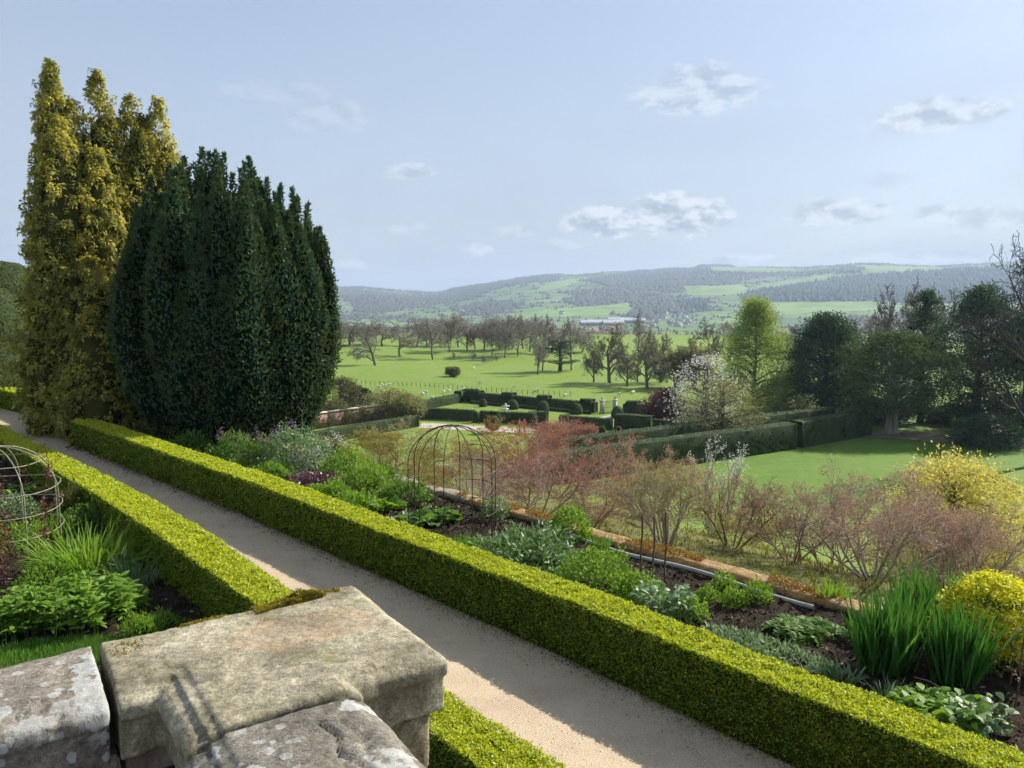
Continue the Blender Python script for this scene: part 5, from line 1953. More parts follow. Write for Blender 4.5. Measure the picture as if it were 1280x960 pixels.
def shrub(name, label, px, top, w, d, bark, bud, seed, stems=7, flat=0.0, budn=2, budsize=0.05, leafy=0.0, spread=0.55, kids=None, group=None, rmin=0.0042, cat='shrub'):
    rng = np.random.default_rng(seed)
    b = atd(px, 400, d)
    x, y = b[0], d
    zb = gz(x, y)
    zt = atd(px, top, d)[2]
    h = zt - zb
    t = thing(name, label, cat, (x, y, zb - 0.05), rng.uniform(0, 6.28), group)
    out = [[], [], [], []]
    tips = []
    sp = dict(SHRUB)
    if kids:
        sp['kids'] = kids
    for k in range(stems):
        a = 2 * math.pi * (k + rng.random() * 0.6) / stems
        sprd = spread * 1.5 * rng.uniform(0.25, 1.15)
        d0 = np.array([math.cos(a) * sprd, math.sin(a) * sprd, 1.0])
        grow(rng, out, np.array([math.cos(a), math.sin(a), 0]) * 0.12, d0, h * 0.62 * rng.uniform(0.85, 1.1), 0.011 * h + 0.008, 0, sp, tips)
    # fit to the wanted height and width
    allp = np.concatenate([np.array(o) for o in out if o])
    hh = np.percentile(allp[:, 5], 99.3)
    ww = np.percentile(np.hypot(allp[:, 3], allp[:, 4]), 98.5)
    sx, sz = (w * 1.5 * d / FPX / 2) / ww, h / hh
    for o in out:
        for s in o:
            s[[0, 1, 3, 4]] *= sx
            s[[2, 5]] *= sz
    ns = sp['seg'][0]
    for k in range(stems):
        Sg = np.array(out[0][k * ns:(k + 1) * ns])
        V, F = poly_tube(np.concatenate([Sg[:1, :3], Sg[:, 3:6]]), np.concatenate([Sg[:1, 6], Sg[:, 7]]), 6)
        MB().add(V, F).obj('stem', MT[bark], t, True)
    m = MB()
    branch_mesh(m, [[], out[1]], 0.006, (6, 4))
    stuff(m, 'branches', bark, t)
    m = MB()
    branch_mesh(m, [[], [], out[2], out[3]], rmin, (4, 4, 3, 2), rng)
    stuff(m, 'twigs', bark, t)
    S = np.array(out[3])
    if budn:
        P = np.repeat(S[:, 3:6], budn, 0) + rng.normal(size=(len(S) * budn, 3)) * 0.05
        D = unit(S[:, 3:6] - S[:, :3])
        V, F = tri_leaves(P, np.repeat(D, budn, 0) + rng.normal(size=P.shape) * 0.7, budsize * rng.uniform(0.7, 1.4, len(P)), budsize * 0.7, rng, rnd_dirs(rng, len(P)))
        stuff(MB().add(V, F), 'leaf_buds' if leafy == 0 else 'leaves', bud, t)
    return t


def build_shrubs():
    shrub('twiggy_shrub', 'olive twiggy shrub below the wall left of the domed frame', 470, 538, 120, 25, 'twig_olive', 'bud_olive', 1, 7, budn=3, budsize=0.036)
    shrub('twiggy_shrub', 'second olive shrub behind the domed plant frame', 545, 552, 110, 27, 'twig_olive', 'bud_olive', 2, 7, budn=3, budsize=0.036)
    shrub('bare_shrub', 'whitish bare shrub right of the domed frame', 592, 556, 70, 21, 'bark_pale', 'bud_olive', 3, 6, budn=0, kids=(5, 4, 3, 0))
    shrub('red_maple', 'reddish twiggy maple behind the round bush', 668, 556, 150, 21.5, 'twig_red', 'bud_red', 4, 6, budn=2, budsize=0.036, spread=0.7)
    shrub('red_maple', 'large red-budded maple further down the bank', 690, 530, 150, 31, 'twig_red', 'bud_red', 5, 7, budn=4, budsize=0.055, spread=0.7)
    shrub('red_maple', 'orange-tinted maple behind the red ones', 640, 528, 120, 38, 'twig_red', 'bud_orange', 16, 7, budn=4, budsize=0.06, spread=0.7)
    shrub('red_maple', 'pink-budded maple left of the upright-stemmed shrub', 745, 580, 110, 22.5, 'twig_red', 'bud_red', 6, 6, budn=2, budsize=0.036, spread=0.7)
    shrub('red_maple', 'wide rose-tinted maple in front of the long clipped hedges', 808, 553, 150, 28, 'twig_red', 'bud_pink', 7, 7, budn=5, budsize=0.045, spread=0.8)
    shrub('upright_shrub', 'many-stemmed upright shrub behind the three stakes', 838, 578, 120, 20, 'twig', 'bud_olive', 8, 10, budn=2, budsize=0.04, spread=0.4)
    shrub('twiggy_shrub', 'thin olive shrub in front of the great lawn', 925, 596, 120, 21, 'twig_olive', 'bud_pink', 9, 7, budn=2, budsize=0.034)
    shrub('twiggy_shrub', 'pinkish twiggy shrub beyond the end of the mossy wall', 1003, 606, 120, 20, 'twig_red', 'bud_pink', 10, 7, budn=3, budsize=0.034)
    shrub('twiggy_shrub', 'largest brown twiggy shrub behind the iris', 1110, 592, 190, 18.5, 'twig', 'bud_pink', 11, 9, budn=4, budsize=0.034, spread=0.7, kids=(6, 7, 7, 0))
    shrub('twiggy_shrub', 'brown twiggy shrub at right edge above the euphorbia', 1238, 622, 150, 17.5, 'twig', 'bud_pink', 12, 8, budn=4, budsize=0.034, spread=0.7)
    shrub('yellow_shrub', 'small yellow-leaved bush low at right edge behind euphorbia', 1215, 655, 130, 19.5, 'twig_olive', 'leaf_yellow', 14, 7, budn=1, budsize=0.036, leafy=1, spread=0.6, kids=(5, 4, 4, 0))
    shrub('blossom_shrub', 'cream-blossomed shrub in front of the long clipped hedge', 905, 545, 74, 44, 'twig', 'blossom', 15, 6, budn=2, budsize=0.09, kids=(5, 4, 3, 0))
    shrub('twiggy_shrub', 'pale lichened shrub at bottom of the bank behind the dome', 520, 528, 90, 52, 'bark_pale', 'bud_olive', 17, 6, budn=2, budsize=0.1, rmin=0.008, kids=(5, 5, 4, 0))
    shrub('twiggy_shrub', 'olive twiggy shrub at the foot of the bank, left of dome', 440, 545, 100, 40, 'twig_olive', 'bud_olive', 18, 7, budn=4, budsize=0.08, rmin=0.006)
    shrub('twiggy_shrub', 'dark brown shrub low behind the reddish maples', 600, 575, 120, 30, 'twig', 'bud_red', 19, 7, budn=3, budsize=0.06)
    shrub('red_maple', 'low russet shrub filling the gap right of the round bush', 770, 612, 110, 24, 'twig_red', 'bud_pink', 21, 7, budn=3, budsize=0.034)
    shrub('twiggy_shrub', 'tan twiggy shrub below the right end of the lawn', 1050, 640, 120, 22, 'twig_red', 'bud_pink', 22, 7, budn=3, budsize=0.034)
    shrub('twiggy_shrub', 'small olive shrub between upright shrub and lawn', 965, 650, 100, 22.5, 'twig_olive', 'bud_olive', 23, 7, budn=3, budsize=0.034)
    shrub('twiggy_shrub', 'brown twiggy shrub between the two largest ones', 1172, 632, 120, 20, 'twig', 'bud_pink', 24, 7, budn=3, budsize=0.034)
    shrub('twiggy_shrub', 'olive shrub close behind the wall left of the wire dome', 500, 578, 90, 22.5, 'twig_olive', 'bud_olive', 25, 7, budn=3, budsize=0.036)
    shrub('red_maple', 'russet shrub just behind the wall under the red maples', 640, 598, 110, 23, 'twig_red', 'bud_pink', 26, 7, budn=3, budsize=0.036)
    shrub('twiggy_shrub', 'faint olive shrub between the lawn and the mossy wall', 880, 640, 110, 24, 'twig_olive', 'bud_olive', 20, 7, budn=2, budsize=0.036)


build_shrubs()


def build_bank_growth():
    rng = np.random.default_rng(88)
    n = 42000
    T = rng.uniform(11.9, 30, n)
    S = rng.uniform(-22, 16, n)
    P = np.stack([(T - S) * SQ, (T + S) * SQ, 0 * S], 1)
    P[:, 2] = bank_z(T) - 0.02
    keep = (fbm(P, 0.5, 5, 3) > -0.35) & (P[:, 1] > 3)
    P = P[keep]
    n = len(P)
    D = rng.normal(size=(n, 3)) * 0.45 + np.array([0, 0, 1.0])
    L = rng.uniform(0.08, 0.30, n) * (0.7 + 0.5 * vnoise(P, 0.8, 9))
    V, F = tri_leaves(P, D, np.maximum(L, 0.05), 0.035, rng, rnd_dirs(rng, n))
    o = MB().add(V, F).obj('rough_grass', leaf_mat('rough_grass_blade', (0.12, 0.15, 0.025), (0.26, 0.26, 0.06), 0.4, None, 0.6, 0.15, patch=(0.20, 0.17, 0.07), pscale=0.5))
    tag(o, 'rough olive grass growing on the shrub bank', 'grass', None, 'stuff')


build_bank_growth()


# ================================================================== LOWER GARDEN (z about -12)
ZL = -12.0


def slab(name, pts, z, mat, label):
    V = np.array([[p[0], p[1], z] for p in pts])
    n = len(pts)
    m = MB()
    m.V.append(V)
    m.F.append(np.array([list(range(n))]))
    m.M.append(0)
    m.n = n
    return tag(m.obj(name, mat), label, None, None, 'structure')


def clipped_hedge(name, label, p0, p1, w, h, seed, blocks=(), z=ZL, group=None, leaf=0.16, dens=30):
    """long clipped hedge with optional raised blocks: (fraction along, length, extra height)"""
    p0, p1 = np.array(p0, float), np.array(p1, float)
    L = np.linalg.norm(p1 - p0)
    u = (p1 - p0) / L
    v = np.array([-u[1], u[0]])
    mid = (p0 + p1) / 2
    t = thing(name, label, 'hedge', (mid[0], mid[1], z - 0.05), 0.0, group)

    def prism(a, b, ww, z0, z1):
        n = max(2, int((b - a) / 0.8))
        ring = [(-ww / 2, z0), (-ww / 2 - 0.0, (z0 + z1) / 2), (-ww / 2 + 0.04, z1 - 0.1), (-ww / 2 + 0.12, z1), (0, z1 + 0.02), (ww / 2 - 0.12, z1), (ww / 2 - 0.04, z1 - 0.1), (ww / 2, (z0 + z1) / 2), (ww / 2, z0)]
        V, F = grid(np.linspace(a, b, n), np.arange(len(ring)), lambda S, K: np.stack([
            u[0] * (S - L / 2) + v[0] * np.array([ring[int(k)][0] for k in K]),
            u[1] * (S - L / 2) + v[1] * np.array([ring[int(k)][0] for k in K]),
            np.array([ring[int(k)][1] for k in K])], 1))
        nr = len(ring)
        V = V + np.stack([0.05 * vnoise(V + 9, .7, seed), 0.05 * vnoise(V + 3, .7, seed + 1), 0.05 * vnoise(V, 0.6, seed + 2) * (V[:, 2] > 0.3)], 1)
        caps = np.array([[0, 1, 7, 8], [1, 2, 6, 7], [2, 3, 5, 6], [3, 4, 5, 5]])[:3]
        return V, np.concatenate([F[:, ::-1], caps, (caps + (n - 1) * nr)[:, ::-1]])
    VV, FF = prism(0, L, w, 0, h)
    k = len(VV)
    Vs, Fs = [VV], [FF]
    for (f, ln, eh) in blocks:
        a = f * L
        V2, F2 = prism(max(0, a - ln / 2), min(L, a + ln / 2), w + 0.25, h - 0.3, h + eh)
        Vs.append(V2)
        Fs.append(F2 + k)
        k += len(V2)
    clipped_shape(np.concatenate(Vs), np.concatenate(Fs), t, seed, leaf, dens, 0.04)
    return t


def build_lower_garden():
    # lawns, gravel walks
    slab('lawn', [(15, 60), (120, 40), (130, 82), (56, 84), (45, 89), (31, 84.5), (8, 71.0)], ZL + 0.03, MT['lawn'], 'smooth great lawn in front of the long clipped hedges')
    slab('gravel_walk', [(40, 90.5), (46, 88.5), (57, 82.5), (130, 76), (130, 80), (62, 86), (72, 110), (66, 112), (56, 90), (46, 93.5)], ZL + 0.05, MT['earth'], 'bare earth path under the conifers beside the lawn')
    slab('formal_lawn', [(-6.5, 116), (12, 106.5), (19, 103), (17, 99), (3, 100), (-6, 107)], ZL + 0.03, MT['park'], 'formal garden lawn with dome topiary')
    slab('gravel_walk', [(-12, 96), (12, 89), (12, 92.5), (-12, 100)], ZL + 0.04, MT['track'], 'pale gravel walk where visitors stroll')
    slab('gravel_walk', [(10, 101.5), (14.2, 107), (15.2, 107), (13.0, 101)], ZL + 0.06, MT['track'], 'short gravel path leading to the iron gate')
    slab('strip_lawn', [(-33, 88.5), (-12.5, 103.5), (-12.5, 99.5), (-23.0, 86.0), (-31, 83)], ZL + 0.03, MT['park'], 'bright grass strip in front of the brick wall')
    # brick garden wall with trained shrubs
    p0, p1 = np.array([-34.0, 86.0]), np.array([-17.2, 104.2])
    L = float(np.linalg.norm(p1 - p0))
    ang = math.atan2(p1[1] - p0[1], p1[0] - p0[0])
    t = thing('brick_garden_wall', 'old red brick garden wall in the lower garden, left', 'wall', (p0[0], p0[1], ZL), ang)
    nb = 10
    for k in range(nb):
        V, F = box((L * (k + 0.5) / nb, 0, 0.95), (L / nb - 0.02, 0.4, 1.9))
        MB().add(V, F).obj('brick_panel', MT['farbrick'], t)
        V, F = box((L * (k + 0.5) / nb, 0, 1.97), (L / nb + 0.0 - 0.03, 0.56, 0.13))
        MB().add(V, F).obj('wall_cap', MT['gatestone'], t)
    for k, f in enumerate((0.38, 0.50, 0.60, 0.72, 0.82)):
        rng = np.random.default_rng(k)
        q = p0 + (p1 - p0) * f + np.array([0.45, -0.45])
        o = thing('wall_shrub', ['leftmost trained shrub on the brick wall', 'second trained shrub from left on the brick wall', 'middle trained shrub on the brick wall', 'fourth trained shrub on the brick wall', 'rightmost trained shrub on the brick wall'][k],
                  'shrub', (q[0], q[1], ZL), ang, 'trained wall shrubs')
        P = rng.normal(size=(420, 3)) * np.array([0.55, 0.10, 0.42]) + np.array([0, 0, 0.95])
        V, F = leaves(P, rnd_dirs(rng, 420), 0.17, 0.11, rng)
        stuff(MB().add(V, F), 'leaves', 'bush', o)
        V, F = tubes([np.array([0, 0, 0, 0, 0, 1.5, 0.05, 0.02])] + [np.array([0, 0, zz, sx * 0.8, 0, zz + 0.1, 0.025, 0.012]) for zz in (0.5, 0.9, 1.3) for sx in (-1, 1)], 5)
        MB().add(V, F).obj('trunk', MT['bark'], o)
    # hedge below the strip lawn
    clipped_hedge('yew_hedge', 'dark clipped hedge below the bright grass strip, lower left', (-26.5, 80.5), (-12.5, 97.5), 1.2, 1.5, 201)
    # formal garden hedges
    clipped_hedge('yew_hedge', 'dark battlemented hedge along the back of the formal garden', (-7.6, 121.5), (12.2, 109.0), 1.2, 1.55, 202, ((0.02, 3.6, 0.5), (0.10, 2.0, 0.3), (0.36, 1.9, 0.42), (0.63, 1.9, 0.42), (0.94, 1.8, 0.42)))
    clipped_hedge('yew_hedge', 'dark battlemented hedge right of the iron gate', (16.2, 108.6), (26, 103.0), 1.2, 1.5, 203, ((0.12, 1.8, 0.42),))
    clipped_hedge('yew_hedge', 'clipped hedge on the left side of the formal garden', (-16.5, 106.5), (-7.8, 121.0), 1.1, 1.4, 204, ((0.95, 1.6, 0.4),))
    clipped_hedge('yew_hedge', 'low clipped edging hedge along the back of the formal lawn', (-6.5, 118.5), (11.2, 107.4), 0.6, 0.5, 211)
    clipped_hedge('yew_hedge', 'dark hedge from the brick wall end towards the formal lawn', (-16.0, 105.0), (-5.2, 101.8), 1.1, 1.5, 205, ((0.05, 1.8, 0.45),))
    clipped_hedge('yew_hedge', 'dark hedge behind the strolling visitors', (-4.2, 101.3), (4.6, 98.4), 1.1, 1.5, 206, ((0.94, 1.4, 0.3),))
    clipped_hedge('yew_hedge', 'dark hedge right of the gravel walk, behind red maples', (6.3, 98.0), (12.6, 95.0), 1.1, 1.4, 207)
    clipped_hedge('yew_hedge', 'dark square hedge block below the purple tree', (13.4, 96.2), (17.6, 94.0), 1.8, 1.9, 208)
    clipped_hedge('yew_hedge', 'low dark hedge running right from the square block', (17.6, 95.6), (27.5, 92.5), 1.1, 1.3, 209)
    # twin long hedges
    clipped_hedge('long_hedge', 'nearer of the two long clipped hedges beside the great lawn, left of gap', (2.0, 66.3), (31.0, 83.2), 1.7, 2.9, 221, (), ZL, None, 0.15, 36)
    clipped_hedge('long_hedge', 'right end of the nearer long hedge beyond the narrow gap', (31.7, 83.7), (43.2, 91.6), 1.7, 3.0, 222, (), ZL, None, 0.15, 36)
    clipped_hedge('long_hedge', 'farther of the two long clipped hedges', (2.0, 71.6), (40.0, 94.6), 1.7, 2.95, 223, (), ZL, None, 0.15, 36)
    # topiary domes
    tlab = ['smallest dome topiary at far left of the formal lawn', 'dome topiary just right of the white fountain', 'middle dome topiary on the formal lawn', 'dome topiary left of the iron gate', 'dome topiary right of the gate path', 'low dome topiary nearest the purple tree']
    for k, (px, by, w, h) in enumerate(((604, 508.5, 10.5, 11), (641, 511.5, 15.5, 13), (679, 514, 16, 14), (720.5, 517.5, 17, 14.5), (772, 522, 17, 15), (803, 517, 13, 8))):
        p = at(px, by, ZL)
        mp = p[1] / FPX
        o = thing('dome_topiary', tlab[k], 'topiary', (p[0], p[1], ZL - 0.03), 0.3 * k, 'dome topiary in the formal garden')
        V, F = lathe(dome_profile(w * mp / 2, h * mp, 14, 0.06, 2.3), 22)
        clipped_shape(V, F, o, 240 + k, 0.14, 40, 0.05)
    clab = ['slim clipped column left of the visitors', 'slim clipped column just left of the round bush', 'slim bright clipped column right of the visitors', 'slim clipped column left of square hedge block', 'slim clipped column right of the square hedge block']
    for k, (px, by, w, h) in enumerate(((595, 528, 9, 15), (623, 533, 8, 17), (668, 535, 8, 18), (753, 548, 8, 17), (773, 546, 8, 14))):
        p = at(px, by, ZL)
        mp = p[1] / FPX
        o = thing('clipped_column', clab[k], 'topiary', (p[0], p[1], ZL - 0.03), 0, 'clipped columns in the formal garden')
        V, F = lathe(dome_profile(w * mp / 2, h * mp, 10, 0.0, 7), 14)
        clipped_shape(V, F, o, 260 + k, 0.13, 60, 0.03, 'foliage', 'clip_core', 'bush')
    # round loose bush by the walk
    p = at(616, 541, ZL)
    o = thing('round_bush', 'round grey-green bush beside the gravel walk', 'shrub', (p[0], p[1], ZL))
    V, F = lathe([(0.01, 0.5)] + [(0.95 * math.sin(a), 1.2 - 0.95 * math.cos(a)) for a in np.linspace(0.3, 3.1, 10)], 16)
    clipped_shape(V, F, o, 270, 0.18, 60, 0.15, 'foliage', 'clip_core', 'bush')
    V, F = tubes([np.array([0, 0, 0, 0, 0, 1.0, 0.1, 0.08])], 6)
    MB().add(V, F).obj('trunk', MT['bark'], o)
    # white fountain figure
    p = at(632, 517, ZL)
    o = thing('fountain', 'white stone figure on a basin on the formal lawn', 'fountain', (p[0], p[1], ZL), 0, None, 0.68)
    V, F = lathe([(0.9, 0), (0.9, 0.25), (0.35, 0.30), (0.22, 0.7), (0.6, 0.95), (0.7, 1.05), (0.05, 1.05)], 16)
    MB().add(V, F).obj('basin', MT['white'], o)
    V, F = lathe([(0.22, 1.05), (0.26, 1.4), (0.34, 1.75), (0.18, 1.95), (0.17, 2.12), (0.02, 2.28)], 12)
    MB().add(V, F).obj('figure', MT['white'], o)
    V, F = box((0, 0, 1.62), (1.7, 0.22, 0.24))
    MB().add(V, F).obj('wings', MT['white'], o)
    # gate piers and iron gate
    g0, g1 = at(752.5, 516.5, ZL), at(768.5, 515.5, ZL)
    for k, g in enumerate((g0, g1)):
        o = thing('gate_pier', ['left stone gate pier topped with a finial', 'right stone gate pier topped with a finial'][k], 'gate pier', (g[0], g[1], ZL), -0.5, 'gate piers', 0.74)
        V, F = box((0, 0, 0.2), (0.85, 0.85, 0.4))
        MB().add(V, F).obj('plinth', MT['gatestone'], o)
        V, F = box((0, 0, 1.4), (0.66, 0.66, 2.0))
        MB().add(V, F).obj('shaft', MT['gatestone'], o)
        V, F = box((0, 0, 2.47), (0.9, 0.9, 0.16))
        MB().add(V, F).obj('cap', MT['gatestone'], o)
        V, F = lathe([(0.22, 2.55), (0.10, 2.65), (0.28, 2.9), (0.24, 3.1), (0.05, 3.3)], 10)
        MB().add(V, F).obj('finial', MT['gatestone'], o)
    mid = (g0 + g1) / 2
    u = unit(g1 - g0)
    o = thing('iron_gate', 'tall dark iron gate between the two stone piers', 'gate', (mid[0], mid[1], ZL), math.atan2(u[1], u[0]), None, (1, 1, 0.72))
    for k in range(9):
        x = -0.68 + k * 0.17
        V, F = tubes([np.array([x, 0, 0.05, x, 0, 2.3 + 0.25 * math.cos(x * 1.8), 0.018, 0.018])], 4)
        MB().add(V, F).obj('bar', MT['iron'], o)
    for zz in (0.15, 1.1, 2.2):
        V, F = box((0, 0, zz), (1.45, 0.035, 0.05))
        MB().add(V, F).obj('rail', MT['iron'], o)


MT['farbrick'] = plain_mat('old_garden_brick', (0.22, 0.115, 0.085), (0.38, 0.24, 0.19), 1.6, 0.9, 0.4, 6)
build_lower_garden()


# ---- people -----------------------------------------------------------
def person(label, loc, rz, coat, trouser, step=0.16):
    J = {'pelvis': (0, 0, .92), 'chest': (0, 0, 1.25), 'neck': (0, .01, 1.45), 'head': (0, .02, 1.60), 'crown': (0, .02, 1.70),
         'shl': (-.18, 0, 1.40), 'ell': (-.24, -.05, 1.13), 'hal': (-.22, .10, .90), 'shr': (.18, 0, 1.40), 'elr': (.24, .04, 1.13), 'har': (.22, .16, .92),
         'hil': (-.09, 0, .90), 'knl': (-.10, step, .50), 'anl': (-.10, step * .6, .09), 'tol': (-.10, step * .6 + .17, .04),
         'hir': (.09, 0, .90), 'knr': (.10, .02 - step * .2, .50), 'anr': (.10, -step, .09), 'tor': (.10, -step + .17, .04)}
    rad = dict(pelvis=.15, chest=.16, neck=.06, head=.10, crown=.07, shl=.07, ell=.05, hal=.035, shr=.07, elr=.05, har=.035, hil=.09, knl=.065, anl=.045, tol=.04, hir=.09, knr=.065, anr=.045, tor=.04)
    E_ = [('pelvis', 'chest'), ('chest', 'neck'), ('neck', 'head'), ('head', 'crown'), ('chest', 'shl'), ('shl', 'ell'), ('ell', 'hal'), ('chest', 'shr'), ('shr', 'elr'), ('elr', 'har'),
          ('pelvis', 'hil'), ('hil', 'knl'), ('knl', 'anl'), ('anl', 'tol'), ('pelvis', 'hir'), ('hir', 'knr'), ('knr', 'anr'), ('anr', 'tor')]
    ks = list(J)
    me = bpy.data.meshes.new('person')
    me.from_pydata([J[k] for k in ks], [(ks.index(a), ks.index(b)) for a, b in E_], [])
    o = bpy.data.objects.new('person', me)
    col.objects.link(o)
    sk = o.modifiers.new('skin', 'SKIN')
    for i, k in enumerate(ks):
        me.skin_vertices[0].data[i].radius = (rad[k], rad[k])
        me.skin_vertices[0].data[i].use_root = (k == 'pelvis')
    sb = o.modifiers.new('sub', 'SUBSURF')
    sb.levels = sb.render_levels = 2
    ev = eval_mesh(o)
    o.modifiers.clear()
    o.data = ev
    ev.materials.clear()
    for m in (MT['skin'], MT[coat], MT[trouser], MT['hair']):
        ev.materials.append(m)
    for p in ev.polygons:
        c = p.center
        p.use_smooth = True
        if c.z > 1.49:
            p.material_index = 3 if (c.z > 1.62 or c.y < 0.0) else 0
        elif c.z < 0.86 and abs(c.x) < 0.2:
            p.material_index = 2
        elif c.z < 0.93 and abs(c.x) > 0.19:
            p.material_index = 0
        else:
            p.material_index = 1
    o.location = loc
    o.rotation_euler = (0, 0, rz)
    tag(o, label, 'person')
    return o


pp = at(649.5, 541, ZL)
person('person in pink top strolling on the gravel walk, left of the pair', (pp[0], pp[1], ZL + 0.05), 2.2, 'coat', 'trouser')
pp = at(655.5, 540.5, ZL)
person('person in red clothes walking right of the other visitor on the gravel walk', (pp[0], pp[1], ZL + 0.05), 2.5, 'coat', 'coat', 0.10)


# ================================================================== TREES OF THE LOWER GARDEN AND PARK
OAK = dict(seg=(5, 5, 4, 3, 2), taper=(0.55, 0.4, 0.4, 0.4, 0.4), wob=(0.07, 0.16, 0.20, 0.24, 0.3), up=(0.02, 0.03, 0.03, 0.02, 0.0), kids=(12, 8, 7, 4, 0), ang=(52, 42, 45, 45, 0),
           len=(0.80, 0.60, 0.50, 0.45, 0), rad=(0.55, 0.5, 0.5, 0.5, 0), short=0.30)
OAK['from'] = (0.14, 0.2, 0.15, 0.1, 0)


def bare_tree_mesh(seed, tall=1.0, spread=1.0, rmin=0.022, trunks=1, thick=1.0):
    """mesh set of a leafless tree 1 m high and about 1 m wide (unit tree); returns trunk mesh, twig mesh"""
    rng = np.random.default_rng(seed)
    out = [[], [], [], [], []]
    tips = []
    for k in range(trunks):
        d0 = (rng.normal(0, .04) + (0.22 * (k - (trunks - 1) / 2)), rng.normal(0, .08), 1)
        grow(rng, out, (0.25 * (k - (trunks - 1) / 2), 0, 0), d0, 9.0 * tall, 0.36 / math.sqrt(trunks), 0, OAK, tips)
    A = np.concatenate([np.array(o) for o in out])
    hh = np.percentile(A[:, 5], 99.5)
    ww = np.percentile(np.hypot(A[:, 3], A[:, 4]), 98)
    sx, sz = spread * 0.5 / ww, 1.0 / hh
    for o in out:
        for s in o:
            s[[0, 1, 3, 4]] *= sx
            s[[2, 5]] *= sz
            s[6:] *= (sx + sz) / 2
    tr = []
    for k in range(trunks):
        Sg = np.array(out[0][k * 5:(k + 1) * 5])
        tr.append(poly_tube(np.concatenate([Sg[:1, :3], Sg[:, 3:6]]), np.concatenate([Sg[:1, 6], Sg[:, 7]]), 8))
    m1, m2 = MB(), MB()
    branch_mesh(m1, [[], out[1], out[2]], rmin * 2.2 * thick / 14, (7, 5, 4))
    branch_mesh(m2, [[], [], [], out[3], out[4]], rmin * 1.9 * thick / 14, (3, 3, 3, 3, 2), rng)
    return tr, m1, m2, np.array(out[4])


class BareKind:
    def __init__(self, seed, tall, spread, bark, twig, trunks=1, bud=None, budsize=0.02, budn=1, thick=1.0):
        tr, m1, m2, P = bare_tree_mesh(seed, tall, spread, trunks=trunks, thick=thick)
        self.trunks = [MB().add(V, F).mesh('trunk', MT[bark], True) for V, F in tr]
        self.limbs = m1.mesh('branches', MT[bark])
        self.twigs = m2.mesh('twigs', MT[twig])
        self.leaf = None
        if bud:
            rng = np.random.default_rng(seed + 500)
            Q = np.repeat(P[:, 3:6], budn, 0)
            Q = Q + rng.normal(size=Q.shape) * budsize * 0.8
            V, F = leaves(Q, rnd_dirs(rng, len(Q)), budsize * rng.uniform(.6, 1.3, len(Q)), budsize * 0.6, rng)
            self.leaf = MB().add(V, F).mesh('leaves', MT[bud])

    def place(self, name, label, loc, h, w, rz, group=None, cat='tree'):
        t = thing(name, label, cat, loc, rz, group, (w, w, h))
        for me in self.trunks:
            link('trunk', me, t)
        o = link('branches', self.limbs, t)
        o['kind'] = 'stuff'
        o = link('twigs', self.twigs, t)
        o['kind'] = 'stuff'
        if self.leaf:
            o = link('leaves', self.leaf, t)
            o['kind'] = 'stuff'
        return t


ORD = ['first', 'second', 'third', 'fourth', 'fifth', 'sixth', 'seventh', 'eighth', 'ninth', 'tenth', 'eleventh', 'twelfth', 'thirteenth', 'fourteenth', 'fifteenth', 'sixteenth', 'seventeenth', 'eighteenth', 'nineteenth', 'twentieth']


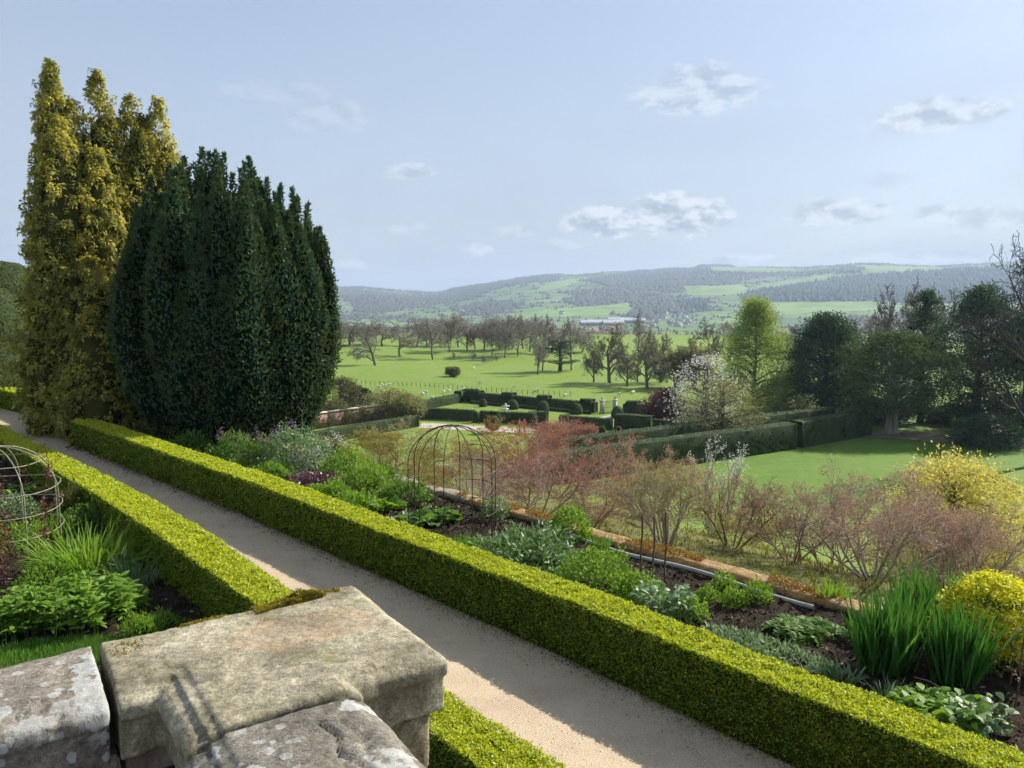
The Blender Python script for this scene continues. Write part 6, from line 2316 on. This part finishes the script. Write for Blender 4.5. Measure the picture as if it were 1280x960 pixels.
def build_park_trees():
    K = [BareKind(301, 0.8, 1.0, 'bark', 'twig'), BareKind(302, 1.0, 1.0, 'bark', 'twig'), BareKind(303, 1.2, 1.0, 'bark', 'twig', 2), BareKind(304, 0.9, 1.0, 'bark_dark', 'twig')]
    rng = random.Random(2)
    # (base px, base py, top py, width px, kind)
    front = [(469, 457, 408, 46, 0), (500, 446, 409, 38, 1), (541, 450, 402, 34, 1), (562, 441, 394, 32, 2), (584, 438, 403, 26, 3), (615, 445, 399, 34, 2), (631, 448, 402, 26, 1),
             (647, 445, 396, 32, 2), (662, 440, 397, 34, 1), (672, 469, 424, 22, 3), (678, 463, 398, 28, 1), (714, 463, 402, 26, 1)]
    names = ['spreading bare oak standing forward at the left of the park', 'round dark bare tree second from left in the front row', 'upright bare tree in the middle left of the park', 'tall twin-stemmed bare tree, highest of the left group',
             'slim bare tree right of the twin-stemmed one', 'bare tree at left end of the right-hand park group', 'narrow bare tree second in the right-hand park group', 'tall bare tree in the middle of the right-hand group',
             'bare tree at the right end of the right-hand group', 'small bare tree left of the dark cedar', 'tall bare tree just left of the dark cedar', 'thin bare tree rising behind the dark cedar']
    for i, (px, by, ty, w, k) in enumerate(front):
        p = hit(px, by)
        d = p[1]
        K[k].place('bare_tree', names[i], (p[0], p[1], gz(p[0], p[1]) - 0.2), (by - ty) * d / FPX * 1.08, w * d / FPX * 1.45, rng.uniform(0, 6), 'bare trees in the park')
    back = [(424, 433, 404, 34), (437, 431, 402, 36), (455, 431, 404, 36), (478, 432, 407, 34), (521, 434, 398, 30), (533, 434, 402, 26), (550, 434, 400, 28), (573, 434, 402, 28), (594, 437, 410, 22),
            (605, 437, 404, 26), (624, 438, 399, 30), (640, 437, 400, 26), (654, 436, 398, 30), (690, 441, 408, 30), (728, 440, 414, 28), (412, 431, 405, 30)]
    back.sort()
    for i, (px, by, ty, w) in enumerate(back):
        p = hit(px, by)
        d = p[1]
        K[(i * 3 + 1) % 4].place('bare_tree', f'{ORD[i]} tree from left in the back row of bare park trees', (p[0], p[1], gz(p[0], p[1]) - 0.2), (by - ty) * d / FPX * 1.08, w * d / FPX * 1.5, rng.uniform(0, 6), 'bare trees in the park')
    belt = [(406, 404, 40), (430, 406, 40), (447, 405, 42), (466, 408, 40), (490, 407, 40), (510, 405, 44), (528, 401, 42), (546, 404, 40), (569, 403, 42), (588, 406, 40), (611, 404, 42), (636, 401, 42), (657, 402, 40), (683, 406, 40), (706, 408, 40), (733, 412, 40), (752, 414, 38), (775, 414, 40)]
    for i, (px, ty, w) in enumerate(belt):
        d = 345 + 25 * math.sin(i * 2.1)
        b = atd(px, 420, d)
        z0 = gz(b[0], d)
        K[(i * 5 + 2) % 4].place('bare_tree', f'{ORD[i]} tree from left in the farthest belt of park trees', (b[0], d, z0 - 0.2), atd(px, ty, d)[2] - z0, w * d / FPX * 1.1, rng.uniform(0, 6), 'far belt of bare park trees')
    # hazy woods beyond the crest, seen between the trunks
    r2 = np.random.default_rng(14)
    k = 900
    rr = r2.uniform(520, 980, k)
    ta = (r2.uniform(330, 1010, k) - 640) / FPX
    C = np.stack([ta * rr, rr, 0 * rr], 1)
    C[:, 2] = ground_z(C[:, 0], C[:, 1])
    hh = r2.uniform(9, 17, k)
    m_ = 46
    P = np.repeat(C, m_, 0)
    H_ = np.repeat(hh, m_)
    u = r2.random(k * m_)
    P = P + r2.normal(size=P.shape) * (0.22 * H_ * np.sin(np.pi * (0.12 + 0.85 * u)))[:, None] * np.array([1, 1, 0])
    P[:, 2] += H_ * (0.06 + 0.86 * u)
    V, F = tri_leaves(P, r2.normal(size=P.shape) * 0.5 + np.array([0, 0, 0.8]), 2.6 * r2.uniform(0.6, 1.3, k * m_), 0.9, r2, rnd_dirs(r2, k * m_))
    o = MB().add(V, F).obj('valley_woodland', leaf_mat('bare_valley_wood', (0.17, 0.145, 0.115), (0.28, 0.24, 0.195), 0.2, (1, 1, 0.9), 0.8, 0.05))
    tag(o, 'hazy leafless woods in the valley behind the park trees', 'woodland', None, 'stuff')
    small = [(568, 449, 10, 10), (590, 450, 11, 14), (606, 456, 13, 10), (620, 452, 10, 9)]
    for i, (px, by, h, w) in enumerate(small):
        p = hit(px, by)
        d = p[1]
        K[i % 4].place('young_tree', ['leftmost tiny young tree in front of the park trees', 'second tiny young tree in the park', 'tallest tiny young tree in the park', 'rightmost tiny young tree in the park'][i], (p[0], p[1], gz(p[0], p[1]) - 0.1), h * d / FPX, w * d / FPX, rng.uniform(0, 6), 'young trees in the park')
    # little dark bush in the field
    p = hit(567, 471)
    K2 = BareKind(311, 0.5, 1.3, 'bark_dark', 'twig', 2, 'bush', 0.10, 1)
    K2.place('field_thorn', 'small lone thorn bush in the open field', (p[0], p[1], gz(p[0], p[1])), 1.9, 2.6, 0, None, 'bush')
    # right of the field: olive tinted trees
    KO = BareKind(305, 0.6, 1.0, 'bark', 'twig', 1, 'bush', 0.018, 1)
    KS = BareKind(306, 0.5, 1.1, 'bark', 'twig_olive', 3, 'sage', 0.03, 1)
    KB = BareKind(307, 1.2, 1.0, 'bark', 'twig_brown', 1)
    for (kind, px, by, ty, w, lab) in ((KO, 762, 479, 410, 50, 'olive-tinted bare tree at the right end of the field'), (KO, 784, 483, 440, 30, 'thin young tree between two larger bare ones'), (KO, 809, 486, 422, 44, 'broad bare tree behind the gate'),
                                       (K[1], 797, 478, 394, 30, 'tall pointed bare tree highest right of the field'), (KS, 845, 485, 441, 46, 'pale grey-green willow right of the field'), (KS, 868, 486, 432, 40, 'second pale willow left of the lime-green tree'),
                                       (KB, 886, 470, 404, 34, 'reddish-brown bare tree behind the white magnolia'), (KO, 826, 478, 420, 36, 'bare olive tree behind the pale willow'), (KB, 856, 470, 420, 36, 'brown bare tree between willow and magnolia'),
                                       (KO, 742, 478, 430, 26, 'small olive tree at the field corner')):
        p = hit(px, by, 100)
        d = p[1]
        kind.place('bare_tree' if kind in (KO, KB) or kind is K[1] else 'willow', lab, (p[0], p[1], gz(p[0], p[1]) - 0.2), (by - ty) * d / FPX * 1.05, w * d / FPX * 1.3, rng.uniform(0, 6), 'trees at the field edge')
    # woodland behind the right-hand conifers
    for i, (px, ty, d, w, k) in enumerate(((905, 402, 260, 40, 1), (985, 404, 230, 46, 0), (1010, 412, 210, 40, 1), (1062, 398, 200, 52, 0), (1088, 392, 180, 50, 1), (1115, 358, 118, 62, 2), (1150, 352, 112, 70, 1), (1185, 362, 125, 60, 0), (1075, 408, 150, 60, 0),
                                           (960, 408, 280, 50, 2), (930, 410, 300, 46, 0), (1205, 368, 118, 60, 1))):
        b = atd(px, 400, d)
        z0 = gz(b[0], d)
        (KB if i % 2 else K[k]).place('bare_tree', f'{ORD[i]} leafless tree rising behind the right-hand conifers', (b[0], d, z0 - 0.2), atd(px, ty, d)[2] - z0, w * d / FPX, rng.uniform(0, 6), 'leafless trees behind the conifers')
    # great bare tree at the right edge
    KG = BareKind(320, 1.0, 1.0, 'bark_dark', 'bark_dark', thick=0.42)
    b = atd(1306, 400, 74)
    z0 = gz(b[0], 74)
    KG.place('bare_tree', 'great bare tree reaching in from the right edge', (b[0], 74, z0 - 0.2), atd(1320, 258, 74)[2] - z0, 15, 1.0)
    return K


KINDS = build_park_trees()


def leafy_tree(name, label, px, d, by, ty, w, mat, seed, shape='round', leaf=0.3, nclump=260, per=60, trunk_r=0.45, bark='bark_dark', trunks=1, low=0.08, sparse=0.0, clump=0.9, flatc=0.6):
    """trunk, limbs and a crown of leaf clumps with gaps"""
    rng = np.random.default_rng(seed)
    b = atd(px, 400, d)
    z0 = gz(b[0], d)
    if by is not None:
        z0 = min(z0, atd(px, by, d)[2] + 0.3) if False else z0
    h = atd(px, ty, d)[2] - z0
    rw = w * d / FPX / 2
    t = thing(name, label, 'tree', (b[0], d, z0 - 0.1))
    # clump centres
    C = []
    while len(C) < nclump:
        u = rng.random()
        if shape == 'round':
            q = math.sqrt(max(0, 1 - (2 * u - 0.9) ** 2 / 1.25))
        elif shape == 'cone':
            q = (1 - u) ** 0.75 * (0.35 + 0.65 * min(1, u * 5)) + 0.05
        elif shape == 'ovate':
            q = math.sin(math.pi * (0.04 + 0.96 * u) ** 0.55) ** 0.85
        elif shape == 'egg':
            q = math.sin(math.pi * (u ** 0.72) * 0.97) ** 0.75
        else:
            q = 1 - 0.45 * u
        a = rng.uniform(0, 2 * math.pi)
        f = 0.35 + 0.65 * math.sqrt(rng.random())
        lump = 1 + 0.22 * math.sin(3 * a + 5 * u + seed)
        C.append((rw * q * f * lump * math.cos(a), rw * q * f * lump * math.sin(a), h * (low + (0.97 - low) * u)))
    C = np.array(C)
    n = nclump * per
    P = np.repeat(C, per, 0) + rng.normal(size=(n, 3)) * clump * np.array([1, 1, flatc]) * rw * 0.16
    out = unit(P * np.array([1, 1, 0.4]) - np.array([0, 0, h * 0.2]))
    D = out * 0.5 + rng.normal(size=(n, 3)) * 0.6
    V, F = tri_leaves(P, D, leaf * rng.uniform(0.6, 1.4, n) * 1.1, leaf * 0.62, rng, np.array([0, 0, 1.0]) + rng.normal(size=(n, 3)) * 0.8)
    m = MB().add(V, F)
    stuff(m, 'crown', mat, t)
    S = []
    for k in range(trunks):
        off = (k - (trunks - 1) / 2) * trunk_r * 1.9
        zz = np.linspace(0, h * 0.92, 9)
        pts = np.stack([off + 0.02 * h * np.sin(zz * 0.3 + seed + k) * (zz / h), 0.015 * h * np.cos(zz * 0.4 + k) * (zz / h), zz], 1)
        V, F = poly_tube(pts, np.interp(zz / h, [0, 0.05, 1], [trunk_r * 1.25, trunk_r, 0.04]), 9)
        MB().add(V, F).obj('trunk', MT[bark], t, True)
    idx = rng.choice(nclump, min(nclump, 90), replace=False)
    for c in C[idx]:
        zb = max(h * 0.05, c[2] - 0.35 * np.hypot(c[0], c[1]) * (1.0 if shape != 'cone' else 0.3))
        a = np.array([0, 0, min(zb, h * 0.85)])
        mid = (a + c) / 2 + np.array([0, 0, 0.05 * h * rng.random()])
        r = 0.16 * trunk_r + 0.03
        S.append(np.concatenate([a, mid, [r * 1.6, r]]))
        S.append(np.concatenate([mid, c, [r, 0.03]]))
    V, F = tubes(S, 5)
    stuff(MB().add(V, F), 'limbs', bark, t)
    return t


def build_garden_trees():
    leafy_tree('lime_green_tree', 'tall tree in fresh lime-green leaf behind the long hedges', 945, 108, 515, 373, 100, 'lime', 401, 'ovate', 0.24, 540, 66, 0.30, 'bark', 1, 0.06, 0, 0.9)
    leafy_tree('dark_yew', 'rounded dark yew right of the lime-green tree', 1035, 106, 515, 393, 96, 'conifer', 402, 'egg', 0.30, 420, 75, 0.6, 'bark_dark', 1, 0.13, 0, 0.85)
    leafy_tree('broad_conifer', 'broad dark conifer with pale forked trunk beside the lawn', 1122, 92, 545, 412, 122, 'conifer2', 403, 'round', 0.28, 330, 70, 0.38, 'bark_pale', 2, 0.22, 0, 0.9, 0.35)
    leafy_tree('tall_conifer', 'tall open conifer behind the forked trunk', 1158, 100, 545, 360, 66, 'conifer', 404, 'egg', 0.28, 170, 56, 0.4, 'bark_dark', 1, 0.15, 0, 0.8)
    leafy_tree('tall_conifer', 'large dark conifer at the right end of the lawn path', 1228, 94, 545, 354, 96, 'conifer', 405, 'egg', 0.28, 330, 66, 0.5, 'bark_dark', 1, 0.10, 0, 0.85)
    leafy_tree('tall_conifer', 'dark conifer cut by the right edge of the picture', 1290, 90, 545, 380, 100, 'conifer', 406, 'egg', 0.30, 320, 60, 0.5, 'bark_dark', 1, 0.08)
    leafy_tree('olive_conifer', 'yellowish conifer between the yew and the forked conifer', 1068, 118, 520, 425, 60, 'bush', 407, 'egg', 0.28, 200, 50, 0.3, 'bark', 1, 0.05)
    leafy_tree('dark_shrubbery', 'dark evergreen shrub under the forked conifer', 1098, 101, 540, 500, 90, 'conifer', 408, 'round', 0.25, 180, 60, 0.15, 'bark_dark', 1, 0.02)
    leafy_tree('dark_shrubbery', 'dark evergreen shrub under the right-hand conifer', 1245, 84, 560, 520, 80, 'conifer', 409, 'round', 0.22, 160, 60, 0.12, 'bark_dark', 1, 0.02)
    leafy_tree('dark_shrubbery', 'dark evergreen shrub left of the winding earth path', 1190, 99, 540, 505, 50, 'conifer2', 410, 'round', 0.25, 110, 60, 0.12, 'bark_dark', 1, 0.02)
    leafy_tree('green_shrub', 'green shrub at the foot of the lime-green tree', 985, 112, 520, 470, 60, 'bush', 411, 'round', 0.25, 140, 50, 0.15, 'bark', 1, 0.02)
    leafy_tree('purple_tree', 'small purple-leaved tree at the formal garden corner', 832, 101, 530, 488, 50, 'purple', 412, 'round', 0.22, 160, 50, 0.15, 'bark_dark', 1, 0.04)
    # magnolia in flower
    t = leafy_tree('magnolia', 'magnolia covered in white blossom behind the long hedges', 884, 88, 520, 442, 96, 'blossom', 413, 'round', 0.22, 260, 12, 0.12, 'bark', 3, 0.05, 0, 0.7)
    t2 = leafy_tree('olive_shrub', 'olive-green leafing shrub in front of the magnolia', 905, 85, 530, 474, 110, 'sage', 414, 'round', 0.16, 260, 40, 0.12, 'bark', 3, 0.02)
    # dark cedar in the park
    rng = np.random.default_rng(55)
    p = hit(700, 464)
    d = p[1]
    h = (464 - 426) * d / FPX
    t = thing('cedar', 'dark flat-layered cedar standing in the park', 'tree', (p[0], p[1], gz(p[0], p[1]) - 0.1))
    V, F = poly_tube([(0, 0, 0), (0.1, 0, h * 0.4), (-0.1, 0, h * 0.75), (0, 0, h)], [0.5, 0.4, 0.25, 0.08], 8)
    MB().add(V, F).obj('trunk', MT['bark_dark'], t)
    m = MB()
    S = []
    for k in range(34):
        a = rng.uniform(0, 6.28)
        zz = h * rng.choice([0.30, 0.45, 0.60, 0.74, 0.86, 0.97])
        L = rng.uniform(0.3, 1.0) * (4.2 if zz < 0.8 * h else 2.8)
        c = np.array([L * math.cos(a), L * math.sin(a), zz + 0.06 * L])
        P = c + rng.normal(size=(110, 3)) * np.array([0.75, 0.75, 0.13])
        V, F = leaves(P, rnd_dirs(rng, 110) * [1, 1, .3], 0.4, 0.2, rng, 0.1, np.array([0, 0, 1.0]) + rng.normal(size=(110, 3)) * .4)
        m.add(V, F)
        S.append(np.concatenate([[0, 0, zz - 0.5], c, [0.13, 0.04]]))
    stuff(m, 'crown', 'conifer', t)
    V, F = tubes(S, 5)
    stuff(MB().add(V, F), 'limbs', 'bark_dark', t)
    # round bushes in the near field, left
    for i, (px, d, ty, w, mat, lab) in enumerate(((424, 112, 471, 44, 'bush', 'rounded olive bush group beside the yew in the field'), (437, 114, 476, 24, 'bush', 'smaller olive bush right of the rounded one'), (455, 113, 485, 16, 'clip', 'tiny dark round bush in the field'),
                                                  (482, 104, 487, 70, 'sage', 'grey leafless-looking shrub behind the brick wall end'), (416, 100, 500, 46, 'bush', 'low olive bush left behind the brick wall'), (505, 103, 492, 50, 'sage', 'greyish shrub at the corner of the dark hedge'))):
        leafy_tree('round_bush', lab, px, d, None, ty, w, mat, 430 + i, 'round', 0.22, 120, 45, 0.12, 'bark', 3, 0.02)
    leafy_tree('yellow_shrub', 'bright yellow-leaved shrub behind the brown twiggy ones', 1208, 25, None, 570, 172, 'leaf_yellow', 470, 'round', 0.095, 520, 70, 0.04, 'twig_olive', 4, 0.04, 0, 0.72, 0.9)
    # reddish shrubs by the visitors
    for i, (px, d, ty, w, mat, lab) in enumerate(((703, 92, 527, 70, 'bud_red', 'red-leaved maple beside the gravel walk'), (690, 88, 530, 40, 'bud_red', 'small red maple left of the larger one by the walk'), (735, 90, 532, 40, 'bud_red', 'small red maple left of the long hedges'))):
        leafy_tree('red_maple', lab, px, d, None, ty, w, mat, 450 + i, 'round', 0.14, 130, 30, 0.08, 'twig_red', 3, 0.02)


build_garden_trees()


# ---- sheep, fence, far buildings ------------------------------------------
def build_park_small():
    bm = bmesh.new()
    bmesh.ops.create_icosphere(bm, subdivisions=2, radius=0.5)
    for v in bm.verts:
        v.co = Vector((v.co.x * 1.15, v.co.y * 0.62, v.co.z * 0.66 + 0.62))
    V = np.array([v.co[:] for v in bm.verts])
    n = vnoise(V, 5.0, 3)
    for v, q in zip(bm.verts, n):
        v.co += v.normal * 0.04 * q
    body = bpy.data.meshes.new('sheep')
    hm = bmesh.new()
    bmesh.ops.create_icosphere(hm, subdivisions=1, radius=0.16)
    for v in hm.verts:
        v.co = Vector((v.co.x * 1.5 + 0.66, v.co.y * 0.8, v.co.z + 0.78))
    for x in (-0.32, 0.32):
        for y in (-0.16, 0.16):
            bmesh.ops.create_cone(bm, cap_ends=True, segments=5, radius1=0.05, radius2=0.07, depth=0.5)
            for v in bm.verts[-10:]:
                v.co += Vector((x, y, 0.25))
    me2 = bpy.data.meshes.new('tmp')
    hm.to_mesh(me2)
    bm.from_mesh(me2)
    bm.to_mesh(body)
    bm.free()
    hm.free()
    bpy.data.meshes.remove(me2)
    body.materials.append(MT['wool'])
    for p in body.polygons:
        p.use_smooth = True
    rng = random.Random(6)
    spots = [(478, 484), (482, 485), (486, 483), (474, 486), (533, 493), (529, 495), (555, 492), (561, 491), (579, 489), (643, 485), (669, 491), (672, 490), (706, 497), (774, 495), (790, 493), (792, 492), (455, 490), (592, 462), (540, 500), (600, 480)]
    order = {i: r for r, i in enumerate(sorted(range(len(spots)), key=lambda q: spots[q][0]))}
    for i, (px, py) in enumerate(spots):
        p = hit(px, py, 100)
        o = link('sheep', body, None, (p[0], p[1], gz(p[0], p[1])), rng.uniform(0, 6.28), rng.uniform(0.55, 0.7))
        tag(o, f'white sheep in the green field, {ORD[order[i]]} from the left', 'sheep', 'sheep grazing in the field')
    # post and wire fence across the field
    a, b = hit(440, 481, 100), hit(712, 494, 100)
    t = thing('post_fence', 'thin post and wire fence crossing the green field', 'fence')
    n = 46
    V, F = box((0, 0, 0.40), (0.08, 0.08, 0.9))
    pm = MB().add(V, F).mesh('post', MT['stake'])
    S = []
    prev = None
    for k in range(n):
        q = a + (b - a) * k / (n - 1)
        q = np.array([q[0], q[1] + 2.0 * math.sin(k * 0.12), 0])
        q[2] = gz(q[0], q[1])
        link('post', pm, t, q)
        if prev is not None:
            for zz in (0.35, 0.55, 0.78):
                S.append(np.concatenate([prev + [0, 0, zz], q + [0, 0, zz], [0.006, 0.006]]))
        prev = q
    V, F = tubes(S, 3)
    stuff(MB().add(V, F), 'wire', 'iron', t)
    # bare ground strips in the field
    # far sheds and houses
    def shed(px, py, L, W, H, rz, lab, wall, roof):
        p = hit(px, py, 900)
        z = gz(p[0], p[1])
        t = thing('farm_shed', lab, 'building', (p[0], p[1], z), rz, 'farm sheds in the valley')
        V, F = box((0, 0, H / 2 - 1), (L, W, H + 2))
        MB().add(V, F).obj('wall', MT[wall], t)
        V = np.array([[-L / 2 - .5, -W / 2 - .5, H], [L / 2 + .5, -W / 2 - .5, H], [L / 2 + .5, W / 2 + .5, H], [-L / 2 - .5, W / 2 + .5, H], [-L / 2 - .5, 0, H + W * .22], [L / 2 + .5, 0, H + W * .22]])
        MB().add(V, [[0, 1, 5, 4], [3, 4, 5, 2]]).add(V, [[0, 4, 3], [1, 2, 5]]).obj('roof', MT[roof], t)
        for k in range(5):
            V, F = box((-L / 2 + (k + 0.5) * L / 5, -W / 2 - 0.2, H * 0.4), (L / 9, 0.5, H * 0.75))
            MB().add(V, F).obj('door', MT['roof'], t)
    shed(752, 407, 95, 26, 7, 0.03, 'long pale-roofed farm shed in the valley', 'earth', 'shed')
    shed(790, 404, 60, 22, 7, 0.0, 'smaller pale farm shed right of the long one', 'earth', 'shed')
    shed(770, 402, 40, 20, 6, 0.0, 'pale farm shed behind the long one', 'render', 'shed')
    wb, rb = MB(), MB()
    V, F = box((0, 0, 2.2), (11, 7.5, 6.5))
    wm = MB().add(V, F).mesh('wall', MT['render'])
    V = np.array([[-6, -4.2, 5.4], [6, -4.2, 5.4], [6, 4.2, 5.4], [-6, 4.2, 5.4], [-6, 0, 8.6], [6, 0, 8.6]], float)
    rm = MB().add(V, [[0, 1, 5, 4], [3, 4, 5, 2]]).add(V, [[0, 4, 3], [1, 2, 5]]).mesh('roof', MT['roof'])
    V, F = box((4.2, 0, 8.6), (1.0, 1.0, 2.4))
    cm = MB().add(V, F).mesh('chimney', MT['brick'])
    hs = [(822, 402), (829, 399), (836, 403), (842, 397), (846, 401), (851, 404), (856, 398), (861, 402), (838, 407), (848, 408), (866, 399), (858, 406), (832, 394), (850, 393), (575, 389), (577, 391), (640, 374), (679, 367), (612, 372), (528, 380), (702, 393), (880, 402), (815, 407)]
    for i, (px, py) in enumerate(hs):
        p = hit(px, py, 900)
        far = i >= 14
        t = thing('house', 'tiny white farmhouse alone on the far hillside' if far and i < 21 else 'tiny pale village house with dark roof in the valley', 'house', (p[0], p[1], gz(p[0], p[1])), rng.uniform(0, 3.1), 'far farmhouses' if far and i < 21 else 'village houses in the valley', rng.uniform(0.8, 1.4))
        link('wall', wm, t)
        r = link('roof', rm, t)
        link('chimney', cm, r)


build_park_small()

# ================================================================== HAZE
V, F = box((0, 3000, 95), (22000, 12000, 350))
hz = MB().add(V, F).mesh('haze', [])
hm_, N, L, out = nodes('haze_air')
pv = N.new('ShaderNodeVolumePrincipled')
pv.inputs['Color'].default_value = (0.62, 0.78, 1.0, 1)
pv.inputs['Density'].default_value = 1.75e-4
pv.inputs['Anisotropy'].default_value = 0.1
L.new(pv.outputs[0], out.inputs['Volume'])
hz.materials.append(hm_)
tag(link('haze', hz), 'pale blue haze in the air over the valley', None, None, 'stuff')
